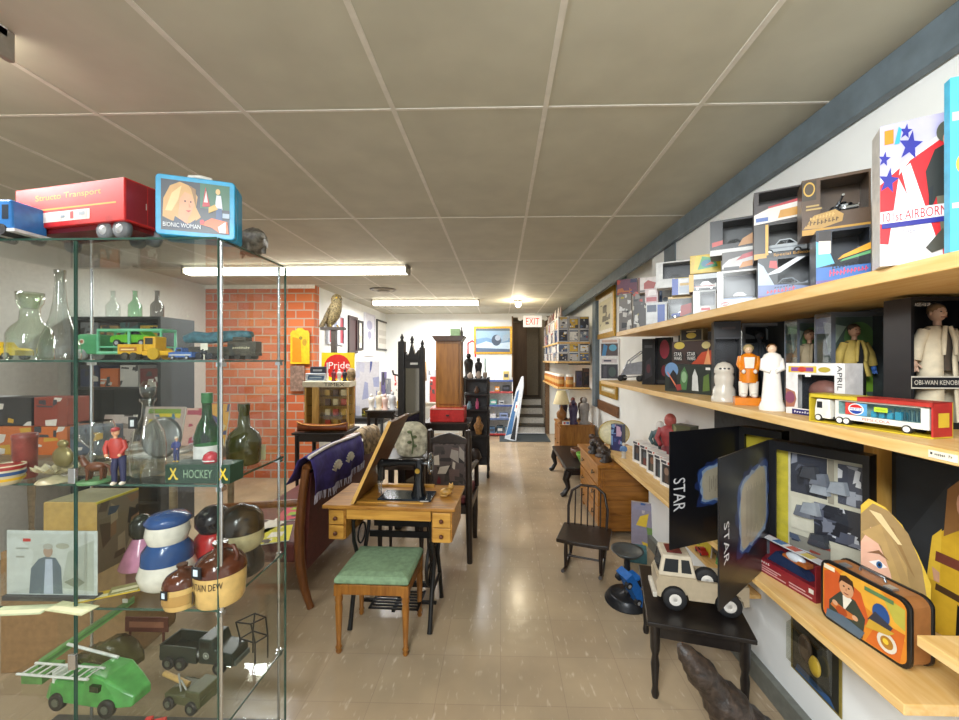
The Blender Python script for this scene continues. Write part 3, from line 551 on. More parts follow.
# white window package beside the toy truck
def vinyl(t, W, H, dep):
    mb = MB(mat('#7a5148', .5)); mb.ell((W*.55, dep*.5, H*.48), (W*.26, dep*.4, H*.2)); mb.ell((W*.55, dep*.5, H*.2), (W*.12, dep*.25, H*.16), mat('#c9b23c', .5)); mb.build('toy_figure', t)
carton('toy_box', 'white windowed collectible box left of the toy truck, name on its edge', CT, 786, 845, 363, 1.135, 74, Z2+.0005, .085, '#e9e6e4', [('r', .05, .82, .55, .94, '#e2c23c'), ('r', .1, .84, .5, .92, '#8a4a92'), ('e', .3, .88, .08, .05, '#c9453a'), ('e', .68, .88, .1, .05, '#b9a640'), ('p', [(.0, .12), (.16, .14), (.2, .3), (.17, .44), (.0, .5)], '#a8705a'), ('e', .08, .32, .09, .12, '#8a4d66'), ('r', .12, .0, .62, .10, '#2c2a66'), strokes(.16, .03, .58, .075, 9, '#e9e7ee', 9), ('r', .36, .74, .46, .80, '#f5f5f3'), ('t', "APRIL O'", .89, .30, .965, .96, 0, 1, '#1a1a1c')], MID, (.22, .12, .84, .78), vinyl)
# boxed toy truck along the shelf edge
a = UZ(815, 421, Z2); b = UZ(941, 439.5, Z2); a.x -= .02; b.x -= .02
th = math.atan2(a.y-b.y, b.x-a.x); Lb = math.hypot(a.x-b.x, a.y-b.y); Hb = .096; Db = .074
t = thing('boxed_toy_truck', 'white toy truck with a soda logo in an open yellow and red box', 'toy truck', (a.x, a.y, Z2+.0008), -th)
mb = MB(mat('#cdb430', .45)); mb.box(0, 0, 0, Lb, Db, .004).box(0, Db-.003, .004, Lb, Db, Hb).box(0, 0, .004, .004, Db-.003, Hb); mb.box(Lb-.004, 0, .004, Lb, Db-.003, Hb, mat('#b8302c', .45)); mb.box(0, .0, Hb-.003, Lb*.45, Db, Hb); mb.box(Lb*.45, 0, Hb-.003, Lb, Db, Hb, mat('#b5332a', .45)); mb.box(0, 0, Hb-.013, Lb*.45, .002, Hb); mb.box(Lb*.45, 0, Hb-.013, Lb, .002, Hb, mat('#b5332a', .45)); mb.build('open_box', t)
art([('r', .25, .3, .8, .7, '#e2c23c')], Db, Hb, Matrix.Translation((Lb, 0, 0)) @ Matrix.Rotation(PI/2, 4, 'Z')).build('end_print', t)
WT = mat('#e9e6dc', .3); y0, y1 = .008, .062
mb = MB(WT); mb.prism([(.012, .014), (.012, .045), (.018, .078), (.06, .078), (.062, .014)], y0, y1, 'xz'); mb.box(.062, y0+.01, .012, .08, y1-.01, .022, mat('#2a2a2c', .5)); mb.build('cab', t, .003)
art([('r', .12, .5, .5, .86, '#23262b')], .045, .06, Matrix.Translation((.015, y0, .018))).build('cab_window', t)
mb = MB(WT); mb.box(.078, y0, .02, Lb-.012, y1, .036).box(.078, y0, .036, .088, y1, .082).box(Lb-.03, y0, .036, Lb-.012, y1, .082).box(.088, y1-.004, .036, Lb-.03, y1, .082).box(.078, y0, .078, Lb-.012, y1, .082); mb.build('trailer', t)
MB(glass((.80, .93, .95), 1.3)).box(.088, y0+.001, .037, Lb-.03, y0+.003, .077).build('trailer_window', t)
mb = MB(mat('#5aa7bf', .4)); 
for k in range(4): mb.box(.17+.02*k, y0+.012, .037, .184+.02*k, y1-.012, .055+.004*(k % 2))
mb.build('cargo', t)
mb = MB(mat('#41525a', .4))
for k in range(7): mb.cyl((Lb-.10+.011*k, .03, .037), (Lb-.10+.011*k, .03, .068), .004, .002)
mb.build('bottle_rack', t)
art([('r', 0, 0, .5, 1, '#c9423a'), ('r', .5, 0, 1, 1, '#5c9fd0'), ('e', .5, .5, .36, .47, '#f2f1ee'), ('p', [(.5+.31*math.cos(k*PI/10), .5+.40*math.sin(k*PI/10)) for k in range(11)], '#cf2b2b'), ('p', [(.5+.31*math.cos(PI+k*PI/10), .5+.40*math.sin(PI+k*PI/10)) for k in range(11)], '#24449c'), ('r', .17, .38, .83, .62, '#f2f1ee'), ('t', 'PEPSI', .22, .41, .78, .59, '#1f3f98')], .06, .037, Matrix.Translation((.108, y0, .038))).build('soda_logo', t)
art([('r', 0, 0, 1, 1, '#b7d63a'), ('r', .15, .3, .85, .6, '#9abb2c')], .034, .014, Matrix.Translation((.186, y0, .055))).build('price_tag', t)
art([('t', 'PEPSI-COLA', 0, 0, 1, 1, '#c0483f')], .07, .008, Matrix.Translation((.155, y0, .024))).build('side_lettering', t)
for x in (.026, .092, .112, Lb-.06):
    mb = MB(mat('#232325', .6)); mb.cyl((x, y0-.002, .0155), (x, y0+.012, .0155), .0115, n=18); mb.cyl((x, y1-.01, .0155), (x, y1+.004, .0155), .0115, n=18); mb.cyl((x, y0-.0035, .0155), (x, y0-.002, .0155), .008, m=WT, n=14); mb.build('wheel', t)
t = thing('shelf_label', 'small white name strip stuck to the middle shelf edge at right', 'label', (X2-.001, .99, Z2-.03), -PI/2)
MB(mat('#e6dfcb', .5)).box(0, -.0012, .004, .062, 0, .022).build('strip', t); art([('r', .06, .35, .14, .65, '#2a2a2a'), strokes(.22, .28, .62, .72, 6, '#4a463e', 10), strokes(.72, .3, .86, .7, 2, '#6a6659', 11)], .06, .018, Matrix.Translation((.001, -.0012, .006))).build('lettering', t)
# plain figurines
def figurine(name, label, px, py, h, d, rings, parts):
    p = UZ(px, py, Z2); t = thing(name, label, 'figurine', (p.x, p.y, Z2+.0008), math.radians(-25))
    for nm, m, fn in parts: mb = MB(m); fn(mb, h); mb.build(nm, t, 0)
    return t
def body(mb, h, prof, fy=.8):
    mb.loft([[(r*h*math.cos(2*PI*k/18), r*h*fy*math.sin(2*PI*k/18), z*h) for k in range(18)] for r, z in prof])
CER = lambda c: mat(c, .25, 0, .05)
def head_face(mb, h, z, r, col):
    mb.ell((0, 0, z*h), (r*h, r*h*1.02, r*1.2*h)); mb.ell((0, -r*h, (z-.005)*h), (r*.16*h, r*.22*h, r*.25*h))
def robot(mb, h): body(mb, h, [(.29, 0), (.29, .12), (.255, .15), (.25, .30), (.20, .40), (.215, .5), (.225, .62), (.2, .70), (.225, .73), (.215, .84), (.15, .95), (.04, 1)])
def robot_trim(mb, h):
    for s in (-1, 0, 1): mb.ell((s*.09*h, -.165*h, .83*h), (.03*h, .02*h, .022*h))
figurine('figurine', 'squat white ceramic figurine, shortest of the three on the shelf edge', 724, 401.5, .2, 0, 0, [('body', CER('#cfc8ba'), robot), ('trim', CER('#33363d'), robot_trim)])
OR, WH = CER('#e0821a'), CER('#ece5d8')
def o_base(mb, h): mb.prism([(-.26*h*.8, -.19*h), (.26*h*.8, -.19*h), (.26*h*.8, .16*h), (-.26*h*.8, .16*h)], 0, .12*h, 'xy')
def o_suit(mb, h): body(mb, h, [(.13, .36), (.135, .5), (.125, .62), (.135, .72), (.125, .80), (.05, .845)]); [mb.tube([(s*.11*h, 0, .79*h), (s*.135*h, -.02*h, .66*h), (s*.09*h, -.10*h, .56*h)], [.045*h, .045*h, .036*h], n=10) for s in (-1, 1)]
def o_boots(mb, h):
    for s in (-1, 1): mb.tube([(s*.07*h, 0, .38*h), (s*.075*h, 0, .14*h)], [.075*h, .06*h], n=12); mb.ell((s*.075*h, -.05*h, .15*h), (.05*h, .1*h, .04*h))
def o_vest(mb, h): mb.prism([(-.06*h, .60*h), (.06*h, .60*h), (.075*h, .78*h), (-.075*h, .78*h)], -.118*h, -.09*h, 'xz'); [mb.ell((s*.08*h, -.12*h, .545*h), (.03*h, .03*h, .035*h)) for s in (-1, 1)]
def o_head(mb, h): head_face(mb, h, .905, .062, None)
def o_hair(mb, h): mb.ell((0, .02*h, .925*h), (.078*h, .075*h, .075*h))
figurine('figurine', 'orange ceramic figurine of a standing person in white boots and vest', 748.5, 404.5, .285, 0, 0, [('base', OR, o_base), ('suit', OR, o_suit), ('boots', WH, o_boots), ('vest', WH, o_vest), ('head', CER('#d9b893'), o_head), ('hair', CER('#a9976c'), o_hair)])
def g_gown(mb, h): body(mb, h, [(.165, 0), (.17, .05), (.135, .14), (.12, .35), (.105, .55), (.115, .68), (.13, .76), (.105, .83), (.045, .865)], .75); [mb.tube([(s*.10*h, 0, .77*h), (s*.12*h, -.03*h, .62*h), (s*.03*h, -.09*h, .58*h)], [.042*h, .045*h, .03*h], n=10) for s in (-1, 1)]
figurine('figurine', 'white ceramic figurine in a long gown, nearest the windowed package', 772, 410.5, .278, 0, 0, [('gown', CER('#f1ece4'), g_gown), ('head', CER('#e3c3a6'), lambda mb, h: head_face(mb, h, .915, .058, None)), ('hair', CER('#6a4a2c'), lambda mb, h: mb.ell((0, .022*h, .93*h), (.07*h, .068*h, .068*h)))])
# long box with painted scene, red box above it, gold framed box
LB = 'long dark box painted with fighting figures, left of the black box'
carton('toy_box', LB, CT, 665, 711, 364, 1.12, 70, Z2+.0005, .12, '#1c2420', [('r', 0, 0, 1, 1, '#26302a'), ('e', .16, .78, .16, .28, '#6f97c4'), ('p', [(.1, .1), (.3, .15), (.28, .65), (.2, .8), (.12, .6)], '#1a1b20'), ('p', [(.05, .7), (.07, .72), (.3, .18), (.27, .16)], '#e0805a'), ('p', [(.36, .1), (.5, .1), (.54, .6), (.46, .92), (.38, .7)], '#4c7a4a'), ('e', .45, .55, .06, .2, '#8fb48a'), ('p', [(.62, .1), (.76, .1), (.74, .6), (.68, .85), (.63, .6)], '#d5d8d4'), ('p', [(.84, .1), (.98, .15), (.96, .7), (.86, .6)], '#5f7a3a'), ('r', .9, .82, .99, .9, '#eceae2'), ('p', [(.3, .05), (.4, .1), (.38, .3), (.25, .25)], '#9a3b3a')], MID)
SW = 'red and orange box with two black-and-white title badges on the long painted box'
carton('toy_box', SW, CT, 672, 713, 342, 1.15, 66, 0, .10, '#7a3325', [('r', 0, 0, 1, 1, '#3c2a26'), ('p', [(.5, 0), (1, 0), (1, .6), (.75, .5)], '#c04a2a'), ('p', [(.8, .0), (.95, 0), (.9, .7)], '#e8a06a'), ('e', .16, .34, .15, .24, '#141416'), ('e', .5, .34, .15, .24, '#141416'), ('t', 'STAR', .06, .36, .26, .52, '#f0efe9'), ('t', 'WARS', .06, .17, .26, .33, '#f0efe9'), ('t', 'STAR', .40, .36, .60, .52, '#f0efe9'), ('t', 'WARS', .40, .17, .60, .33, '#f0efe9'), ('e', .2, .82, .14, .16, '#c9b44c'), ('e', .85, .8, .1, .15, '#d5c888')], MID, on=LB)
carton('toy_box', 'gold-cornered black box standing above the red and orange one', CT, 680, 703, 327, 1.17, 60, 0, .05, '#8a8060', [('r', .06, .06, .94, .94, '#1d1d1c'), ('e', .5, .45, .22, .25, '#c9b44c'), ('r', .3, .75, .7, .85, '#b9b08a')], MID, on=SW, zmax=1.796)
carton('toy_box', 'black box with a red round picture behind the red and orange one', CT, 655, 671, 333, 1.32, 45, Z2, .05, '#1a191c', [('e', .6, .75, .3, .2, '#a8354a'), ('e', .6, .3, .2, .12, '#7a2c36'), ('r', .1, .03, .9, .1, '#3a3a3c')], MID, zmax=1.79)
carton('toy_box', 'black box with grey print standing right of the wire doll buggy', CT, 642, 655, 339, 1.22, 40, Z2, .06, '#17171a', [('r', .2, .8, .8, .86, '#4a4a4e'), ('p', [(.2, .1), (.8, .2), (.7, .6), (.3, .5)], '#2f2d33'), ('e', .5, .35, .15, .1, '#5a2f36')], MID)
K1 = 'white-topped figure box at the far end of the middle shelf, lower of two'
carton('toy_box', K1, CT, 600, 619, 357, 1.06, 25, Z2, .10, '#e6e3df', [('r', .06, .06, .94, .68, '#2c2a33'), ('p', [(.15, .1), (.35, .1), (.35, .6), (.2, .6)], '#4a4650'), ('e', .65, .35, .2, .22, '#3f4f4a'), ('r', .1, .75, .9, .92, '#cfc4c4'), ('r', .2, .8, .6, .87, '#3f3d52')], MID)
carton('toy_box', 'white-topped box with blue figures at the far end, upper of two', CT, 600, 619, 339, 1.06, 25, 0, .10, '#e6e0dd', [('r', .06, .06, .94, .74, '#4c3a38'), ('p', [(.1, .06), (.3, .06), (.4, .6), (.2, .72)], '#3d7fb0'), ('e', .68, .5, .2, .18, '#58a3bf'), ('r', .1, .8, .9, .94, '#cfae9c')], MID, on=K1)
# wire doll buggy
p = UZ(630, 381.5, Z2); t = thing('doll_buggy', 'grey wire doll buggy with a hoop handle on the middle shelf', 'toy', (p.x, p.y, Z2+.001), math.radians(-35))
WR = mat('#b9bcc2', .25, .6); mb = MB(WR)
mb.tube([(-.10, 0, .035), (.1, 0, .05), (.17, 0, .28), (.10, 0, .29), (-.02, 0, .2), (-.10, 0, .035)], .006); mb.tube([(-.10, .1, .035), (.1, .1, .05), (.17, .1, .28), (.10, .1, .29), (-.02, .1, .2), (-.10, .1, .035)], .006)
for a, c in ((.17, .28), (.10, .29), (-.02, .2), (.13, .17), (.04, .045), (-.06, .115)): mb.tube([(a, 0, c), (a, .1, c)], .005)
mb.build('wire_frame', t)
MB(mat('#8c8f96', .6)).hexa([(-.09, .005, .06), (.11, .005, .07), (.11, .095, .07), (-.09, .095, .06)], [(-.03, .005, .17), (.13, .005, .2), (.13, .095, .2), (-.03, .095, .17)]).build('seat_sling', t)
for x, y in ((-.09, 0), (-.09, .1), (.09, 0), (.09, .1)): MB(mat('#222326', .6)).lathe([(.012, -.012), (.03, -.009), (.03, .009), (.012, .012)], (x, y, .03), n=16, ax='y').build('wheel', t)
# ================================================================ lowest shelf and the floor on the right
LOW = 'packages on the lowest shelf'
# orange lunchbox
a = UZ(820.5, 615, Z3); b = UZ(911, 675, Z3); th = math.atan2(a.y-b.y, b.x-a.x); L = math.hypot(a.x-b.x, a.y-b.y); H = .205; D = .085
t = thing('lunchbox', 'orange lunchbox painted with a man in a leather jacket, on the lowest shelf', 'lunchbox', (a.x, a.y, Z3+.0008), -th)
def rrect(W, H, r, n=5, x=0, z=0):
    P = []
    for cx, cz, a0 in ((W-r, r, -PI/2), (W-r, H-r, 0), (r, H-r, PI/2), (r, r, PI)):
        for k in range(n+1): q = a0+PI/2*k/n; P.append((x+cx+r*math.cos(q), z+cz+r*math.sin(q)))
    return P
MB(mat('#1c1a19', .3)).prism(rrect(L, H, .03), 0, .012, 'xz').build('front_rim', t, .003)
MB(mat('#a8703f', .35)).prism(rrect(L-.008, H-.008, .028, 5, .004, .004), .012, D-.012, 'xz').build('band', t)
MB(mat('#1c1a19', .3)).prism(rrect(L, H, .03), D-.012, D, 'xz').build('back_rim', t, .003)
lb = [('p', [(u/L, v/H) for u, v in rrect(L-.02, H-.02, .024, 5, .01, .01)], '#d8862b'), ('p', [(.04, .5), (.3, .95), (.7, .95), (.95, .7), (.95, .4), (.5, .6)], '#e2a63a'), ('p', [(.05, .1), (.3, .06), (.6, .35), (.5, .75), (.2, .9), (.05, .8)], '#c95a2b'), ('p', [(.55, .06), (.9, .06), (.95, .5), (.7, .5)], '#d06a2a'), ('p', [(.72, .9), (.95, .85), (.95, .55), (.85, .6)], '#b9b04a'),
      ('p', [(.12, .08), (.52, .06), (.55, .38), (.44, .58), (.26, .6), (.12, .36)], '#3d4338'), ('p', [(.3, .3), (.4, .56), (.36, .6), (.29, .56)], '#e3ddcf'), ('e', .335, .70, .085, .145, '#cf9a72'), ('p', [(.24, .72), (.26, .86), (.33, .9), (.41, .86), (.43, .7), (.40, .78), (.28, .79)], '#3d2a1d'), ('e', .305, .715, .012, .014, '#33241c'), ('e', .365, .715, .012, .014, '#33241c'), ('p', [(.30, .62), (.37, .62), (.35, .60), (.32, .60)], '#8f4a3c'), ('p', [(.33, .70), (.345, .70), (.342, .655), (.325, .66)], '#b98058'),
      ('p', [(.14, .3), (.3, .22), (.42, .26), (.44, .34), (.3, .36), (.18, .40)], '#c56f34'), ('e', .28, .29, .07, .07, '#a84a25'), ('e', .44, .31, .035, .04, '#d3a17c'), ('e', .2, .37, .035, .04, '#d3a17c'), ('p', [(.08, .06), (.5, .04), (.55, .18), (.3, .24), (.1, .2)], '#54687a'),
      ('e', .72, .60, .09, .15, '#2b4f8a'), ('p', [(.58, .42), (.8, .40), (.84, .5), (.66, .6)], '#3a3a44'), ('e', .78, .24, .10, .14, '#d9d2c4'), ('e', .78, .24, .065, .09, '#a9782d'), ('p', [(.56, .28), (.8, .36), (.86, .44), (.6, .44)], '#c9a13a'), ('e', .77, .25, .03, .04, '#e6c23c'), ('r', .06, .86, .2, .93, '#e8dcc0'), ('r', .55, .84, .85, .9, '#5a7d52')]
art(lb, L, H).build('front_picture', t)
MB(mat('#9aa0a6', .3, .8)).tube([(L*.36, D*.5, H), (L*.37, D*.5, H+.012), (L*.63, D*.5, H+.012), (L*.64, D*.5, H)], .004).build('handle', t)
for u in (.25, .75): MB(mat('#b9bcc0', .3, .8)).box(L*u-.012, .010, H-.002, L*u+.012, .035, H+.004).build('latch', t)
# red toy box in front of the open black box
a = UZ(755, 567.5, Z3); b = UZ(816, 604, Z3); th = math.atan2(a.y-b.y, b.x-a.x); L = math.hypot(a.x-b.x, a.y-b.y); H = .135
t = thing('toy_box', 'dark red toy box with a long clear window, behind the orange lunchbox', 'toy box', (a.x, a.y, Z3+.0008), -th, LOW)
mb = MB(mat('#7d1f28', .35)); D = .075; mb.box(0, 0, 0, L, D, .055).box(0, D-.004, .055, L, D, H).box(0, 0, .055, .004, D-.004, H, mat('#60666d', .3)).box(L-.004, 0, .055, L, D-.004, H); mb.box(.004, .03, H-.003, L-.004, D-.004, H, mat('#cfcdd0', .4)); mb.build('carton', t)
MB(glass((.95, .97, .98), 1.2)).add([(.004, .001, .055), (L-.004, .001, .055), (L-.004, .03, H), (.004, .03, H)], [(0, 1, 2, 3)]).build('window_film', t)
mb = MB(mat('#232f4d', .3)); mb.hexa([(.04, .02, .056), (L-.04, .02, .056), (L-.04, .066, .056), (.04, .066, .056)], [(.07, .03, .10), (L-.1, .03, .09), (L-.1, .06, .09), (.07, .06, .10)]); mb.box(.1, .03, .09, L-.06, .062, .106, mat('#b5642a', .35)); mb.ell((L*.55, .046, .105), (.04, .02, .018), mat('#d6d8dc', .2)); mb.build('toy_vehicle', t)
art([('r', 0, 0, 1, 1, '#86222c'), strokes(.04, .70, .28, .92, 6, '#e8d9d2', 12)]+bars(.04, .1, .55, .62, 3, '#c99a98')+bars(.6, .1, .95, .5, 2, '#c99a98')+[('r', .9, .5, .97, .8, '#d9d3c9')], L, .055).build('printed_front', t)
for k in range(3):
    c = ['#3d6aa0', '#b34a3c', '#c9b45a'][k]; MB(mat(c, .4)).box(.05+.06*k, .035, H, .09+.06*k, .068, H+.0012).build('top_print', t)
# two big black boxes with open flaps
def flapbox(label, flapq, hinge, out, th, W, z0, z1, letters, win):
    """hinge, out: (x, y) of the flap's two upright edges"""
    t = thing('flap_box', label, 'toy box', (hinge[0], hinge[1], Z3+.0008), -math.radians(th)); M = Matrix.Rotation(math.radians(th), 4, 'Z'); Hh = z1-z0; D = .065
    mb = MB(mat('#16171a', .35)); mb.box(0, 0, 0, W, .004, .035).box(0, 0, Hh-.035, W, .004, Hh).box(0, 0, .035, .03, .004, Hh-.035).box(W-.02, 0, .035, W, .004, Hh-.035).box(0, .004, 0, .004, D, Hh).box(W-.004, .004, 0, W, D, Hh).box(.004, .004, 0, W-.004, D, .004).box(.004, .004, Hh-.004, W-.004, D, Hh); mb.box(.004, D-.004, .004, W-.004, D, Hh-.004, mat('#c9b93a', .5)); mb.build('carton', t)
    if win:
        inn = [('r', .07, .02, 1, 1, '#cfcab6')]+scribble(R, ['#2e3038', '#565a68', '#8a8d99', '#3c3f4c', '#c3c5cc'], 16, '#3a3d48', .1, .62, .55, .97)+scribble(R, ['#2b2d36', '#585c6c', '#7d818f', '#d2d3d8', '#23252d'], 22, '#33363f', .4, .28, .97, .58)+scribble(R, ['#3b3e4a', '#9da0aa', '#dcdde0'], 10, '#4a4d5a', .68, .62, .97, .95)+[('r', .12, .3, .38, .58, '#d5d0bd'), ('r', .57, .6, .64, .97, '#9c9686')]+scribble(R, ['#3a4254', '#9c4a3c', '#d0d4da', '#566075'], 10, '#8d8a80', .1, .03, .6, .25)
        art(inn, W-.05, Hh-.07, Matrix.Translation((.03, D-.005, .035))).build('tray_picture', t)
        for k in range(7):
            m2 = MB(mat(R.choice(['#3d4048', '#6c717c', '#9aa0a8']), .4)); px_ = .10+R.random()*(W-.2); pz = .1+R.random()*(Hh-.2)
            m2.hexa([(px_-.03, D-.03, pz-.02), (px_+.03, D-.03, pz-.02), (px_+.04, D-.008, pz-.02), (px_-.04, D-.008, pz-.02)], [(px_-.02, D-.024, pz+.02), (px_+.02, D-.024, pz+.03), (px_+.03, D-.008, pz+.03), (px_-.03, D-.008, pz+.02)]); m2.build('toy_piece', t)
        MB(glass((.96, .97, .97), 1.0)).add([(.03, .003, .035), (W-.02, .003, .035), (W-.02, .003, Hh-.035), (.03, .003, Hh-.035)], [(0, 1, 2, 3)]).build('window_film', t)
    # the flap, swung out into the aisle
    v = M @ Vector((out[0]-hinge[0], out[1]-hinge[1], 0)); fw = v.length; ang = math.atan2(v.y, v.x)
    f = MB(mat('#17181b', .3)); f.x = Matrix.Rotation(ang, 4, 'Z'); f.box(0, -.003, .0, fw, .003, Hh); fo = f.build('flap', t, .001)
    X = Matrix.Rotation(ang+PI, 4, 'Z') @ Matrix.Translation((-fw, -.003, 0))
    g = [('r', 0, 0, 1, 1, '#14151a')]+flapq
    art(g, fw, Hh, X, .3).build('flap_print', t)
    return t
def blob(u0, v0, u1, v1, c, seed, jag):
    rr = random.Random(seed); cu, cv = (u0+u1)/2, (v0+v1)/2; P = []
    for k in range(36):
        a = 2*PI*k/36; e = 1/max(abs(math.cos(a)), abs(math.sin(a)))**.75*(1+rr.uniform(-jag, jag)); P.append((min(cu+(u1-u0)/2*e*math.cos(a), .995), cv+(v1-v0)/2*e*math.sin(a)+.08*math.cos(a)*(v1-v0)))
    return ('p', P, c)
glow = lambda u0, v0, u1, v1: [blob(u0-.08, v0-.06, u1+.08, v1+.06, '#1f2c55', 1, .10), blob(u0-.05, v0-.04, u1+.05, v1+.04, '#34508a', 2, .08), blob(u0-.025, v0-.02, u1+.03, v1+.02, '#8ba0bb', 3, .06), blob(u0, v0, u1, v1, '#b0a894', 4, .04)]+[('r', u0+.1+(u1-u0-.12)*k/16, v0+.06+.02*(k % 3), u0+.108+(u1-u0-.12)*k/16, v1-.08-.03*(k % 2), '#857d70') for k in range(16)]
z1b = 1.25
flapbox('open black box with many small grey toys behind a window, by the pine post', [('p', [(.0, .0), (1, .0), (1, .25), (.0, .12)], '#2a2522')]+glow(.38, .30, .92, .80)+[('t', 'STAR', .06, .28, .15, .56, 0, 1, '#d9dadd')], (1.17, 1.757), (.774, 1.424), 60, .335, Z3, z1b, '', True)
flapbox('black box behind, its flap swung out over the aisle with white sideways lettering', glow(.45, .38, .99, .66)+[('t', 'STAR', .04, .32, .2, .60, 0, 1, '#d9dadd'), ('r', .45, .1, 1, .22, '#1d1717')], (1.215, 2.05), (.793, 1.876), 62, .2, Z3, 1.262, '', False)
# standee of a face, black poster with a figure in yellow
p = UZ(866, 580, Z3); t = thing('face_standee', 'cut-out picture of a blonde face standing behind the orange lunchbox', 'standee', (1.225, 1.375, Z3+.0008), -math.radians(38))
KX, KZ = .98, 1.62
f = [(x*KX, z*KZ) for x, z in [(0, 0), (0, .245), (.02, .262), (.06, .25), (.10, .22), (.135, .17), (.165, .115), (.163, .05), (.158, 0)]]
MB(mat('#d8b43a', .5)).prism(f, 0, .004, 'xz').build('card', t)
def sc_(P, s=.17, h=.265): return [(a/s, b/h) for a, b in P]
art([('p', sc_([(.0, .0), (.0, .228), (.03, .254), (.07, .243), (.114, .205), (.144, .147), (.159, .07), (.152, .0)]), '#9c8052'), ('p', sc_([(0, .02), (.0, .17), (.025, .205), (.045, .17), (.07, .13), (.085, .07), (.08, .0), (0, 0)]), '#dfae95'), ('p', sc_([(0, .19), (.05, .215), (.11, .14), (.13, .0), (.09, 0), (.085, .09), (.05, .17)]), '#b3935c'), ('p', sc_([(.03, .23), (.08, .21), (.13, .12), (.12, .13), (.08, .19)]), '#8f6f42'), ('p', sc_([(.02, .132), (.045, .14), (.065, .128), (.045, .122)]), '#efe6e0'), ('e', .27, .49, .045, .028, '#37618f'), ('e', .27, .49, .02, .014, '#1a1c22'), ('p', sc_([(.015, .15), (.045, .16), (.07, .142), (.045, .152)]), '#7d5636'), ('e', .1, .25, .1, .05, '#c9857a'), ('p', sc_([(.05, .21), (.07, .2), (.12, .1), (.115, .02), (.10, .02), (.1, .1)]), '#a98a58'), ('p', sc_([(.02, .24), (.05, .235), (.1, .18), (.09, .18)]), '#e0c793')], .17*KX, .265*KZ).build('portrait', t)
a = Vector((1.405, 1.44, Z3+.0008)); b = Vector((1.455, 1.205, 0)); L = (a-b).xy.length; t = thing('poster', 'large black poster of a figure in yellow, below the middle shelf at right', 'poster', a, -math.atan2(a.y-b.y, b.x-a.x))
MB(mat('#1b1c1e', .3)).box(0, 0, 0, L, .008, .555).build('board', t, .001)
art([('r', 0, 0, 1, 1, '#202224'), ('p', [(0, .4), (.6, .9), (1, .7), (1, .2), (.4, .1)], '#2d2f31'), ('p', [(.38, .0), (1, 0), (1, .62), (.72, .70), (.42, .56), (.36, .3)], '#c9a02c'), ('p', [(.36, .3), (.42, .56), (.52, .62), (.5, .3)], '#d8b23a'), ('p', [(.45, .42), (1, .40), (1, .46), (.46, .48)], '#6d3a2c'), ('p', [(.45, .25), (.9, .22), (.9, .26), (.46, .29)], '#4a3520'), ('p', [(.54, .58), (.58, .86), (.74, .95), (.98, .93), (1, .85), (.84, .88), (.73, .82), (.74, .66)], '#8a6238'), ('e', .82, .79, .15, .11, '#d0a183'), ('e', .78, .81, .016, .01, '#2a1f18'), ('e', .88, .81, .016, .01, '#2a1f18'), ('p', [(.79, .745), (.88, .745), (.835, .732)], '#9c4a40'), ('p', [(.42, .38), (.5, .36), (.5, .3), (.44, .3)], '#c99a7a'), ('p', [(.66, .0), (.8, .0), (.74, .2), (.68, .22)], '#1c1c1d')], L, .555).build('print', t)
p = UZ(940, 626, Z4); t = thing('plastic_bag', 'crumpled clear grey bag on the short board at the right edge', 'bag', (1.23, .96, Z4+.001))
mb = MB(mat('#8d8b84', .2)); rr = random.Random(3)
mb.loft([[((.075-.02*j)*(1+.25*rr.uniform(-1, 1))*math.cos(k*PI/5), (.045-.012*j)*(1+.25*rr.uniform(-1, 1))*math.sin(k*PI/5), .028*j) for k in range(10)] for j in range(4)], smooth=False); mb.build('crumpled_film', t)
# figure boxes in a white-edged row towards the far end
row = [(632.5, 461, 440), (639.5, 466, 443), (646.5, 472, 447), (653.5, 478, 450), (660, 484, 454)]
for i, (px, py, pt) in enumerate(row):
    p = UZ(px, py, Z3); p.x = max(p.x, X3+.06); h = .185
    t = thing('figure_box', 'white-edged box with a dark figure, %s in the lowest shelf row' % ['farthest', 'second from the far end', 'middle one', 'second from the near end', 'nearest'][i], 'toy box', (p.x, p.y, Z3+.0008), -math.radians(78), 'row of white-edged figure boxes on the lowest shelf')
    mb = MB(mat('#e2e0dc', .4)); W, D = .125, .09; mb.box(0, .01, 0, W, D, h).box(0, 0, 0, .012, .01, h).box(W-.012, 0, 0, W, .01, h).box(.012, 0, h-.03, W-.012, .01, h).box(.012, 0, 0, W-.012, .01, .02); mb.build('carton', t)
    art([('r', 0, 0, 1, 1, '#2b2a2f'), ('e', .5, .62, .25, .22, ['#5a4a44', '#4c5660', '#7d5a48', '#3f444d', '#8a7060'][i]), ('p', [(.3, .05), (.7, .05), (.65, .45), (.35, .45)], ['#3c4654', '#6d2f2c', '#4c4a40', '#2f4a55', '#54423a'][i])], W-.024, h-.05, Matrix.Translation((.012, .009, .02))).build('window_picture', t)
    art([('r', .1, .2, .6, .8, '#3b3b44'), ('r', .7, .2, .9, .8, '#b9523f')], W, .03, Matrix.Translation((0, 0, h-.03))).build('title_strip', t)
def simple_box(name, label, cat, px, py, pr, pt, th, dep, body, items, group=None, z=Z3, xmin=None):
    p = UZ(px, py, z); xl = max(p.x, xmin) if xmin else p.x
    return carton(name, label, cat, px, pr, pt, xl, th, z+.0008, dep, body, items, group)
simple_box('toy_box', 'small blue and purple box at the far end of the lowest shelf', CT, 611, 450, 622, 424, 40, .08, '#27304f', scribble(R, ['#8a6a9c', '#4a5a8f', '#c9a9c0', '#2c3354', '#7fa0c9'], 10, '#3b3f6b'), LOW, xmin=1.06)
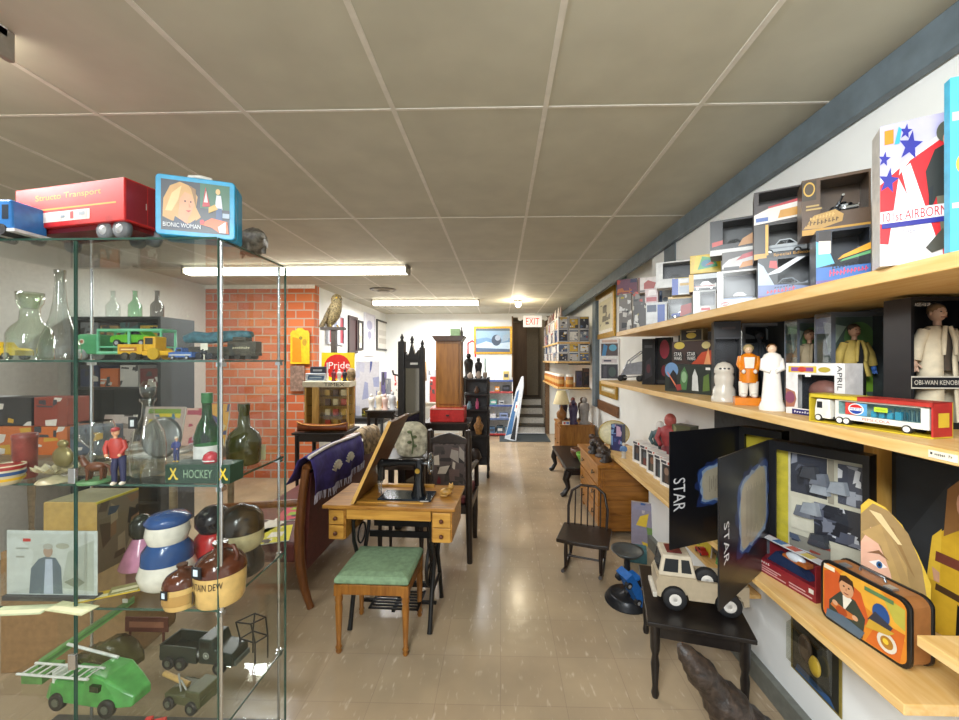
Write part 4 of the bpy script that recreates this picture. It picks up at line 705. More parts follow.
def figure_small(label, x, y, z, h, top, bottom, head, rz=-.6, group=None):
    t = thing('figurine', label, 'figurine', (x, y, z+.0008), rz, group)
    mb = MB(mat(bottom, .5)); mb.loft([[(r*h*math.cos(k*PI/5), r*h*.8*math.sin(k*PI/5), zz*h) for k in range(10)] for zz, r in ((0, .17), (.04, .17), (.06, .12), (.4, .15), (.45, .13))]); mb.build('lower_body', t)
    mb = MB(mat(top, .5)); mb.loft([[(r*h*math.cos(k*PI/5), r*h*.75*math.sin(k*PI/5), zz*h) for k in range(10)] for zz, r in ((.42, .13), (.6, .16), (.74, .17), (.8, .07))])
    for s in (-1, 1): mb.tube([(s*.15*h, 0, .74*h), (s*.21*h, -.04*h, .56*h), (s*.13*h, -.13*h, .46*h)], [.05*h, .045*h, .035*h])
    mb.build('upper_body', t); MB(mat(head, .5)).ell((0, 0, .89*h), (.1*h, .1*h, .12*h)).build('head', t); return t
figure_small('small figure in blue next to the purple box on the lowest shelf', 1.12, 3.62, Z3, .14, '#5a7fae', '#b9b0a0', '#d9cfc0')
figure_small('white-haired bust in a pale coat standing at the back of the lowest shelf', 1.385, 3.47, Z3, .36, '#3f5a5e', '#2c4246', '#dcd9d2')
figure_small('red costumed figure at the back of the lowest shelf, left of the blue cloth', 1.36, 3.2, Z3, .46, '#9a3a3c', '#7a2c32', '#b55a52')
for i, (x, y, lab) in enumerate([(1.31, 2.62, 'brown glazed vase with a pale band, behind the white-edged boxes'), (1.31, 2.42, 'dark brown vase nearest the swung-out black flap')]):
    t = thing('vase', lab, 'vase', (x, y, Z3+.0008)); MB(mat('#4a2a20', .2)).lathe([(.05, 0), (.075, .06), (.085, .13), (.06, .2), (.045, .235), (.055, .25)]).build('body', t)
    MB(mat(['#b99a72', '#7d5138'][i], .3)).lathe([(.0845, .10), (.0868, .13), (.079, .16)]).build('band', t)
t = thing('cloth', 'blue cloth bundle hanging behind the vases under the middle shelf', 'cloth', (1.43, 2.52, Z3+.0008)); mb = MB(mat('#3c5572', .9, noise=.3, nscale=14)); mb.loft([[(x, y*(1+.0*j)+.012*math.sin(j+k), .0+.14*j) for k, (x, y) in enumerate([(-.012, -.22), (-.02, -.1), (-.012, 0), (-.02, .1), (-.012, .22), (.018, .22), (.018, -.22)])] for j in range(4)]); mb.build('folds', t)
simple_box('toy_box', 'green and brown box on the lowest shelf left of the black flaps', CT, 672, 492, 690, 424, 60, .10, '#4a4a3a', scribble(R, ['#6b6a4a', '#3b3a30', '#8d8a66', '#b3423c'], 8, '#57563f'), LOW, xmin=1.28)
t = thing('plate', 'large oval cream plate with a gold rim at the end of the lowest shelf', 'plate', (1.16, 4.07, .8535), 0, None, math.radians(68)); t.rotation_euler = (math.radians(72), 0, math.radians(-25))
mb = MB(mat('#d9cfa4', .3)); mb.lathe([(.02, -.012), (.10, -.01), (.15, 0), (.152, .004), (.10, -.004), (.02, -.006)], n=28); o = mb.build('dish', t); o.scale = (1, .85, 1)
mb = MB(mat('#b7952f', .3, .5)); mb.tube([(.151*math.cos(k*PI/14), .151*math.sin(k*PI/14), .002) for k in range(28)], .004, None, 6, True); o = mb.build('rim', t); o.scale = (1, .85, 1)
# low ledge with comics under the shelf
o = MB(PINE2).box(-.115, -.35, -.02, 0, .35, 0).build('shelf_board', None, .002); o.location = (WX-.001, 2.35, .43); tag(o, 'small low pine ledge under the lowest shelf, behind the toy pickup', 'shelf')
def mag(label, pos, rz, w, h, cols, seed, th=.008, rx=-.12, group='comics and picture books', bg=None, cat='comic', name='comic_book'):
    t = thing(name, label, cat, pos, rz, group, rx); rr = random.Random(seed)
    MB(mat('#dcd8cc', .5)).box(0, 0, 0, w, th, h).build('pages', t); art(scribble(rr, cols, 9, bg)+[('r', .08, .82, .9, .94, rr.choice(cols))], w, h).build('cover', t); return t
mag('yellow and green comic standing on the low pine ledge', (1.235, 2.62, .4312), -PI/2, .26, .2, ['#7fa03c', '#d9c73a', '#3a4a2c', '#4a7a8f'], 3)
mag('green comic on the low ledge beside the yellow one', (1.235, 2.3, .4312), -PI/2, .24, .19, ['#4a8a4a', '#c9b83c', '#22282a', '#b33c2c'], 4)
t = thing('toy_car', 'small red toy car on the low pine ledge', 'toy car', (1.215, 2.42, .4312), -PI/2); car_mb(.09, '#b3302a').build('car_body', t)
mag('bright yellow comic hanging on the white wall under the lowest shelf', (WX-.012, 2.86, .46), -PI/2, .14, .22, ['#d9c73a', '#6fa046', '#e0a03a'], 6, rx=0)
mag('large board game with yellow lettering leaning against the oak chest', UZ(632, 545, 0)+Vector((0, .02, .001)), -.35, .20, .36, ['#8d8aa0', '#d9b83a', '#3a5a8f', '#6d8a4a', '#b9aeb0'], 7, .03, -.1, None, '#8f8796', 'board game', 'board_game')
t = thing('crate', 'teal crate on the floor in front of the board game', 'crate', UZ(628, 562, 0), -.3); MB(mat('#3f6a70', .6)).box(0, 0, 0, .14, .12, .10).build('body', t, .004)
# black bench with the toy pickup
TZ = .375; t = thing('bench_table', 'low black wooden table carrying the beige toy pickup', 'table', (.70, 1.875, 0), -math.radians(15))
BK = mat('#1f1a18', .35, noise=.25); MB(BK).box(-.01, -.01, TZ-.022, .44, .53, TZ).build('tabletop', t, .004); MB(BK).box(.02, .02, TZ-.085, .41, .035, TZ-.022).box(.02, .035, TZ-.085, .035, .5, TZ-.022).box(.395, .035, TZ-.085, .41, .5, TZ-.022).build('apron', t)
for x in (.028, .402):
    for y in (.03, .49): MB(BK).lathe([(.014, 0), (.018, .02), (.013, .05), (.02, .16), (.014, .2), (.022, .23), (.024, TZ-.022)], (x, y, 0), n=12).build('leg', t)
BG = mat('#b5a68c', .35, noise=.05); CR = mat('#d3c8b2', .35, noise=.05)
p = UZ(676, 612, TZ); q = UZ(731, 619.5, TZ); ang = math.atan2(q.y-p.y, q.x-p.x)
t = thing('toy_pickup', 'big beige metal toy pickup with white hubcaps on the black table', 'toy truck', (p.x, p.y+.01, TZ+.001), ang); WB = (p-q).xy.length; wr = .055; D = .17
def arch(x0, x1, zb, zt, cx, r): return [(cx+r*math.cos(PI-k*PI/8), .045+r*math.sin(PI-k*PI/8)) for k in range(9)]
side = [(-.08, .06), (-.085, .13), (-.07, .16), (.10, .16), (.10, .15), (WB+.085, .15), (WB+.085, .06)]+[(WB+.064*math.cos(k*PI/8), .055+.064*math.sin(k*PI/8)) for k in range(9)]+[(.064*math.cos(k*PI/8), .055+.064*math.sin(k*PI/8)) for k in range(9)]
MB(BG).prism(side, .004, .02, 'xz').prism(side, D-.02, D-.004, 'xz').box(-.08, .02, .07, .10, D-.02, .155).box(.10, .02, .07, WB+.085, D-.02, .085).box(WB+.07, .02, .085, WB+.085, D-.02, .15).build('body', t)
cab = [(-.072, .158), (-.055, .262), (.075, .262), (.10, .158)]
mb = MB(CR); mb.prism(cab, .012, D-.012, 'xz'); mb.build('cab', t, .006)
for x0, x1, x2, x3 in ((-.052, -.042, .018, .016), (.032, .03, .066, .078)): art([('p', [(x0, .18), (x3, .18), (x2, .245), (x1, .245)], '#20262b')], 1, 1, Matrix.Translation((0, .012, 0))).build('side_window', t)
MB(mat('#6d2420', .4)).box(-.03, .04, .262, .04, D-.04, .268).build('sunroof', t, .002); MB(mat('#20262b', .1)).hexa([(-.0735, .03, .175), (-.0735, D-.03, .175), (-.07, D-.03, .175), (-.07, .03, .175)], [(-.0605, .03, .245), (-.0605, D-.03, .245), (-.057, D-.03, .245), (-.057, .03, .245)]).build('windscreen', t)
MB(mat('#cfc9bc', .4)).box(-.1, .005, .05, -.08, D-.005, .075).build('bumper', t, .004)
for x in (0, WB):
    for y in (-.006, D-.034):
        wh = MB(mat('#242426', .7)); wh.lathe([(wr*.55, y), (wr*.95, y), (wr, y+.006), (wr, y+.034), (wr*.95, y+.04), (wr*.55, y+.04)], (x, 0, wr), n=24, ax='y'); wo = wh.build('wheel', t)
        yy = y-.002 if y < .05 else y+.042; MB(mat('#e6e2da', .3)).lathe([(wr*.52, min(yy, y+.02)), (wr*.5, yy), (wr*.2, yy-.004*(1 if y < .05 else -1)), (wr*.16, yy)], (x, 0, wr), n=18, ax='y').build('hubcap', wo)
wh = MB(mat('#242426', .7)); wh.lathe([(wr*.5, 0), (wr*.95, 0), (wr, .006), (wr, .03), (wr*.95, .036), (wr*.5, .036)], (.155, .045, .14), n=22, ax='y'); wo = wh.build('spare_wheel', t); MB(mat('#e6e2da', .3)).lathe([(wr*.5, -.002), (wr*.2, -.006), (wr*.1, -.002)], (.155, .045, .14), n=16, ax='y').build('hubcap', wo)
# pedestal stand and blue toy car
p = UZ(628, 606, 0); p += Vector((.01, .05, 0)); t = thing('pedestal_stand', 'black pedestal with a ridged round foot and grey dish, beside the black table', 'stand', (p.x, p.y, .0005))
MB(mat('#26272a', .35, .3)).lathe([(.14, 0), (.145, .012), (.13, .02), (.135, .03), (.118, .038), (.12, .05), (.10, .056), (.03, .07), (.022, .10), (.02, .30)], n=32).build('foot', t); MB(mat('#5a5f60', .4, .4)).lathe([(.02, .30), (.07, .31), (.10, .335), (.105, .345), (.09, .335), (.02, .32)], n=28).build('dish', t)
t = thing('toy_car', 'blue toy car tipped on its end against the round black foot', 'toy car', (p.x-.06, p.y-.165, .16), 0); t.rotation_euler = (math.radians(8), math.radians(58), math.radians(28)); mb = car_mb(.24, '#1f5fa8', 'truck'); mb.build('car_body', t)
# gnarled carving
t = thing('carving', 'dark gnarled wood carving leaning on the front of the black table', 'carving', (.98, 1.56, 0)); rr = random.Random(9)
path = [(.02, .0, .0), (.0, .0, .1), (-.06, .01, .2), (-.13, .02, .29), (-.2, .03, .38), (-.265, .04, .46)]; rad = [.12, .115, .09, .068, .05, .026]
pts, rs = [], []
for i in range(len(path)-1):
    for k in range(5): f = k/5; pts.append([path[i][j]*(1-f)+path[i+1][j]*f for j in range(3)]); rs.append((rad[i]*(1-f)+rad[i+1]*f)*rr.uniform(.82, 1.15))
pts.append(path[-1]); rs.append(.012); M_CARV = mat('#3a2f28', .45, noise=.45, nscale=38, bump=.8)
mb = MB(M_CARV); mb.tube(pts, rs, n=14)
for k in range(16): i = rr.randrange(3, 24); a_ = rr.uniform(0, 2*PI); P = Vector(pts[i])+Vector((math.cos(a_)*rs[i]*.8, math.sin(a_)*rs[i]*.8, 0)); mb.ell(P, (.02, .02, .028), n=8, k=6)
mb.build('body', t); mb = MB(M_CARV); mb.tube([(-.06, -.05, .04), (-.13, -.09, .14), (-.18, -.10, .185), (-.235, -.10, .16), (-.25, -.10, .06), (-.25, -.10, .0)], [.024, .02, .017, .015, .014, .014]); mb.build('curled_limb', t)
# blister pack on the white wall
a = UX(792, 640, WX-.001); t = thing('blister_pack', 'black and gold bubble-packed toy hanging on the white wall under the shelf', 'toy pack', (WX-.0015, a.y, .235), -PI/2); W = .26; Hh = .36
P = [(0, 0), (W, 0), (W, .24)]+[(W/2+W/2*math.cos(k*PI/12), .24+.11*math.sin(k*PI/12)) for k in range(1, 12)]+[(0, .24)]
MB(mat('#8a7a35', .4)).prism(P, -.004, 0, 'xz').build('card', t)
art([('p', [(u*.92/W+.04, v*.94/.36+.02) for u, v in P], '#23241f'), ('e', .5, .78, .30, .17, '#a08f45'), ('e', .5, .78, .25, .14, '#2b2c26'), ('e', .5, .78, .16, .09, '#6d6a4a'), ('p', [(.1, .03), (.9, .03), (.8, .1), (.15, .12)], '#2f5a8f')], W, .36, Matrix.Translation((0, -.004, 0))).build('printed_card', t)
MB(mat('#4a3a2c', .5)).ell((W*.42, -.025, .16), (.035, .015, .055)).ell((W*.6, -.022, .12), (.03, .012, .04), mat('#c9a83a', .4)).build('toy_figure', t)
MB(glass((.93, .94, .9), 2.0)).hexa([(.02, -.005, .05), (W-.04, -.005, .05), (W-.04, -.005, .235), (.02, -.005, .235)], [(.035, -.05, .065), (W-.055, -.05, .065), (W-.055, -.05, .22), (.035, -.05, .22)]).build('bubble', t)
# ================================================================ the glass display case
sc.cycles.transparent_max_bounces = 40
CY0, CY1 = 1.25, 1.65; CXR = UY(219, 360, CY0).x; CXL = -1.90; CXM = UY(75, 360, CY0).x; CTOP = 2.0
LV = [.385, .79, 1.195, 1.60]
GL = glass((.965, .98, .972), .7, 1.42); GED = mat('#35564b', .15, 0, .1, spec=.8); CHR = mat('#c9ccce', .18, .9, .03)
t = case = thing('display_case', 'tall glass display case full of toys and ornaments at the left', 'display case', (0, 0, 0))
MB(mat('#4a4a48', .4)).box(CXL, CY0, .0005, CXR, CY1, .08).build('base', t, .004)
def sheet(name, x0, y0, z0, x1, y1, z1, edges):
    o = MB(GL).box(x0, y0, z0, x1, y1, z1).build(name, t)
    for e in edges: MB(GED).box(*e).build('polished_edge', o)
for z in LV+[CTOP-.003]:
    top = z > 1.9; th = .007
    sheet('top_panel' if top else 'shelf', CXL+.008, CY0+(.0 if top else .008), z-th, CXR-(0 if top else .008), CY1-(0 if top else .008), z, [(CXL+.008, CY0-.0005 if top else CY0+.0075, z-th, CXR-.008, CY0+.002 if top else CY0+.010, z), (CXR-.0095, CY0+.008, z-th, CXR-.007, CY1-.008, z)])
sheet('end_panel', CXR-.005, CY0+.028, .08, CXR, CY1-.004, CTOP-.01, [(CXR-.006, CY1-.006, .08, CXR+.0005, CY1, CTOP-.01)])
sheet('back_panel', CXL, CY1-.003, .08, CXR-.006, CY1, CTOP-.01, [])
sheet('door_panel', CXM+.003, CY0, .085, CXR-.004, CY0+.005, CTOP-.012, [(CXM+.002, CY0-.0005, .085, CXM+.004, CY0+.0055, CTOP-.012), (CXR-.0055, CY0-.0005, .085, CXR-.0035, CY0+.0055, CTOP-.012)])
sheet('door_panel', CXL, CY0, .085, CXM-.003, CY0+.005, CTOP-.012, [(CXM-.004, CY0-.0005, .085, CXM-.002, CY0+.0055, CTOP-.012)])
for x, y in ((CXR-.006, CY0+.018), (CXR-.022, CY1-.018), (CXM-.35, CY1-.018), (CXL+.02, CY0+.018)):
    o = MB(CHR).cyl((x, y, .08), (x, y, CTOP-.012), .0055, n=12).build('post', t)
    for z in LV: MB(CHR).box(x-.009, y-.012, z-.022, x+.010, y+.012, z-.008).cyl((x, y, z-.022), (x, y, z+.004), .0095, n=12).build('shelf_clip', o)
for z in (1.2, .6): MB(CHR).box(CXM-.012, CY0-.012, z, CXM+.012, CY0-.001, z+.05).build('door_lock', t, .002)
E = .0012
def onshelf(px, py, k, back=0): p = UZ(px, py, k); p.z = k+E; p.y += back; return p
ZT = CTOP-.003+E
# --- on top: red trailer, blue cab, lunchbox, armadillo-like figure
A = UZ(127, 234, ZT); A.y += .012; Lt = .49; ang = math.radians(-11)
t = thing('toy_trailer', 'red metal toy semi trailer with yellow lettering on top of the glass case', 'toy trailer', (A.x-Lt*math.cos(ang)-.03, A.y-Lt*math.sin(ang)+.01, ZT), ang)
RED = mat('#c62a28', .3, noise=.18, nscale=18); h0, h1, D = .052, .192, .14
MB(RED).box(0, 0, h0, Lt, D, h1).build('box_body', t, .003)
MB(mat('#6d1a1c', .35)).box(.06, .015, h0-.016, Lt-.02, D-.015, h0).build('chassis', t)
art([('r', 0, .42, .93, .455, '#e6a02a'), ('t', 'Structo Transport', .2, .62, .80, .80, .015, '#e6a62c'), ('r', .25, .12, .70, .36, '#e9ddd2')]+[('r', .255+.075*k, .14, .30+.075*k, .34, ['#d9cdc4', '#efe6dc', '#c9b9b4'][k % 3]) for k in range(6)]+[('r', .44, .2, .48, .26, '#7d8b93'), ('r', .53, .16, .56, .33, '#b93a36'), ('r', .61, .22, .66, .3, '#8f9aa0')]+[('e', .03, .2, .006, .014, '#3a1a18'), ('e', .15, .2, .006, .014, '#3a1a18')], Lt, h1-h0, Matrix.Translation((0, 0, h0))).build('side_lettering', t)
art([('r', .04, .04, .49, .96, '#8a2026'), ('r', .51, .04, .96, .96, '#8a2026'), ('r', .46, .4, .48, .55, '#c9b9b0')], D, h1-h0, Matrix.Translation((Lt, 0, h0)) @ Matrix.Rotation(PI/2, 4, 'Z')).build('rear_doors', t)
for x in (.075, Lt-.105, Lt-.035):
    for y in (.012, D-.03): 
        o = MB(mat('#6f7274', .5)).lathe([(.018, y-.004), (.030, y-.002), (.031, y+.016), (.018, y+.018)], (x, 0, .031), n=22, ax='y').build('wheel', t)
        yy = y-.004 if y < .05 else y+.018; MB(mat('#c4c6c6', .3, .5)).lathe([(.019, yy+.002 if y < .05 else yy-.002), (.012, yy-.003 if y < .05 else yy+.003), (.004, yy-.005 if y < .05 else yy+.005)], (x, 0, .031), n=16, ax='y').build('hub', o)
p = UZ(9, 233, ZT); t = thing('toy_truck', 'blue toy truck cut off by the left edge on top of the glass case', 'toy truck', (p.x-.17, p.y+.02, ZT), .0)
MB(mat('#2f74b8', .3)).prism([(0, .02), (0, .10), (.02, .115), (.15, .115), (.155, .02)], 0, .1, 'xz').build('body', t, .006); MB(mat('#d9dde0', .3)).box(.02, -.002, .012, .165, .102, .022).build('bumper', t)
art([('r', .78, .45, .92, .85, '#1c2a3a')], .155, .115).build('window', t)
for x in (.03, .12): MB(mat('#2a2a2c', .6)).cyl((x, -.004, .018), (x, .104, .018), .018, n=16).build('wheel_pair', t)
a = UZ(155, 233.5, ZT); b = UZ(235, 240.5, ZT); L = (a-b).xy.length; Hh = .192
t = thing('lunchbox', 'blue-rimmed lunchbox with a smiling blonde portrait, on top of the glass case', 'lunchbox', a, math.atan2(b.y-a.y, b.x-a.x))
BLU = mat('#2b9cc9', .35); D = .095
MB(BLU).prism(rrect(L, Hh, .012, 3), 0, .03, 'xz').build('front_shell', t, .003); MB(mat('#1f4f78', .35)).prism(rrect(L-.006, Hh-.006, .012, 3, .003, .003), .03, .036, 'xz').build('seam', t); MB(BLU).prism(rrect(L, Hh, .012, 3), .036, D, 'xz').build('back_shell', t, .003)
MB(mat('#d9d6cc', .35)).tube([(L*.34, D*.4, Hh), (L*.36, D*.4, Hh+.014), (L*.5, D*.4, Hh+.018), (L*.64, D*.4, Hh+.014), (L*.66, D*.4, Hh)], .007).build('handle', t)
art([('r', .07, .08, .93, .92, '#3a4048'), ('r', .55, .5, .93, .92, '#3c6a50'), ('p', [(.09, .3), (.1, .6), (.18, .82), (.3, .9), (.44, .84), (.52, .68), (.5, .5), (.56, .34), (.45, .22), (.2, .24)], '#c79a5a'), ('p', [(.12, .4), (.2, .7), (.32, .84), (.28, .6), (.2, .4)], '#e0bd82'), ('p', [(.28, .36), (.3, .62), (.36, .74), (.44, .7), (.48, .54), (.44, .38), (.4, .3), (.4, .2), (.3, .2)], '#d9986f'), ('p', [(.24, .32), (.32, .26), (.4, .2), (.5, .3), (.46, .12), (.2, .12)], '#2e3a52'), ('e', .365, .585, .012, .016, '#33281f'), ('e', .435, .58, .01, .015, '#33281f'), ('p', [(.37, .43), (.44, .44), (.41, .40)], '#b8443c'), ('p', [(.41, .56), (.44, .49), (.41, .48)], '#c17f58'), ('p', [(.40, .86), (.5, .8), (.5, .5), (.44, .8)], '#8f6a3a'),
     ('p', [(.58, .52), (.62, .86), (.68, .54)], '#b8323c'), ('p', [(.6, .6), (.63, .8), (.65, .6)], '#d9d2cc'), ('e', .78, .8, .03, .05, '#d9b47a'), ('p', [(.74, .5), (.76, .74), (.82, .74), (.84, .5)], '#cdd3dc'), ('p', [(.75, .3), (.76, .52), (.83, .52), (.84, .3)], '#34507a'), ('p', [(.66, .42), (.78, .5), (.74, .58), (.66, .52)], '#c7a24a'), ('p', [(.55, .22), (.7, .34), (.9, .3), (.92, .1), (.8, .1), (.7, .18)], '#e0672e'), ('p', [(.78, .2), (.88, .3), (.88, .1), (.8, .1)], '#c9cbd2'), ('r', .84, .36, .93, .44, '#9fb0c0'), ('e', .58, .26, .03, .04, '#c92e34'), ('t', 'BIONIC WOMAN', .10, .135, .56, .205, '#e9ecef')], L, Hh).build('front_picture', t)
p = UZ(256, 252, ZT); t = thing('animal_figure', 'grey shell-backed animal figure behind the blue lunchbox on the case top', 'figurine', (p.x-.03, p.y+.03, ZT), -.75)
SH = mat('#6b655b', .5, noise=.4, nscale=60, bump=.6); mb = MB(SH); mb.loft([[(x, r*math.cos(k*PI/7), .045+r*1.0*math.sin(k*PI/7)*1.1) for k in range(14)] for x, r in ((-.075, .012), (-.06, .036), (-.02, .048), (.03, .044), (.06, .026), (.09, .014), (.12, .008))]); mb.build('shell', t)
mb = MB(SH); mb.tube([(-.07, 0, .045), (-.11, 0, .03), (-.15, 0, .012)], [.012, .008, .003]); mb.build('tail', t)
for x in (-.04, .04):
    for s in (-1, 1): MB(SH).cyl((x, s*.025, 0), (x, s*.022, .03), .008, .011).build('foot', t)
# --- upper shelf
Z = LV[3]
def lathe_thing(name, label, cat, p, prof, m, sc_=1., part='body', extra=()):
    t = thing(name, label, cat, p); MB(m).lathe([(r*sc_, z*sc_) for r, z in prof], n=22).build(part, t)
    for nm, mm, pr in extra: MB(mm).lathe([(r*sc_, z*sc_) for r, z in pr], n=22).build(nm, t)
    return t
def at(px, d, z): p = U(px, 360, d); return Vector((p.x, p.y, z+E))
CLR = glass((.86, .92, .84), 2.2, 1.5); CLR2 = glass((.92, .94, .93), 2.4, 1.5)
lathe_thing('decanter', 'square-shouldered clear decanter on the upper shelf of the glass case', 'bottle', at(30, 1.36, Z), [(.058, 0), (.06, .01), (.058, .09), (.05, .11), (.028, .135), (.024, .18), (.034, .2), (.036, .235), (.03, .235), (.02, .18)], CLR, .98)
lathe_thing('carafe', 'tall-necked clear carafe beside the decanter on the upper case shelf', 'bottle', at(60, 1.36, Z), [(.05, 0), (.055, .01), (.053, .05), (.04, .1), (.026, .15), (.018, .2), (.014, .27), (.016, .315), (.011, .315), (.01, .2)], CLR2, .98)
def case_car(label, px, d, z, L, col, kind='car', c2=None, rz=0, mir=False, name='toy_car', cat='toy car'):
    t = thing(name, label, cat, at(px, d, z), rz); car_mb(L, col, kind, c2, mir=mir).build('car_body', t); return t
case_car('yellow toy car at the left edge of the upper case shelf', 2, 1.42, Z, .15, '#d8b21f', mir=True, rz=.1)
p = at(73, 1.47, Z); t = thing('toy_car_carrier', 'green toy car carrier with an open frame on the upper case shelf', 'toy truck', p, .02); GR = mat('#4f9c6a', .3)
mb = MB(GR); mb.prism([(0, .02), (0, .075), (.02, .095), (.085, .095), (.09, .02)], 0, .07, 'xz'); mb.build('cab', t, .005)
mb = MB(mat('#6fbf95', .3))
for y in (0, .066): mb.tube([(.095, y, .02), (.095, y, .11), (.33, y, .11), (.33, y, .02)], .006, None, 6); mb.tube([(.21, y, .11), (.21, y, .025)], .005, None, 6); mb.tube([(.095, y, .025), (.33, y, .025)], .006, None, 6)
mb.tube([(.095, 0, .11), (.095, .066, .11)], .006, None, 6); mb.tube([(.33, 0, .11), (.33, .066, .11)], .006, None, 6); mb.box(.095, 0, .045, .33, .066, .05); mb.build('carrier_frame', t)
art([('e', .5, .5, .4, .4, '#d9d2c4'), ('e', .5, .5, .25, .25, '#a8604a')], .025, .025, Matrix.Translation((.02, 0, .055))).build('door_badge', t)
car_mb(.15, '#5fae2c', x=.21, y=.035, z=.05).build('carried_car', t)
for x in (.03, .25, .3):
    for y in (-.002, .06): MB(mat('#8f9294', .5)).lathe([(.01, y-.004), (.02, y), (.02, y+.01), (.01, y+.012)], (x, 0, .02), n=16, ax='y').build('wheel', t)
p = at(117, 1.33, Z); t = thing('toy_truck', 'yellow toy grader truck with a square cab on the upper case shelf', 'toy truck', p, 0); YL = mat('#d2a11c', .35)
MB(YL).box(0, 0, .018, .085, .05, .052).box(.085, .0, .014, .19, .05, .03).build('body', t, .003); MB(YL).box(.088, .002, .03, .13, .048, .078).build('cab', t, .003); art([('r', .15, .45, .8, .9, '#3a3528')], .042, .048, Matrix.Translation((.088, .002, .03))).build('cab_window', t)
art([('r', .1, .3, .8, .7, '#a8641c'), ('r', .15, .4, .7, .55, '#e6c98a')], .085, .034, Matrix.Translation((0, 0, .018))).build('side_lettering', t)
for x, r in ((.03, .012), (.06, .012), (.128, .02)):
    for y in (-.006, .044): MB(mat('#b8921c' if r > .015 else '#3a3832', .5)).cyl((x, y, r), (x, y+.012, r), r, n=16).build('wheel', t)
t = case_car('tiny cream and blue antique toy car on the upper case shelf', 184, 1.31, Z, .078, '#3d5f9c', 'truck', '#d9d3c0')
t = thing('toy_motorcycle', 'tiny black toy motorcycle next to the antique car on the upper case shelf', 'toy motorcycle', at(204, 1.31, Z)); 
for s in (-1, 1): MB(mat('#1d1d1f', .5)).lathe([(.007, -.003), (.0115, -.003), (.0115, .003), (.007, .003)], (s*.018, 0, .0118), n=16, ax='y').build('wheel', t)
MB(mat('#26262b', .3)).tube([(-.018, 0, .012), (-.008, 0, .024), (.018, 0, .014)], .0035).tube([(-.012, -.012, .034), (-.01, 0, .03), (-.012, .012, .034)], .002).ell((0, 0, .024), (.01, .006, .006)).build('frame', t)
p = at(182, 1.50, Z); t = thing('toy_train', 'dark toy locomotive carrying a teal load at the back of the upper case shelf', 'toy train', p, .05); t.scale = (.83, .83, .83); DK = mat('#4a463c', .4, noise=.3)
MB(DK).box(0, 0, .018, .33, .06, .035).box(.0, .004, .035, .2, .056, .06).box(.2, .004, .035, .33, .056, .085).build('body', t, .003); MB(DK).box(.225, .002, .085, .285, .058, .105).build('cab_roof', t, .004)
mb = MB(mat('#3f6f7c', .6, noise=.35, nscale=40, bump=.5)); mb.tube([(-.005, .03, .095), (.04, .03, .105), (.1, .03, .1), (.17, .03, .107), (.26, .03, .115), (.3, .03, .118)], [.018, .028, .026, .028, .022, .014], n=12); mb.build('load', t)
art([strokes(.1, .2, .9, .8, 8, '#d6cfae', 13)], .1, .02, Matrix.Translation((.215, .004, .045))).build('lettering', t)
for x in (.03, .07, .14, .2, .25, .30): MB(mat('#2b2925', .5)).cyl((x, -.002, .0125), (x, .062, .0125), .0125, n=14).build('wheel_pair', t)
t = thing('price_card', 'little white price card on the upper case shelf', 'price card', at(204, 1.44, Z)); MB(mat('#e3dfcf', .5)).box(-.013, 0, .035, .013, .002, .06).box(-.002, .0, 0, .002, .002, .035).build('card', t)
# --- second shelf
Z = LV[2]
lathe_thing('tin', 'faded red cylindrical tin at the left of the second case shelf', 'tin', onshelf(25, 478, Z), [(.028, 0), (.03, .004), (.03, .13), (.032, .135), (.032, .15), (.028, .152)], mat('#8f4038', .4, noise=.25))
t = lathe_thing('bowl', 'striped red and yellow bowl at the left edge of the second case shelf', 'bowl', onshelf(-2, 486, Z, .02), [(.045, 0), (.06, .02), (.065, .09), (.06, .09), (.05, .02)], mat('#b9ad8c', .4), .7, 'body', [('red_band', mat('#9c3330', .4), [(.0655, .07), (.0662, .085)]), ('yellow_band', mat('#cfa52c', .4), [(.061, .02), (.064, .032)]), ('blue_band', mat('#33507d', .4), [(.0645, .045), (.0652, .06)])])
t = thing('shell_dish', 'cream scallop shell dish with brass feet on the second case shelf', 'ornament', onshelf(46, 484, Z, .03)); SHL = mat('#b3a987', .35, noise=.25)
mb = MB(SHL); n = 26
mb.add([(0, .0, .02)]+[(.07*(1+.06*(k % 2))*math.cos(2*PI*k/n), .045*(1+.06*(k % 2))*math.sin(2*PI*k/n), .04+.012*(k % 2)) for k in range(n)], [(0, 1+k, 1+(k+1) % n) for k in range(n)]); mb.build('dish', t)
mb = MB(SHL); mb.lathe([(.05, .0), (.04, .012), (.012, .018), (.012, .022)], n=20); mb.build('foot', t); mb = MB(mat('#8c7f52', .3, .4)); mb.ell((0, .02, .075), (.036, .014, .036)); mb.ell((0, .02, .12), (.018, .01, .014)); mb.build('upright_shell', t)
t = thing('animal_figure', 'brown horse figure on a green base on the second case shelf', 'figurine', onshelf(86, 485, Z, .03), .3)
MB(mat('#4f7a4a', .5)).lathe([(.045, 0), (.045, .006), (.04, .009)], n=22).build('base', t); BRW = mat('#6a3a1f', .35)
mb = MB(BRW); mb.ell((0, 0, .05), (.03, .014, .016)); mb.tube([(-.024, 0, .056), (-.034, 0, .075), (-.036, 0, .082)], [.012, .009, .008]); mb.tube([(-.034, 0, .084), (-.052, 0, .076)], [.009, .006]); mb.tube([(.028, 0, .056), (.04, 0, .045), (.042, 0, .022)], [.005, .005, .002])
for x in (-.018, .02):
    for s in (-1, 1): mb.tube([(x, s*.008, .045), (x+.002, s*.009, .028), (x, s*.009, .008)], [.007, .005, .004], n=7)
mb.build('body', t)
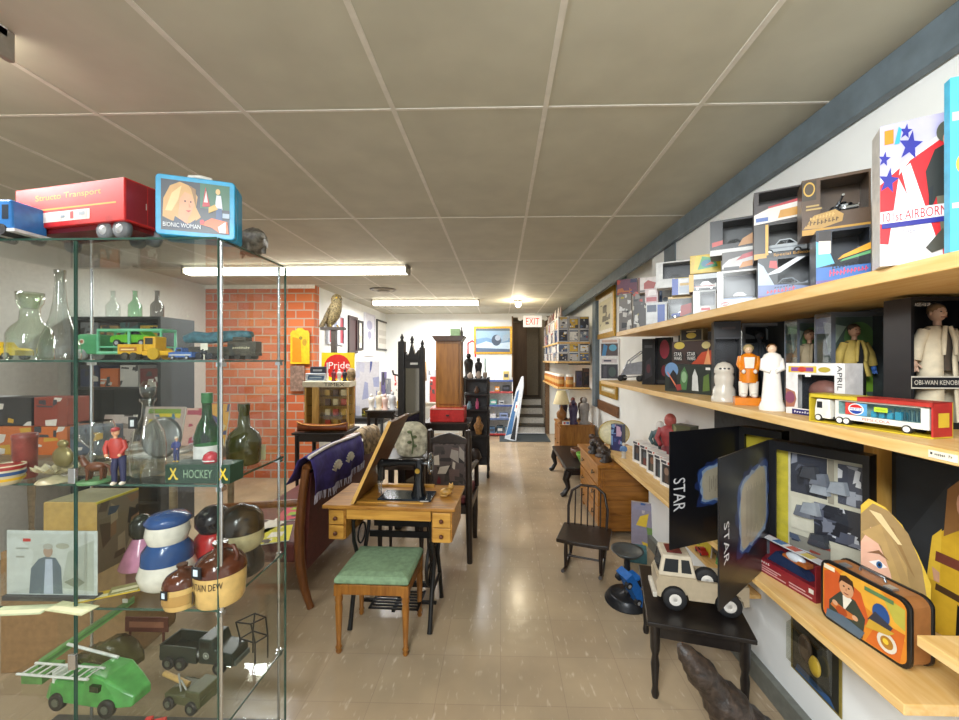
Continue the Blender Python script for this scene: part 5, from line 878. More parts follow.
def statuette(label, p, h, top, legs, shoes, hat, rz=0., lean=.0, skin='#d0a07c'):
    t = thing('figurine', label, 'figurine', p, rz); u = h/7.5
    b = MB(mat(skin, .4)); b.ell((lean, 0, 6.9*u), (.42*u, .45*u, .55*u)); b.ell((lean, -.45*u, 6.85*u), (.1*u, .14*u, .14*u)); b.cyl((lean, 0, 6*u), (lean, 0, 6.6*u), .2*u)
    for s in (-1, 1): b.ell((lean*.6+s*.75*u, -.7*u, 4.0*u), (.2*u, .2*u, .22*u))
    b.build('head_and_hands', t); b = MB(mat(top, .5)); b.loft([[(lean*(z/7)+r*u*math.cos(k*PI/6), r*u*.7*math.sin(k*PI/6), z*u) for k in range(12)] for z, r in ((3.6, .8), (4.5, .85), (5.5, .95), (6.1, .6))])
    for s in (-1, 1): b.tube([(lean*.85+s*.85*u, 0, 5.8*u), (lean*.7+s*1.15*u, -.2*u, 4.9*u), (lean*.6+s*.8*u, -.65*u, 4.15*u)], [.3*u, .28*u, .22*u], n=9)
    b.build('sweater', t); b = MB(mat(legs, .6))
    for s in (-1, 1): b.tube([(s*.35*u, 0, 3.8*u), (s*.5*u, -.1*u, 2.1*u), (s*.5*u, 0, .4*u)], [.45*u, .36*u, .28*u], n=9)
    b.build('trousers', t); b = MB(mat(shoes, .4)); [b.ell((s*.5*u, -.2*u, .25*u), (.26*u, .5*u, .25*u)) for s in (-1, 1)]; b.build('shoes', t)
    if hat: b = MB(mat(hat, .5)); b.ell((lean, .02*u, 7.25*u), (.48*u, .5*u, .3*u)); b.ell((lean, -.4*u, 7.1*u), (.35*u, .3*u, .07*u)); b.build('cap', t)
    return t
statuette('figurine of a golfer in a red sweater and dark trousers on the second case shelf', onshelf(119, 485, Z), .185, '#a33a30', '#2c2f4c', '#d6cdbb', '#8f3230', .2, -.01)
t = lathe_thing('decanter', 'tall clear pressed-glass decanter with a black tag on the second case shelf', 'bottle', at(148, 1.40, Z), [(.045, 0), (.05, .01), (.052, .1), (.045, .15), (.02, .2), (.016, .25), (.024, .26), (.024, .268)], CLR2, 1, 'body', [('stopper', CLR2, [(.012, .268), (.022, .285), (.024, .31), (.012, .33)])])
MB(mat('#1f2124', .5)).box(-.016, -.058, .17, .014, -.055, .21).build('tag', t); MB(mat('#d9dde0', .5)).box(-.008, -.0595, .178, .004, -.058, .2).build('tag_print', t)
a = onshelf(145.5, 491, Z); b = onshelf(217, 492, Z); L = (b-a).x-.012
t = thing('hockey_box', 'long green box with crossed yellow hockey sticks and lettering, second case shelf', 'box', (a.x, CY0+.014, Z+E)); MB(mat('#23402f', .45)).box(0, 0, 0, L, .07, .062).build('body', t, .002)
stick = lambda u: [('p', [(u-.055, .3), (u-.035, .22), (u+.05, .78), (u+.035, .84)], '#d9bb3a'), ('p', [(u+.055, .3), (u+.035, .22), (u-.05, .78), (u-.035, .84)], '#d9bb3a'), ('r', u-.075, .2, u-.04, .3, '#d9bb3a'), ('r', u+.04, .2, u+.075, .3, '#d9bb3a')]
art([('r', .02, .12, .98, .9, '#1e3a2a')]+stick(.13)+stick(.90)+[('t', 'HOCKEY', .3, .28, .74, .72, '#16241c'), ('t', 'HOCKEY', .295, .3, .735, .74, '#8fab8c')], L, .062).build('front_lettering', t)
statuette('small figurine in blue standing on the long green box in the glass case', (U(171, 360, 1.30).x, CY0+.045, Z+E+.0625), .085, '#2b3570', '#26305c', '#c9a23c', '#cfc6b4')
t = lathe_thing('bottle', 'tall green glass bottle behind the long green box in the case', 'bottle', at(207, 1.42, Z), [(.038, 0), (.04, .01), (.04, .13), (.03, .17), (.016, .2), (.0145, .26), (.017, .262), (.017, .285)], glass((.10, .42, .14), 1.6), 1, 'body', [('paper_label', mat('#d9d6d0', .5), [(.0405, .03), (.0405, .1)]), ('neck_foil', mat('#2c6a34', .3), [(.0172, .25), (.0178, .286)])])
t = thing('helmet', 'small red toy helmet beside the green bottle in the case', 'toy helmet', (U(206, 360, 1.30).x, CY0+.048, Z+E+.0625)); MB(mat('#b32c36', .25)).lathe([(.021, 0), (.024, .012), (.02, .026), (.009, .034), (.002, .036)], n=18).build('shell', t); MB(mat('#d6d6d2', .3)).tube([(-.02, -.012, .006), (0, -.028, .008), (.02, -.012, .006)], .002).build('face_guard', t)
lathe_thing('bottle', 'squat dark olive bottle with a long neck at the right end of the case', 'bottle', at(244, 1.54, Z), [(.05, 0), (.058, .01), (.06, .09), (.05, .12), (.022, .145), (.018, .2), (.021, .21), (.021, .235)], mat('#3a3a1c', .12, 0, .15), 1.0)
t = thing('price_card', 'small yellow and white card beside the olive bottle', 'price card', at(262, 1.60, Z), .1); MB(mat('#d8cfa2', .5)).box(-.012, 0, 0, .012, .006, .06).build('card', t)
t = thing('glass_lamp', 'clear pressed glass ornament behind the golfer on the second case shelf', 'ornament', at(96, 1.58, Z)); MB(CLR2).lathe([(.05, 0), (.03, .02), (.015, .05), (.05, .09), (.06, .13), (.05, .16)], n=20).build('body', t)
t = thing('tray', 'oval grey metal tray standing at the back of the second case shelf', 'tray', at(158, 1.60, Z), 0, None, -.15); mb = MB(mat('#8d8f8c', .3, .7)); mb.lathe([(.01, -.004), (.07, -.003), (.085, .004), (.08, .006), (.01, .0)], (0, 0, .088), n=24, ax='y'); mb.build('plate', t)
# --- third shelf
Z = LV[1]
a = onshelf(35, 570, Z); t = thing('carton', 'tan cardboard box with a yellow edged lid on the third case shelf', 'box', (a.x, 1.47, Z+E), 0); 
d0 = 1.47; x0 = U(36, 0, d0).x; x1 = U(92, 0, d0).x; t.location = (x0, d0-.02, Z+E); W = x1-x0; Hh = CAMZ+(360-505)/F*d0-Z
MB(mat('#c2a05c', .6)).box(0, 0, 0, W, .17, Hh).build('body', t, .002); MB(mat('#8a8566', .5)).box(.006, .006, Hh, W-.006, .165, Hh+.0015).build('lid_print', t); MB(mat('#c9b93a', .5)).box(W-.006, 0, Hh-.006, W+.001, .17, Hh+.002).build('yellow_edge', t)
art(scribble(R, ['#5a4a3a', '#8a6a4c', '#3a4a5a', '#a39478', '#2c2c2e'], 12, '#7d705a'), .17, Hh-.006, Matrix.Translation((W, 0, 0)) @ Matrix.Rotation(PI/2, 4, 'Z')).build('side_print', t)
a = onshelf(2, 601, Z); b = onshelf(97, 601, Z); L = (b-a).x; t = thing('photo_stand', 'photograph of a person in a grey suit in a clear stand, third case shelf', 'photograph', (a.x, a.y+.01, Z+E), 0, None)
MB(mat('#4b4a4a', .4)).box(0, -.012, 0, L, .02, .016).build('base', t, .002); Hh = .232
pm = MB(mat('#d9dbda', .35)); pm.box(.004, .0, .016, L-.002, .003, Hh); pm.build('print', t)
art([('r', 0, 0, 1, 1, '#cfd0cc'), ('p', [(.0, .0), (.25, .1), (.3, .7), (.1, .95), (0, .9)], '#dadbd9'), ('p', [(.62, .1), (1, .05), (1, .9), (.7, .7)], '#b9bbb2'), ('p', [(.25, 0), (.27, .42), (.36, .58), (.44, .62), (.56, .6), (.62, .45), (.64, 0)], '#6f7a86'), ('p', [(.42, 0), (.44, .58), (.52, .58), (.53, 0)], '#c3c8dc'), ('e', .47, .71, .055, .10, '#b99b8a'), ('e', .47, .79, .06, .05, '#b8b4ac'), ('e', .64, .8, .08, .05, '#b3b0a2'), ('r', .18, .87, .27, .92, '#d8342c'), ('r', .1, .74, .25, .77, '#aaa9a2'), ('r', .1, .6, .2, .63, '#b0aea6'), ('p', [(.66, .2), (.8, .3), (.9, .2), (.8, .1)], '#8d8f80')], L-.02, Hh-.03, Matrix.Translation((.008, 0, .02))).build('picture', t)
MB(GL).box(0, -.004, .016, L, -.0025, Hh+.004).build('clear_cover', t)
for i, (px, py, rz, w, c, lab) in enumerate([(20, 612, .1, .16, '#b9bf9a', 'pale green folded paper lying left on the third case shelf'), (70, 611, -.15, .15, '#c7c69c', 'cream folded paper under the photograph in the case'), (98, 604, .5, .17, '#c9a92c', 'yellow booklet lying slanted on the third case shelf'), (120, 600, .6, .14, '#8a8554', 'olive patterned booklet beside the yellow one in the case')]):
    p = onshelf(px, py, Z); t = thing('booklet', lab, 'booklet', (p.x, p.y+[0, 0, .04, .06][i], Z+E+.0035*i), rz); MB(mat(c, .6)).box(-w/2, -.02, 0, w/2, .03, .003).build('cover', t); art([('r', .05, .1, .95, .5, '#dcd7b0')], w, .05, Matrix.Translation((-w/2, -.02, .003)) @ Matrix.Rotation(-PI/2, 4, 'X')).build('print', t)
def jug(label, px, py, s, txt, back=0):
    t = thing('jug', label, 'jug', onshelf(px, py, Z, back), -.2); CRM = mat('#c9a968', .3); BR = mat('#4f2a1a', .15)
    MB(CRM).lathe([(.075*s, 0), (.08*s, .01*s), (.084*s, .06*s), (.086*s, .115*s)], n=28).build('body', t); MB(BR).lathe([(.087*s, .113*s), (.084*s, .135*s), (.07*s, .16*s), (.04*s, .178*s), (.022*s, .185*s), (.02*s, .2*s), (.026*s, .205*s), (.026*s, .215*s)], n=28).build('glazed_top', t)
    mb = MB(BR); mb.tube([(.024*s, .0, .2*s), (.06*s, .0, .205*s), (.075*s, 0, .18*s), (.072*s, 0, .155*s)], .008*s); mb.build('handle', t)
    if txt:
        vs, fs, asp = textmesh(txt); mb = MB(mat('#2a2420', .5)); r = .0875*s
        mb.add([((r)*math.sin(-.9+1.8*u), -(r)*math.cos(-.9+1.8*u), (.075+.024*v)*s) for u, v in vs], fs); mb.build('lettering', t)
        mb = MB(mat('#3a332a', .5))
        for a_, z_, k_ in ((-.5, .04, .02), (-.4, .055, .012), (-.55, .025, .014)):
            mb.add([(r*math.sin(a_+k_/.09*math.cos(q)), -r*math.cos(a_+k_/.09*math.cos(q)), (z_+k_*math.sin(q))*s) for q in [2*PI*i/10 for i in range(10)]], [tuple(range(10))])
        mb.build('printed_mark', t)
    else: MB(mat('#a8854a', .4)).lathe([(.0866*s, .03*s), (.0872*s, .033*s), (.0875*s, .08*s), (.087*s, .083*s)], n=28).build('faint_print', t)
    MB(mat('#1d1f22', .5)).box(-.02*s, -.098*s, .075*s if not txt else .125*s, .02*s, -.094*s, .12*s if not txt else .165*s).build('tag', t); MB(mat('#c9dce6', .5)).box(-.01*s, -.1*s, .085*s if not txt else .135*s, .008*s, -.098*s, .112*s if not txt else .157*s).build('tag_print', t)
    return t
jug('small brown-topped cream stoneware jug with a black tag, third case shelf', 176, 609, .62, None, .025)
jug('large brown-topped cream stoneware jug with dark lettering, third case shelf', 213, 605, .9, 'MOUNTAIN DEW', .035)
def jar(label, px, d, prof, cols, h):
    t = thing('ceramic_jar', label, 'jar', at(px, d, Z))
    for nm, c, a, b in cols: MB(mat(c, .2)).lathe([(r*h, z*h) for r, z in prof if a <= z <= b], n=24).build(nm, t)
    return t
jar('plain white and blue ceramic jar behind the small jug, third case shelf', 168, 1.43, [(.24, 0), (.3, .05), (.34, .2), (.3, .34), (.3, .341), (.29, .5), (.22, .6), (.22, .601), (.26, .72), (.24, .84), (.24, .841), (.27, .9), (.2, .97), (.05, 1)], [('lower', '#e3ddd0', 0, .34), ('blue_band', '#234a80', .341, .6), ('shoulder', '#e3ddd0', .601, .84), ('lid', '#2c4f86', .841, 1)], .26)
jar('plain red and black ceramic jar between the white jar and the case post', 214, 1.56, [(.22, 0), (.28, .05), (.3, .2), (.3, .201), (.27, .5), (.2, .58), (.2, .581), (.27, .7), (.27, .85), (.15, .97), (.03, 1)], [('lower', '#2f63a8', 0, .2), ('red_band', '#bd2a2a', .201, .58), ('lid', '#1d1d22', .581, 1)], .235)
jar('plain black and cream ceramic jar at the right end of the third case shelf', 241, 1.51, [(.26, 0), (.3, .04), (.3, .2), (.24, .36), (.24, .361), (.3, .45), (.3, .62), (.3, .621), (.29, .8), (.2, .93), (.04, 1)], [('lower', '#26221f', 0, .36), ('cream_band', '#c3b78e', .361, .62), ('lid', '#2a2723', .621, 1)], .26)
jar('small pink bell-shaped ceramic jar behind the tan box in the case', 142, 1.56, [(.34, 0), (.36, .03), (.26, .3), (.14, .55), (.14, .551), (.2, .65), (.2, .85), (.1, .98), (.02, 1)], [('pink_bell', '#c98aa8', 0, .55), ('dark_knob', '#2b2f2a', .551, 1)], .2)
# --- bottom shelf
Z = LV[0]
def wheelset(t, xs, y0, y1, r, c='#232523', hub='#5a5f52'):
    for x in xs:
        for y in (y0, y1): o = MB(mat(c, .6)).lathe([(r*.5, y-.006), (r*.95, y-.008), (r, y-.004), (r, y+.008), (r*.5, y+.01)], (x, 0, r), n=18, ax='y').build('wheel', t); MB(mat(hub, .4)).cyl((x, y-.007 if y == y0 else y+.010, r), (x, y-.010 if y == y0 else y+.0125, r), r*.45, n=12).build('hub', o)
p = onshelf(38, 712, Z); t = thing('toy_truck', 'light green metal toy fire truck with a white ladder on the bottom case shelf', 'toy truck', (p.x, p.y+.01, Z+E), -.12); LG = mat('#4f9a4c', .3, noise=.15)
mb = MB(LG); mb.loft([[(x, y0, z0), (x, y1, z0), (x, y1, z1), (x, y0+.012, z1+.012 if 0 < i < 4 else z1), ] for i, (x, y0, y1, z0, z1) in enumerate([(0, .01, .10, .03, .07), (.03, .0, .11, .03, .085), (.16, .0, .11, .03, .085), (.165, .0, .11, .03, .125), (.24, .0, .11, .03, .12), (.3, .01, .10, .03, .085), (.34, .02, .09, .03, .06)])], smooth=False); mb.build('body', t, .006)
MB(mat('#20331f', .2)).box(.2, -.002, .085, .235, .112, .105).build('cab_windows', t); wheelset(t, (.06, .26), .006, .104, .03)
mb = MB(mat('#dfe0da', .4)); LA, LB_ = Vector((-.08, -.015, .125)), Vector((.20, -.005, .13))
for y in (0, .05): mb.tube([LA+Vector((0, y, 0)), LB_+Vector((0, y, 0))], .004, None, 6)
for k in range(9): q = LA.lerp(LB_, (k+.5)/9); mb.tube([q, q+Vector((0, .05, 0))], .003, None, 6)
mb.tube([(-.02, .09, .16), (.2, .09, .135)], .005, None, 6); mb.build('ladder', t)
MB(mat('#dfe0da', .4)).box(.03, .01, .085, .04, .05, .125).build('ladder_support', t)
t = thing('toy_crane_boom', 'long light green metal toy crane boom leaning in the left of the case', 'toy crane', onshelf(-8, 716, Z, .15), 0); a = Vector((-.02, 0, .03)); b = Vector((.28, .08, .25))
mb = MB(mat('#5c8f4c', .35, noise=.2)); d_ = (b-a); w_ = Vector((0, .0, .032)); s_ = Vector((-.02, .02, 0)); mb.hexa([a, a+s_, a+s_+w_, a+w_], [b, b+s_*.7, b+s_*.7+w_*.6, b+w_*.6]); mb.box(-.06, -.02, 0, .02, .06, .032); mb.build('boom', t)
MB(mat('#3f6b36', .4)).hexa([a+w_*.3-s_*.05, a+w_*.3-s_*.02, a+w_*.7-s_*.02, a+w_*.7-s_*.05], [b+w_*.2-s_*.05, b+w_*.2-s_*.02, b+w_*.4-s_*.02, b+w_*.4-s_*.05]).build('groove', t); MB(mat('#e2e4df', .5)).box(.25, .06, .26, .27, .062, .275).build('price_tag', t)
def sedan(label, p, rz, L, col):
    t = thing('toy_car', label, 'toy car', p, rz); mb = MB(mat(col, .25)); Wd = L*.42
    mb.loft([[(x*L, -w*Wd/2, z0*L), (x*L, w*Wd/2, z0*L), (x*L, w*Wd/2, z1*L*.8), (x*L, w*Wd*.36, z1*L), (x*L, -w*Wd*.36, z1*L), (x*L, -w*Wd/2, z1*L*.8)] for x, w, z0, z1 in [(-.5, .7, .1, .16), (-.44, .95, .08, .24), (-.2, 1, .07, .28), (-.08, .98, .07, .42), (.1, .98, .07, .46), (.28, .98, .07, .42), (.42, .95, .08, .26), (.5, .7, .1, .18)]]); mb.build('body', t)
    MB(mat('#15171a', .1)).box(-.03*L, -Wd*.44, .30*L, .24*L, Wd*.44, .38*L).build('windows', t); wheelset(t, (-.3*L, .3*L), -Wd*.46, Wd*.46, L*.08); return t
sedan('dark olive toy sedan with a humped roof at the back of the bottom case shelf', at(110, 1.56, Z), -.2, .25, '#4d4a2c')
def army(label, p, rz, s=1., basket=True):
    t = thing('toy_truck', label, 'toy truck', p, rz); GM = mat('#24302a', .3); 
    MB(GM).box(0, 0, .03*s, .17*s, .10*s, .05*s).box(0, 0, .05*s, .17*s, .006, .095*s).box(0, .094*s, .05*s, .17*s, .1*s, .095*s).box(0, 0, .05*s, .006, .1*s, .095*s).build('cargo_bed', t, .002)
    mb = MB(GM); mb.prism([(.175*s, .03*s), (.175*s, .13*s), (.235*s, .13*s), (.25*s, .09*s), (.325*s, .08*s), (.33*s, .03*s)], .004, .096*s, 'xz'); mb.build('cab', t, .004)
    art([('e', .5, .5, .45, .45, '#b9bdb0'), ('e', .5, .5, .36, .36, '#24302a'), star(.5, .5, .3, '#c9ccc0', 1)], .03*s, .03*s, Matrix.Translation((.195*s, .004, .05*s))).build('star_badge', t)
    art([('r', .1, .1, .9, .9, '#10130f')], .05*s, .03*s, Matrix.Translation((.18*s, .004, .092*s))).build('side_window', t); wheelset(t, (.045*s, .1*s, .275*s), .0, .1*s, .026*s)
    MB(mat('#56605a', .4)).box(.33*s, .01, .03*s, .338*s, .09*s, .05*s).build('bumper', t); return t
army('dark green toy army truck with a white star badge on the bottom case shelf', onshelf(155, 672, Z, .0)+Vector((0, .02, 0)), -.1, .95)
p = at(252, 1.60, Z); t = thing('wire_frame_toy', 'black wire cage standing behind the army truck in the case', 'toy', p, -.3); mb = MB(mat('#1f211f', .4)); a = [(-.04, -.02, .09), (.04, -.02, .09), (.05, .03, .09), (-.03, .03, .09)]; b = [(-.05, -.03, .16), (.03, -.03, .17), (.05, .02, .17), (-.02, .03, .165)]
for i in range(4): mb.tube([a[i], a[(i+1) % 4]], .003, None, 6); mb.tube([b[i], b[(i+1) % 4]], .003, None, 6); mb.tube([a[i], b[i]], .003, None, 6); mb.tube([a[i], (a[i][0], a[i][1], 0)], .003, None, 6)
mb.build('wires', t)
p = onshelf(150, 705, Z); t = thing('toy_jeep', 'olive toy field gun carrier with a tan barrel on the bottom case shelf', 'toy truck', (p.x+.01, p.y, Z+E), -.2); OV = mat('#4b4e33', .4)
MB(OV).box(.05, 0, .02, .2, .08, .05).box(.14, 0, .05, .2, .08, .075).build('body', t, .004); MB(mat('#b8965a', .4)).tube([(.11, .04, .06), (.0, .04, .08)], .009).build('barrel', t); MB(mat('#8f9088', .4)).tube([(.1, .02, .05), (.09, .02, .11)], .003).tube([(.13, .02, .05), (.1, .02, .09)], .003).build('levers', t); wheelset(t, (.075, .17), .0, .08, .022)
case_car('small bright red toy car at the front of the bottom case shelf', 150, 1.29, Z, .08, '#c22a22', 'truck', rz=.3)
t = thing('sign', 'small dark red tin sign at the back of the bottom case shelf', 'sign', at(125, 1.62, Z), 0); MB(mat('#5a2a22', .4)).box(0, 0, .10, .18, .004, .16).build('plate', t); art([('r', .1, .3, .9, .7, '#8c5a44')], .18, .06, Matrix.Translation((0, 0, .10))).build('print', t)
for x in (.02, .16): MB(mat('#5a2a22', .4)).box(x-.004, .0, 0, x+.004, .004, .1).build('leg', t)
# ================================================================ furniture along the aisle
WD = wood('#8a5a1f', '#b58135', 5, .35, 0); WD2 = wood('#a8762c', '#c99844', 5, .35, 0); DKW = mat('#2a201a', .35, noise=.3, nscale=20); IRON = mat('#191817', .45, .3)
# treadle sewing table
TH = .747; a = UZ(322, 505, TH); b = UZ(455, 508.6, TH); L = (b-a).xy.length; ang = math.atan2(b.y-a.y, b.x-a.x); D = .42
t = thing('sewing_table', 'oak treadle sewing table with four small drawers, behind the green stool', 'table', (a.x, a.y, 0), ang)
MB(WD).box(0, 0, TH-.022, L, D, TH).build('tabletop', t, .004)
MB(WD2).box(.14, .015, TH-.085, L-.145, .04, TH-.022).build('front_apron', t, .002); MB(WD).box(.14, D-.04, TH-.11, L-.145, D-.02, TH-.022).build('rear_apron', t)
for x0, x1 in ((.03, .135), (L-.14, L-.02)):
    MB(WD).box(x0, .02, TH-.205, x1, D-.05, TH-.022).build('drawer_case', t, .002)
    for k in range(2):
        z = TH-.115-.088*k; d_ = MB(WD2).box(x0+.008, .008, z, x1-.008, .02, z+.082).build('drawer', t, .002); xm = (x0+x1)/2
        MB(mat('#5a2f18', .4)).lathe([(.006, .008), (.006, .0), (.013, -.006), (.01, -.014), (.003, -.016)], (xm, 0, z+.04), n=14, ax='y').build('knob', d_)
for x in (.155, L-.155):
    mb = MB(IRON)
    for s in (-1, 1): mb.tube([(x, .21+s*.13, TH-.11), (x, .21+s*.12, .5), (x, .21+s*.05, .36), (x, .21+s*.12, .2), (x, .21+s*.17, .03), (x, .21+s*.18, .0)], [.012, .012, .014, .014, .014, .016], n=8)
    mb.tube([(x, .08, TH-.12), (x, .34, TH-.12)], .011); mb.tube([(x, .08, .2), (x, .34, .2)], .011); mb.tube([(x, .21+.06*math.cos(k*PI/8), .5+.06*math.sin(k*PI/8)) for k in range(16)], .006, None, 6, True); mb.build('leg', t)
MB(IRON).box(.16, .20, .17, L-.16, .22, .20).build('cross_brace', t); MB(IRON).box(.16, .33, .42, L-.16, .345, .46).build('cross_brace', t)
MB(mat('#17120f', .5)).box(.17, D-.035, .47, L-.17, D-.02, TH-.11).build('dust_guard', t)
mb = MB(IRON)
for k in range(7): mb.box(.24, .10+.03*k, .085, L-.24, .112+.03*k, .093)
mb.box(.24, .10, .085, .255, .3, .093).box(L-.255, .1, .085, L-.24, .3, .093).box(L/2-.01, .1, .07, L/2+.01, .3, .086).box(.15, .19, .07, .25, .21, .085).box(L-.25, .19, .07, L-.15, .21, .085); mb.build('treadle_pedal', t)
mb = MB(IRON); mb.tube([(L-.185, .21+.13*math.cos(k*PI/12), .33+.13*math.sin(k*PI/12)) for k in range(24)], .010, None, 8, True)
for k in range(3): q = k*PI/3; mb.tube([(L-.185, .21+.13*math.cos(q), .33+.13*math.sin(q)), (L-.185, .21-.13*math.cos(q), .33-.13*math.sin(q))], .006, None, 6)
mb.build('drive_wheel', t)
o = MB(wood('#4f3016', '#6d4521', 5, .4, 1)).hexa([(.165, .02, TH+.002), (.165, D-.015, TH+.002), (.183, D-.015, TH-.0+.002), (.183, .02, TH+.002)], [(.395, .02, TH+.495), (.395, D-.015, TH+.495), (.41, D-.015, TH+.487), (.41, .02, TH+.487)]).build('raised_leaf', t, .003)
MB(mat('#d0a45a', .4)).hexa([(.163, .016, TH+.003), (.163, .021, TH+.003), (.184, .021, TH+.003), (.184, .016, TH+.003)], [(.394, .016, TH+.497), (.394, .021, TH+.497), (.411, .021, TH+.489), (.411, .016, TH+.489)]).build('leaf_edge', o)
MB(WD2).box(.185, .055, TH, L-.2, .08, TH+.006).build('well_rim', t); MB(WD2).box(.185, D-.06, TH, L-.2, D-.03, TH+.014).build('well_rim', t)
M = Matrix.Translation(a) @ Matrix.Rotation(ang, 4, 'Z')
# the machine
p = M @ Vector((.27, .20, TH)); p = Vector((a.x, a.y, 0))+Matrix.Rotation(ang, 3, 'Z') @ Vector((.30, .17, 0)); p.z = TH+.0008
t = thing('sewing_machine', 'black cast-iron sewing machine on the oak treadle table', 'sewing machine', p, ang); SB = mat('#141517', .15, .1)
MB(mat('#1f2731', .15, .2)).box(0, -.085, 0, .33, .085, .014).build('bed', t, .005)
MB(SB).loft([[(.235+x*w, y*w2, z) for x, y in [(math.cos(k*PI/6), math.sin(k*PI/6)) for k in range(12)]] for z, w, w2 in ((.014, .05, .045), (.04, .042, .04), (.1, .03, .032), (.16, .03, .03), (.21, .036, .03), (.235, .03, .025))]).build('pillar', t)
MB(SB).loft([[(x, y*w, z+q*h) for y, q in [(math.cos(k*PI/6), math.sin(k*PI/6)) for k in range(12)]] for x, w, z, h in ((.27, .028, .215, .026), (.2, .026, .215, .024), (.12, .022, .212, .020), (.05, .024, .208, .024), (.0, .026, .205, .03))]).build('arm', t)
MB(SB).box(-.022, -.022, .10, .014, .022, .232).build('head', t, .006)
mb = MB(mat('#c3c6c8', .2, .9)); mb.cyl((-.004, 0, .014), (-.004, 0, .1), .0035, n=8).cyl((-.016, -.005, .03), (-.016, -.005, .105), .004, n=8).box(-.03, -.02, .15, -.022, .02, .215); mb.build('needle_bar', t)
mb = MB(mat('#8f9294', .2, .9)); mb.tube([(.31, .058*math.cos(k*PI/12), .21+.058*math.sin(k*PI/12)) for k in range(24)], .009, None, 8, True); mb.cyl((.27, 0, .21), (.32, 0, .21), .014)
for k in range(3): q = k*PI/3; mb.tube([(.31, .058*math.cos(q), .21+.058*math.sin(q)), (.31, -.058*math.cos(q), .21-.058*math.sin(q))], .005, None, 6)
mb.build('hand_wheel', t)
MB(mat('#b8953c', .3, .6)).lathe([(.014, -.003), (.017, 0), (.014, .003)], (.235, -.036, .17), n=18, ax='y').build('badge', t)
M3 = Matrix.Rotation(ang, 3, 'Z')
def tbl(x, y, z=TH): v = Vector((a.x, a.y, 0))+M3 @ Vector((x, y, 0)); v.z = z+.0008; return v
t = thing('card', 'small white card on the sewing table by the machine', 'card', tbl(.565, .075, TH+.006), ang); MB(mat('#dcdad2', .5)).box(0, 0, 0, .05, .05, .002).build('paper', t)
t = thing('animal_figure', 'small tan curled animal figurine on the right end of the sewing table', 'figurine', tbl(L-.09, .21), .3); TN = mat('#b98c45', .4, noise=.3); mb = MB(TN); mb.ell((0, 0, .025), (.04, .028, .025)); mb.ell((.03, -.005, .055), (.02, .018, .018)); mb.tube([(.035, -.01, .07), (.04, -.01, .082)], [.006, .002]); mb.tube([(.02, -.01, .07), (.018, -.01, .082)], [.006, .002]); mb.tube([(-.035, 0, .02), (-.04, -.03, .012), (0, -.035, .01)], .006); mb.build('body', t)
# stool
SZ = .43; t = thing('stool', 'wooden stool with a green padded seat in front of the sewing table', 'stool', (-.695, 2.30, 0), math.radians(-1.5)); w_, d_ = .205, .185
OAK = wood('#7a4a1a', '#a06a2a', 6, .35, 2); GRN = mat('#7f9a78', .85, noise=.12, nscale=40)
mb = MB(GRN); mb.loft([[((w_-i)*sx, (d_-i)*sy, z) for sx, sy in ((-1, -1), (1, -1), (1, 1), (-1, 1))] for i, z in ((.012, SZ-.05), (.0, SZ-.04), (.0, SZ-.02), (.012, SZ-.006), (.05, SZ+.004), (.12, SZ+.008))], smooth=False); mb.build('padded_seat', t, .004, 3)
MB(OAK).box(-w_+.004, -d_+.004, SZ-.105, w_-.004, -d_+.026, SZ-.05).box(-w_+.004, d_-.026, SZ-.105, w_-.004, d_-.004, SZ-.05).box(-w_+.004, -d_+.026, SZ-.105, -w_+.026, d_-.026, SZ-.05).box(w_-.026, -d_+.026, SZ-.105, w_-.004, d_-.026, SZ-.05).build('seat_rail', t, .003)
for sx in (-1, 1):
    for sy in (-1, 1): mb = MB(OAK); mb.box(sx*(w_-.02)-.02, sy*(d_-.02)-.02, SZ-.11, sx*(w_-.02)+.02, sy*(d_-.02)+.02, SZ-.05); mb.lathe([(.012, 0), (.017, .012), (.012, .024), (.019, .034), (.012, .046), (.02, .25), (.017, .28), (.022, .29), (.018, SZ-.108)], (sx*(w_-.02), sy*(d_-.02), 0), n=14); mb.build('leg', t)
# settee seen from behind, with shawl
LS_ = 0
t = thing('settee', 'maroon-backed settee with curved wooden legs, under the purple shawl', 'settee', (-1.27, 2.52, 0), 0); MAR = mat('#5a2620', .6, noise=.15); FRM = wood('#5a3214', '#7d4a20', 6, .35, 2); LS = 1.40
MB(MAR).hexa([(-.05, .03, .22), (.0, .03, .22), (.0, LS-.03, .22), (-.05, LS-.03, .22)], [(-.01, .03, .86), (.035, .03, .86), (.035, LS-.03, .84), (-.01, LS-.03, .84)]).build('back_panel', t, .004)
mb = MB(FRM); mb.tube([(.015, .0, .9), (.02, .3, .94), (.02, LS/2, .96), (.02, LS-.3, .93), (.015, LS, .88)], .028, None, 8); mb.build('top_rail', t)
for y in (0, LS): mb = MB(FRM); mb.tube([(.015, y, .9), (-.012, y, .7), (-.03, y, .5), (-.025, y, .3), (.0, y, .14), (.035, y, .03), (.045, y, .0)], [.026, .028, .032, .032, .028, .022, .024], n=10); mb.build('leg', t)
for y in (0, LS): mb = MB(FRM); mb.tube([(-.62, y, .42), (-.65, y, .25), (-.62, y, .1), (-.66, y, .0)], [.03, .028, .02, .024], n=8); mb.build('leg', t)
MB(MAR).box(-.66, .0, .28, -.05, LS, .42).build('seat', t, .03, 3)
for y in (.0, LS): mb = MB(FRM); mb.tube([(-.01, y, .68), (-.3, y, .66), (-.6, y, .64), (-.63, y, .42)], .025); mb.build('arm', t)
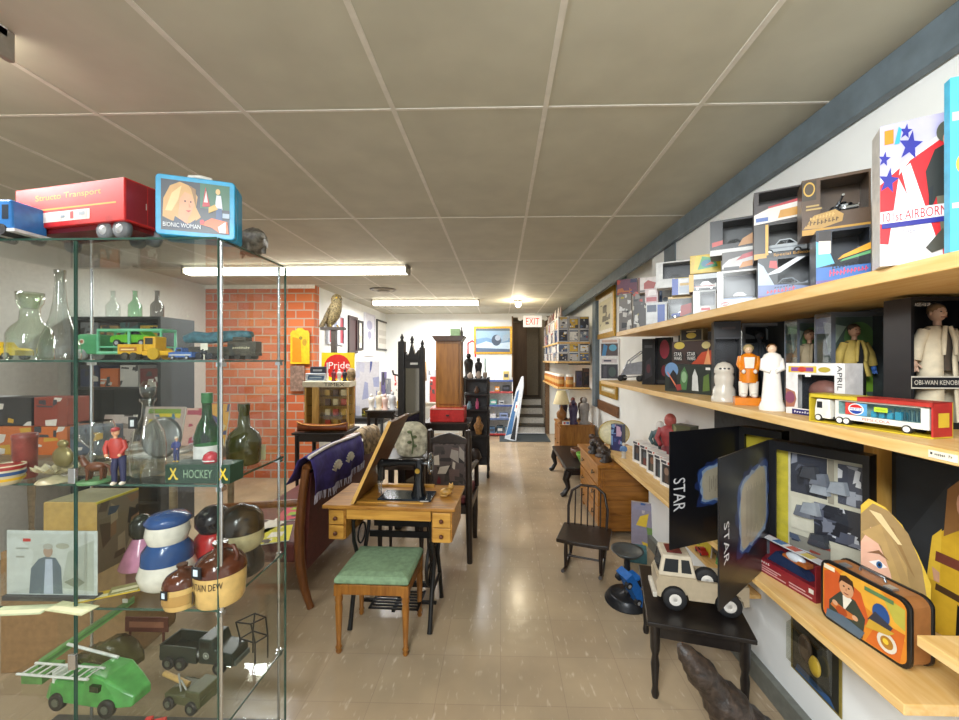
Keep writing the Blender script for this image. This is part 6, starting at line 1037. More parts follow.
def drape(name, label, y0, y1, col, hang, fringe, deco):
    t = thing(name, label, 'shawl', (-1.27, 2.52, 0), 0); rr = random.Random(4); n = 22; mb = MB(col); P = []
    for i in range(n+1):
        y = y0+(y1-y0)*i/n; u = i/n; tz = .975+.012*math.sin(u*5); hg = hang*(.85+.3*math.sin(u*2.6+.4))
        wv = lambda k: .012*math.sin(u*19+k)
        P.append([(-.10, y, tz-hg*.75), (-.06+wv(1)*.5, y, tz-.1), (-.025, y, tz-.02), (.02, y, tz+.004), (.062, y, tz-.02), (.078+wv(0), y, tz-hg*.33), (.084+wv(2)*1.2, y-.01, tz-hg*.66), (.088+wv(2.5)*1.6, y-.02, tz-hg)])
    vs = [q for r in P for q in r]; m = len(P[0]); mb.add(vs, [(i*m+k, (i+1)*m+k, (i+1)*m+k+1, i*m+k+1) for i in range(n) for k in range(m-1)], None, True); o = mb.build('cloth', t); md = o.modifiers.new('thickness', 'SOLIDIFY'); md.thickness = .004; md.offset = 0
    if fringe:
        f = MB(mat('#b9b4c4', .8))
        for i in range(n*3): k = i/3; r0 = P[int(k)]; q = Vector(r0[-1])+Vector((0, (y1-y0)/n*(k % 1), 0)); f.tube([q, q+Vector((.006*rr.uniform(-1, 1), .008*rr.uniform(-1, 1), -.055))], [.004, .002], None, 5)
        f.build('fringe', t)['kind'] = 'stuff'
    if deco:
        d = MB(mat('#cfc7b4', .7))
        for c in (.35, .62):
            y = y0+(y1-y0)*c
            for k in range(9): q = -1.1+2.2*k/8; d.tube([(.103, y+.03*math.sin(q), .80+.03*math.cos(q)), (.104, y+.09*math.sin(q), .80+.085*math.cos(q))], .006, None, 5)
        d.build('embroidery', t)
        d = MB(mat('#d8d2cc', .7)); d.tube([(P[i][4][0]-.012, P[i][4][1], P[i][4][2]+.022) for i in range(n+1)], .012, None, 6); d.build('pale_edge', t)
drape('shawl', 'purple fringed shawl with cream embroidery over the settee back', -.03, .86, mat('#3f3478', .85, noise=.2, nscale=25), .24, True, True)
drape('throw', 'cream and brown patterned throw over the far half of the settee back', .88, 1.34, mat('#a08a68', .85, noise=.5, nscale=22), .20, False, False)
# dark chair with tapestry back behind the sewing table
t = thing('chair', 'dark carved chair with a tapestry-covered back, behind the sewing table', 'chair', (-.545, 3.08, 0), math.radians(-4)); W = .30
for x in (0, W): mb = MB(DKW); mb.tube([(x, .05, 0), (x, .02, .3), (x, .0, .5), (x, -.02, 1.0), (x, -.03, 1.06)], [.022, .025, .028, .024, .02], n=10); mb.build('leg', t)
for x in (.02, W-.02): mb = MB(DKW); mb.tube([(x, .50, 0), (x, .48, .25), (x, .48, .46)], [.02, .03, .028], n=10); mb.build('leg', t)
MB(DKW).box(-.01, .0, .40, W+.01, .51, .47).build('seat_frame', t, .006); MB(mat('#6a2a2c', .8, noise=.4, nscale=30)).box(.01, .03, .47, W-.01, .49, .52).build('seat_cushion', t, .015, 3)
mb = MB(DKW); mb.prism([(0, .99), (W*.25, 1.02), (W*.5, 1.04), (W*.75, 1.02), (W, .99), (W, .955), (0, .955)], -.04, -.01, 'xz'); mb.build('back_rail', t, .004); MB(DKW).box(.02, -.03, .56, W-.02, .0, .62).build('back_rail', t, .004)
MB(mat('#4f4440', .8, noise=.6, nscale=45)).box(.02, -.032, .62, W-.02, -.005, .955).build('tapestry_panel', t, .006)
art(scribble(R, ['#6a2a2e', '#8d8378', '#3a332f', '#5c4a44', '#a89c8c', '#2b2624'], 20, '#4c413d'), W-.06, .31, Matrix.Translation((.03, -.032, .635))).build('tapestry_print', t)
for x in (0, W): mb = MB(DKW); mb.tube([(x, -.01, .74), (x, .25, .72), (x, .45, .70), (x, .47, .48)], .022); mb.build('arm', t)
# low dark table, pillow, bottles
def table(label, x0, y0, x1, y1, z, m, legr=.02, name='side_table', apron=.07, rz=0):
    t = thing(name, label, 'table', (x0, y0, 0), rz); W, D = x1-x0, y1-y0; MB(m).box(0, 0, z-.025, W, D, z).build('tabletop', t, .004); MB(m).box(.03, .03, z-.025-apron, W-.03, D-.03, z-.025).build('apron', t)
    for x in (.04, W-.04):
        for y in (.04, D-.04): MB(m).lathe([(legr*.6, 0), (legr, z*.3), (legr*.7, z*.34), (legr*1.1, z*.6), (legr*1.1, z-.03)], (x, y, 0), n=12).build('leg', t)
    return t
table('dark side table holding the cream floral pillow behind the sewing machine', -.98, 3.02, -.575, 3.40, .84, DKW)
t = thing('pillow', 'cream floral pillow propped up behind the sewing machine', 'pillow', (-.695, 3.10, .842), math.radians(10)); mb = MB(mat('#b9b29a', .85, noise=.35, nscale=25)); mb.loft([[(.13*c*w*(1+.12*abs(math.sin(2*k*PI/8))), .045*s*w, .135+z) for k, (c, s) in enumerate([(math.cos(k*PI/8), math.sin(k*PI/8)) for k in range(16)])] for z, w in ((-.135, .55), (-.11, .85), (-.05, 1), (.03, 1), (.09, .8), (.125, .5), (.135, .3))]); mb.build('cushion', t)
mb = MB(mat('#5f6b46', .8)); mb.tube([(0, -.05, .03), (.01, -.055, .12), (-.01, -.045, .2)], .006); [mb.ell((dx, -.05, z), (.018, .006, .012)) for dx, z in ((.02, .09), (-.02, .12), (.02, .16), (-.02, .2))]; mb.build('floral_motif', t)
for i, x in enumerate((-1.06, -1.02)):
    t = thing('bottle', ['small clear bottle left of the floral pillow', 'small clear bottle touching the raised leaf side, right of its twin'][i], 'bottle', (x+.12, 3.06+.06*i, .842)); MB(CLR2).lathe([(.02, 0), (.024, .01), (.022, .07), (.009, .09), (.009, .12), (.012, .125)], n=16).build('body', t)
# hall mirror
t = thing('hall_mirror', 'tall dark carved mirror with pointed finials behind the sewing table', 'mirror', (-.99, 3.78, 0), math.radians(-8)); W = .26; EB = mat('#1d1714', .35, noise=.3, nscale=25)
MB(EB).box(0, 0, 0, .065, .06, 1.78).build('stile', t, .006); MB(EB).box(W-.045, 0, 0, W, .06, 1.72).build('stile', t, .006); MB(EB).box(.065, .01, .25, W-.045, .05, .42).box(.065, .01, 1.52, W-.045, .05, 1.60).build('cross_rail', t, .004)
MB(EB).prism([(.065, 1.60), (.075, 1.68), (.10, 1.64), (.135, 1.77), (.17, 1.65), (.2, 1.70), (W-.045, 1.60)], .01, .05, 'xz').build('crest', t, .003)
for x, z in ((.032, 1.78), (.135, 1.76), (W-.022, 1.72)): MB(EB).lathe([(.02, 0), (.012, .02), (.02, .035), (.012, .055), (.003, .075)], (x, .03, z), n=12).build('finial', t)
MB(mat('#7a7468', .05, .95, .0)).box(.065, .025, .42, W-.045, .03, 1.52).build('mirror_glass', t); MB(mat('#e8e6df', .5)).box(.125, .004, 1.555, .20, .009, 1.575).build('price_tag', t)
for x in (.03, W-.03): MB(EB).box(x-.03, -.08, 0, x+.03, .16, .05).build('foot', t, .006)
for z in (1.45, 1.05): MB(EB).tube([(-.005, .03, z), (-.05, .02, z+.01), (-.06, .02, z+.05)], .009).build('coat_hook', t)
# table with red case and brown cabinet
table('dark table under the red case and the tall brown cabinet', -.92, 4.62, -.36, 5.12, .86, DKW)
t = thing('metal_case', 'bright red case under the tall brown cabinet', 'case', (-.84, 4.68, .861)); MB(mat('#c22824', .4)).box(0, 0, 0, .41, .34, .165).build('body', t, .008); MB(mat('#d9a08c', .5)).box(.0, -.002, .15, .41, .0, .163).build('lid_seam', t); MB(mat('#4a2520', .4)).box(.19, -.008, .07, .23, -.001, .09).build('latch', t)
t = thing('cabinet', 'tall narrow brown wooden cabinet with a dark cornice', 'cabinet', (-.80, 4.74, 1.027)); OK2 = wood('#80501c', '#a8712e', 4, .35, 2)
MB(OK2).box(.02, 0, 0, .33, .26, .80).build('body', t, .004); MB(mat('#46290f', .35, noise=.2)).prism([(.02, .80), (-.02, .85), (-.02, .865), (.37, .865), (.37, .85), (.33, .80)], -.03, .27, 'xz').build('cornice', t, .003); MB(wood('#86561f', '#a36c2a', 4, .35, 2)).box(.05, -.008, .04, .30, 0, .77).build('door', t, .004)
t = thing('box', 'pale green box on top of the tall brown cabinet', 'box', (-.62, 4.85, 1.893)); MB(mat('#a8c896', .5)).box(0, 0, 0, .12, .1, .095).build('body', t, .003)
t = thing('bud_vase', 'thin dark vase on top of the tall brown cabinet', 'vase', (-.475, 4.84, 1.893)); MB(mat('#3f3a2c', .4)).lathe([(.014, 0), (.018, .04), (.008, .08), (.012, .11)], n=12).build('body', t)
# etagere
EX0, EX1, EY0, EY1 = -.50, -.17, 5.35, 5.70
t = thing('shelf_rack', 'narrow black open rack of ornaments right of the brown cabinet', 'rack', (EX0, EY0, 0)); W, D = EX1-EX0, EY1-EY0; RZ = (.2, .58, .93, 1.14, 1.35)
for x in (0, W):
    for y in (0, D): MB(EB).lathe([(.014, 0), (.02, .03), (.013, .08), (.018, .3), (.012, .5), (.018, .7), (.013, .95), (.017, 1.2), (.015, 1.36)], (x, y, 0), n=10).build('post', t)
for z in RZ: MB(EB).box(-.02, -.02, z-.02, W+.02, D+.02, z).build('shelf_board', t, .003)
MB(EB).box(0, D-.005, .2, W, D+.005, 1.34).build('back_board', t)
def small(name, label, cat, p, prof, m, group=None, n=12): t = thing(name, label, cat, p, 0, group); MB(m).lathe(prof, n=n).build('body', t); return t
VP = [(.03, 0), (.035, .03), (.03, .06), (.012, .08), (.016, .1)]
rz_ = lambda k: RZ[k]+.001
def statue_small(label, p, h, c): 
    t = thing('figurine', label, 'figurine', p); MB(mat(c, .4)).loft([[(r*h*math.cos(k*PI/5), r*h*math.sin(k*PI/5), z*h) for k in range(10)] for z, r in ((0, .2), (.05, .2), (.1, .14), (.4, .16), (.6, .2), (.75, .17), (.8, .07))]).build('body', t); MB(mat(c, .4)).ell((0, 0, .89*h), (.1*h, .1*h, .12*h)).build('head', t)
statue_small('tall black figurine on top of the black rack', (EX0+.06, EY0+.1, rz_(4)), .34, '#201d1c'); statue_small('dark figurine beside the tall one on the black rack top', (EX0+.19, EY0+.2, rz_(4)), .28, '#2d2a2b')
small('teapot', 'small white pot at the left of the black rack top', 'pot', (EX0+.09, EY0+.0, rz_(4)), [(.02, 0), (.04, .02), (.04, .05), (.02, .07), (.006, .085)], mat('#c9bfb4', .3)); small('teapot', 'second white pot on the black rack top', 'pot', (EX0+.2, EY0+.02, rz_(4)), [(.02, 0), (.035, .03), (.03, .07), (.01, .1)], mat('#cfc2b6', .3)); small('cup', 'small cream cup at the right of the black rack top', 'cup', (EX0+.29, EY0+.04, rz_(4)), [(.018, 0), (.03, .03), (.03, .08)], mat('#b9aa98', .3))
t = thing('ornament', 'teal hoop ornament standing on the black rack top', 'frame', (EX0+.2, EY0+.30, rz_(4))); MB(mat('#58a89c', .3)).tube([(0, 0, .01), (0, 0, .27), (.08, 0, .27), (.08, 0, .01), (0, 0, .01)], .01).build('hoop', t)
small('bottle', 'pink bottle on a middle shelf of the black rack', 'bottle', (EX0+.18, EY0+.08, rz_(2)), [(.02, 0), (.025, .02), (.022, .09), (.01, .11), (.012, .14)], mat('#c95a86', .3)); small('vase', 'pale blue vase left of the pink bottle on the black rack', 'vase', (EX0+.07, EY0+.1, rz_(2)), VP, mat('#7fa3b0', .3)); small('vase', 'brown vase on the upper middle shelf of the black rack', 'vase', (EX0+.17, EY0+.1, rz_(3)), VP, mat('#5a3c28', .3))
small('ornament', 'tan rooster-like ornament low on the black rack', 'ornament', (EX0+.2, EY0+.08, rz_(1)), [(.04, 0), (.05, .05), (.07, .12), (.03, .18), (.035, .22), (.01, .25)], mat('#a3743c', .5, noise=.4)); small('ornament', 'dark round ornament on the lowest board of the black rack', 'ornament', (EX0+.15, EY0+.1, rz_(0)), [(.06, 0), (.09, .06), (.06, .15), (.03, .18)], mat('#352a24', .4))
# ---------------------------------------------------------------- right side furniture: rocker, chest, bench, lamp cabinet
p = UZ(562, 573, 0); q = UZ(603, 581, 0); ang = math.atan2(q.y-p.y, q.x-p.x); W = (q-p).xy.length
t = thing('rocking_chair', 'small dark wooden rocking chair with a spindle back in the aisle', 'rocking chair', (p.x, p.y, 0), ang); RK = mat('#241811', .3, noise=.3)
mb = MB(RK); mb.loft([[(W*.5+x*.19, .15+y*.17, z) for x, y in [(-1, -1), (-.5, -1.08), (.5, -1.08), (1, -1), (1.0, .9), (.5, 1), (-.5, 1), (-1.0, .9)]] for z in (.235, .255, .262)], smooth=False); mb.build('seat', t, .004)
for x in (.015, W-.015): mb = MB(RK); mb.tube([(x, -.03+.42*k/10-.03, .012+.055*((k-4.5)/5.5)**2) for k in range(11)], .013, None, 8); mb.build('rocker', t)
for x in (.02, W-.02):
    for y, y2 in ((.04, .05), (.27, .25)): mb = MB(RK); mb.tube([(x, y, .03), (x, (y+y2)/2, .13), (x, y2, .24)], [.011, .016, .012], n=8); mb.build('leg', t)
mb = MB(RK); mb.tube([(.02, .045, .12), (W-.02, .045, .12)], .008).tube([(.02, .26, .12), (W-.02, .26, .12)], .008); mb.build('stretcher', t)
bk = [(W*.5-.15, .28, .26), (W*.5-.155, .31, .40), (W*.5-.13, .335, .52), (W*.5-.06, .345, .57), (W*.5+.06, .345, .57), (W*.5+.13, .335, .52), (W*.5+.155, .31, .40), (W*.5+.15, .28, .26)]
mb = MB(RK); mb.tube(bk, .011, None, 8); mb.build('back_bow', t)
for k in range(5): x = W*.5-.1+.05*k; z = .565-.02*abs(k-2)*.8; MB(RK).tube([(x, .29, .26), (x, .342-.004*abs(k-2), z)], .006, None, 6).build('spindle', t)
CH = wood('#8a561c', '#ad7530', 4, .35, 1); CHS = wood('#7d4d19', '#a26b2b', 4, .4, 0)
CX0, CYA, CYB, CZ = .89, 3.58, 4.48, .655
t = thing('chest', 'oak chest of drawers standing along the right wall behind the rocking chair', 'chest of drawers', (CX0, CYA, 0)); W, D = .54, CYB-CYA
MB(CHS).box(.02, .02, .05, W, D-.02, CZ-.03).build('carcass', t, .003); MB(CH).box(-.02, -.015, CZ-.03, W, D+.01, CZ).build('top', t, .005)
for k in range(4): MB(CHS).box(.05, .008, .09+.13*k, W-.04, .02, .20+.13*k).build('side_panel', t, .002)
for k in range(3):
    o = MB(CH).box(.0, .05, .08+.185*k, .02, D-.05, .25+.185*k).build('drawer', t, .003)
    for y in (.22, D-.22): mb = MB(mat('#4a3a20', .3, .7)); mb.tube([(-.005, y-.04, .17+.185*k), (-.022, y, .15+.185*k), (-.005, y+.04, .17+.185*k)], .006); mb.build('handle', o)
for x in (.05, W-.04):
    for y in (.05, D-.05): MB(CHS).box(x-.025, y-.025, 0, x+.025, y+.025, .05).build('foot', t)
def carving(label, p, s, c, seed, group=None):
    rr = random.Random(seed); t = thing('carved_ornament', label, 'ornament', p, rr.uniform(-1, 1), group); mb = MB(mat(c, .45, noise=.3)); 
    mb.loft([[(r*s*math.cos(k*PI/5)*1.4, r*s*math.sin(k*PI/5), z*s) for k in range(10)] for z, r in ((0, .5), (.1, .5), (.2, .35), (.5, .42), (.8, .3), (.95, .12))]); mb.ell((-.35*s, 0, .9*s), (.25*s, .2*s, .22*s)); mb.tube([(.4*s, 0, .5*s), (.7*s, 0, .8*s), (.6*s, 0, 1.1*s)], [.12*s, .08*s, .03*s]); mb.build('body', t)
for i, (x, y, s, c, l) in enumerate([(.98, 3.70, .10, '#2c211b', 'dark carved ornament at the near end of the oak chest'), (1.0, 3.88, .12, '#3a2b20', 'brown carved ornament second on the oak chest'), (.95, 4.05, .11, '#241d19', 'blackish carved ornament midway along the oak chest'), (1.02, 4.22, .14, '#443024', 'tall brown carved ornament at the far end of the oak chest')]): carving(l, (x, y, CZ+.001), s, c, i)
t = thing('bench', 'long low dark bench with claw feet beyond the oak chest', 'bench', (.76, 4.62, 0)); W, D = .50, 1.2
MB(EB).box(0, 0, .30, W, D, .345).build('top', t, .01); MB(EB).box(.03, .03, .25, W-.03, D-.03, .30).build('apron', t)
for x in (.04, W-.05):
    for y in (.06, D-.06): mb = MB(EB); mb.tube([(x, y, .28), (x-.03, y-.01, .2), (x-.0, y, .1), (x-.05, y-.02, .03), (x-.09, y-.03, .015)], [.05, .042, .028, .032, .025], n=10); mb.build('leg', t)
small('bowl', 'bright green bowl on the low dark bench', 'bowl', (1.02, 4.80, .346), [(.04, 0), (.06, .02), (.1, .1), (.105, .13), (.095, .13), (.05, .03)], mat('#6fae3c', .3), n=18); small('bowl', 'brown bowl behind the green one on the low dark bench', 'bowl', (1.0, 5.1, .346), [(.05, 0), (.1, .06), (.1, .12), (.09, .12), (.05, .03)], mat('#6a4530', .4), n=18)
t = thing('cabinet', 'brown wooden cabinet carrying the shaded lamp, far along the right wall', 'cabinet', (.90, 5.90, 0)); MB(OK2).box(0, 0, .04, .5, .62, .61).build('body', t, .004); MB(OK2).box(-.02, -.02, .61, .5, .64, .635).build('top', t, .004)
for k in range(2): o = MB(CHS).box(-.015, .03+.29*k, .08, 0, .29+.29*k, .58).build('door', t, .003); MB(mat('#4a3a20', .3, .7)).ell((-.024, .16+.29*k, .34), .012).build('knob', o)
MB(OK2).box(.02, .02, 0, .48, .6, .04).build('plinth', t)
t = thing('table_lamp', 'table lamp with a cream shade and amber body on the far brown cabinet', 'lamp', (.925, 6.02, .636)); MB(mat('#8a5a28', .3)).lathe([(.05, 0), (.055, .02), (.02, .04), (.07, .1), (.075, .16), (.03, .22), (.012, .26), (.012, .34)], n=20).build('base', t); MB(mat('#d8c79a', .7, noise=.04)).lathe([(.125, .30), (.065, .50), (.062, .50), (.12, .302)], n=28).build('lamp_shade', t)
statue_small('purple and dark figurine right of the table lamp', (1.10, 6.0, .636), .36, '#3a2f4f'); statue_small('white-faced doll at the right end of the far brown cabinet', (1.27, 6.0, .636), .40, '#8f8a86')
t = thing('box', 'white box with red and blue print left of the lamp', 'box', (.93, 5.92, .636)); MB(mat('#d9d6d0', .5)).box(0, -.01, 0, .10, .03, .05).build('body', t); art([('r', .1, .2, .4, .8, '#b8403c'), ('r', .5, .2, .9, .8, '#4a5fa3')], .1, .05, Matrix.Translation((0, -.01, 0))).build('print', t)
# ================================================================ far wall shelves and the left background
R2 = random.Random(11)
FX0, FX1, FY0, FY1 = .90, 1.41, 6.25, 8.45
for z, lab in ((1.885, 'far shelf board near the ceiling at the right of the stairs'), (1.58, 'middle far shelf board at the right of the stairs'), (1.17, 'lowest far shelf board above the lamp')):
    o = MB(PINE2).box(0, 0, -.03, FX1-FX0, FY1-FY0, 0).build('shelf_board', None, .003); o.location = (FX0, FY0, z); tag(o, lab, 'shelf')
    for y in (FY0+.3, FY1-.3): MB(M_GREY).box(.22, y-FY0-.02, -.06, WALLX-FX0-.001, y-FY0+.02, -.031).build('bracket', o)
PAL = [['#d7d4d0', '#2f2f36', '#8f97a6', '#b94a3c', '#e8e5e0'], ['#c9c6c4', '#3a3a42', '#5a6a8a', '#d9b24a', '#efeeea'], ['#dcd9d4', '#43434c', '#7d8592', '#a33a3a', '#34507d']]
def far_box(x, y, z, w, d, h, side, label, group, pal, th=0):
    """side 'w': picture towards the aisle; 's': picture towards the camera"""
    t = thing('figure_box', label, 'toy box', (x, y, z), 0, group); MB(mat(R2.choice(pal[:1]+pal[-1:]), .4)).box(0, 0, 0, w, d, h).build('carton', t)
    it = [('r', .06, .05, .94, .95, R2.choice(pal[1:3]))]+scribble(R2, pal, 6, None, .1, .1, .9, .8)+[('r', .1, .82, .9, .93, R2.choice(pal))]
    if side == 's': art(it, w, h).build('printed_front', t)
    else: art(it, d, h, Matrix.Translation((0, d, 0)) @ Matrix.Rotation(-PI/2, 4, 'Z')).build('printed_front', t)
    return t
ORD = ['nearest the camera', 'second from the near end', 'third from the near end', 'fourth from the near end', 'fifth from the near end', 'sixth, midway along', 'fifth from the far end', 'fourth from the far end', 'third from the far end', 'second from the far end', 'farthest along']
for z, n, hh, lab in ((1.8858, 11, .20, 'topmost'), (1.5808, 11, .14, 'middle')):
    for k in range(n):
        for s in range(2): far_box(FX0+.01+R2.uniform(0, .02), FY0+.12+k*.19, z+s*(hh+.0005), .12, .165, hh, 'w', 'figure box facing the aisle, %s far shelf, %s row, %s' % (lab, ('lower', 'upper')[s], ORD[k]), 'aisle-facing figure boxes on the %s far shelf' % lab, R2.choice(PAL))
    for k in range(3):
        for s in range(2): far_box(FX0+.012+k*.165, FY0+.005, z+s*(hh+.0005), .155, .10, hh, 's', 'figure box facing the camera, end of the %s far shelf, %s row, %s' % (lab, ('lower', 'upper')[s], ('left', 'centre', 'right')[k]), 'camera-facing figure boxes on the %s far shelf' % lab, R2.choice(PAL))
for k in range(8):
    t = thing('figurine', 'slim figure standing on the highest far boxes, '+ORD[k+3 if k > 3 else k], 'figurine', (FX0+.06+R2.uniform(0, .03), FY0+.2+k*.22, 1.8858+.4012), 0, 'slim figures on top of the highest far boxes'); MB(mat(R2.choice(['#a58f86', '#5a4a48', '#8a5a56', '#c9bfb9']), .5)).lathe([(.02, 0), (.025, .03), (.018, .12), (.012, .16), (.004, .19)], n=8).build('body', t)
for k in range(11):
    p_ = (FX0+.07, FY0+.14+(k-1)*.2, 1.1708) if k else (FX0+.20, FY0+.06, 1.1708)
    t = thing('jar', 'amber jar with a white lid on the lowest far shelf, '+(ORD[k] if k else 'alone at the end'), 'jar', p_, 0, 'amber jars on the lowest far shelf'); MB(mat('#b06a24', .3)).lathe([(.056, 0), (.061, .02), (.061, .15), (.056, .165)], n=14).build('body', t); MB(mat('#ddd8cc', .4)).lathe([(.058, .165), (.058, .195), (.048, .2)], n=14).build('lid', t); MB(mat('#c9a05a', .5)).lathe([(.0612, .05), (.0616, .055), (.0616, .11), (.0612, .115)], n=14).build('paper_label', t)
far_box(FX0+.29, FY0+.01, 1.1708, .10, .08, .26, 's', 'dark tall figure box at the near end of the lowest far shelf', None, ['#2c2a33', '#3a3450', '#5a4a3a', '#26262c'])
far_box(FX0+.40, FY0+.01, 1.1708, .10, .08, .30, 's', 'brown and black figure box beside the wall on the lowest far shelf', None, ['#3a2f2a', '#5a3a2a', '#7d6a50', '#1f1d1f'])
# doll-like clutter under the lowest far shelf
for k in range(3): statue_small(['dark doll', 'red-clothed doll', 'brown doll'][k]+' standing in the row at the back of the far brown cabinet', (1.02+.15*k, 6.42, .636), .36, ['#2f2a33', '#7a3a33', '#4f3a2a', '#6a6660', '#3a4260', '#8a7458'][k])
# back wall: painting, white shelf unit, red loop
def wall_pic(name, label, cat, pl, pt, pr, pb, y, fm, items, fw, th=.03):
    a_ = UY(pl, pt, y); b_ = UY(pr, pb, y); W = b_.x-a_.x; H = a_.z-b_.z; t = thing(name, label, cat, (a_.x, y, b_.z)); mb = MB(fm); mb.box(0, -th, 0, W, 0, fw).box(0, -th, H-fw, W, 0, H).box(0, -th, fw, fw, 0, H-fw).box(W-fw, -th, fw, W, 0, H-fw); mb.build('frame', t, .004)
    MB(mat('#e9e6dc', .5)).box(fw, -.01, fw, W-fw, 0, H-fw).build('mount', t); art(items, W-2*fw, H-2*fw, Matrix.Translation((fw, -.01, fw))).build('picture', t); return t
wall_pic('painting', 'gold-framed blue winter landscape on the back wall beside the stairs', 'painting', 474, 326.5, 512, 354, BACKY-.001, GOLD, [('r', 0, 0, 1, 1, '#5f7f9c'), ('p', [(0, .55), (.3, .62), (.6, .5), (1, .6), (1, 1), (0, 1)], '#7d9ab0'), ('p', [(0, .3), (.3, .45), (.55, .35), (1, .42), (1, 0), (0, 0)], '#a9bccb'), ('e', .6, .5, .14, .24, '#2f3d4f'), ('e', .64, .6, .08, .12, '#8f9aa8'), ('p', [(0, .0), (1, 0), (1, .12), (0, .18)], '#4a5a70'), ('p', [(.75, .4), (.95, .5), (.98, .8), (.8, .7)], '#8397a8'), ('r', 0, .9, 1, 1, '#46586c')], .045)
t = thing('shelf_unit', 'white wall rack with blue and red shelf edges left of the stairs', 'shelf', (-.32, 8.28, 0)); W = .58; WHT = mat('#dfe0e0', .5)
MB(WHT).box(0, .28, .03, W, .31, 1.22).box(0, 0, .03, .02, .28, 1.18).box(W-.02, 0, .03, W, .28, 1.18).build('back_and_sides', t)
for i, z in enumerate((.06, .38, .66, .94, 1.18)): o = MB(WHT).box(.02, .0, z-.025, W-.02, .28, z).build('shelf_board', t); MB(mat(['#a83a3a', '#5a6f9c', '#4a5f9c', '#a8484a', '#4f66a3'][i], .4)).box(0, -.012, z-.035, W, .0, z+.005).build('coloured_edge', o)
SUX = -.32
for i, (x, z, w, h, c) in enumerate([(.08, .0605, .12, .12, '#4a6a8a'), (.24, .0605, .14, .14, '#39505f'), (.42, .0605, .1, .12, '#6a8aa3'), (.1, .3805, .12, .08, '#c9cbd0'), (.3, .3805, .18, .10, '#8a9ac0'), (.1, .6605, .14, .1, '#5a9a94'), (.28, .6605, .12, .08, '#b9bcc0'), (.2, .9405, .1, .1, '#c9862c'), (.36, .9405, .16, .12, '#26262b'), (.1, 1.1805, .1, .06, '#d9d6ce'), (.38, 1.1805, .12, .18, '#c9b46a')]):
    t = thing('box', ['blue-grey', 'dark slate', 'light blue', 'pale grey', 'lavender', 'teal', 'silver', 'orange', 'black', 'cream', 'tan'][i]+' package on the white rack with coloured edges', 'box', (SUX+x, 8.33, z)); MB(mat(c, .5)).box(0, 0, 0, w, .15, h).build('body', t, .004); art([('r', .15, .3, .85, .7, '#d9d9d6' if i % 2 else '#4a4f5a')], w, h).build('print', t)
t = thing('wall_sign', 'red looped sign on the back wall behind the brown cabinet', 'sign', UY(468, 357, BACKY-.001)); MB(mat('#c9303a', .4)).tube([(0, -.015, 0), (0, -.015, .30), (.09, -.015, .36), (.16, -.015, .3), (.16, -.015, 0)], .018).build('loop', t)
p = UZ(505, 435, 0); t = thing('board', 'narrow blue and white board leaning beside the stairs', 'board', (.08, 7.86, .034), math.radians(-20), None, math.radians(-9), math.radians(10))
MB(mat('#c9d0d8', .4)).prism([(0, .0), (.02, 1.0), (.07, 1.28), (.11, 1.30), (.16, 1.1), (.24, 0)], 0, .03, 'xz').build('panel', t, .004); art([('p', [(.05, .05), (.2, .75), (.35, .8), (.5, .1)], '#3a6a9c'), ('p', [(.5, .02), (.9, .02), (.7, .35), (.55, .4)], '#22262c'), ('r', .3, .45, .55, .6, '#e9e6e0'), ('r', .38, .5, .47, .55, '#c9403a')], .24, 1.28).build('print', t)
# ---------------------------------------------------------------- left background: watch display, owl, posters
table('black two-tier table under the model boat at the left', -2.12, 3.95, -1.58, 4.40, .86, EB)
t = thing('model_boat', 'brown wooden model boat hull on the black table at the left', 'model boat', (-1.84, 4.03, .861), 0); HB = wood('#6a3218', '#8a4a22', 6, .35, 0)
mb = MB(HB); mb.loft([[(x, -w, .07+s), (x, -w*.8, .03), (x, 0, .004), (x, w*.8, .03), (x, w, .07+s), (x, 0, .065+s)] for x, w, s in [(-.26, .005, .03), (-.2, .035, .012), (-.08, .06, .0), (.1, .06, 0), (.2, .045, .01), (.26, .02, .025)]]); mb.build('hull', t)
MB(mat('#c98a3c', .4)).tube([(-.26, -.006, .102), (-.2, -.036, .084), (-.08, -.061, .072), (.1, -.061, .072), (.2, -.046, .082), (.26, -.021, .097)], .006).build('gunwale', t)
t = thing('watch_display', 'tan and glass watch display case with lettering on its cream top', 'display case', (-2.08, 4.14, .861), math.radians(3)); W, D, Hh = .46, .22, .51; TN2 = wood('#a87f3a', '#c9a255', 5, .4, 2); CRM = mat('#d9d0b4', .5)
MB(TN2).box(0, 0, 0, W, D, .03).build('base', t, .003); MB(CRM).box(-.015, -.015, Hh-.06, W+.015, D+.01, Hh).build('top', t, .004); art([('t', 'TIMEX', .46, .2, .9, .8, '#2a2a2c')], W+.03, .06, Matrix.Translation((-.015, -.015, Hh-.06))).build('lettering', t)
MB(TN2).box(.08, .0, .03, .15, .03, Hh-.06).build('pillar', t); MB(TN2).box(0, D-.02, .03, W, D, Hh-.06).box(0, .0, .03, .02, D-.02, Hh-.06).build('back', t); MB(TN2).box(W-.015, .0, .03, W, .02, Hh-.06).build('pillar', t)
for z in (.14, .25, .35): o = MB(glass((.9, .93, .9), 1.4)).box(.02, .01, z, W-.015, D-.02, z+.006).build('shelf', t)
for i in range(12):
    z = (.031, .147, .257, .357)[i // 3]; x = .19+.085*(i % 3); c = ['#b5452f', '#c9a04a', '#5a3a2a', '#d9c79a'][i % 4]; MB(mat(c, .4)).box(x, .07, z, x+.05, .11, z+.06).build('watch_box', t)
MB(GL).box(.15, .0, .03, W-.015, .003, Hh-.06).build('glass_front', t)
ZW = .861+.511
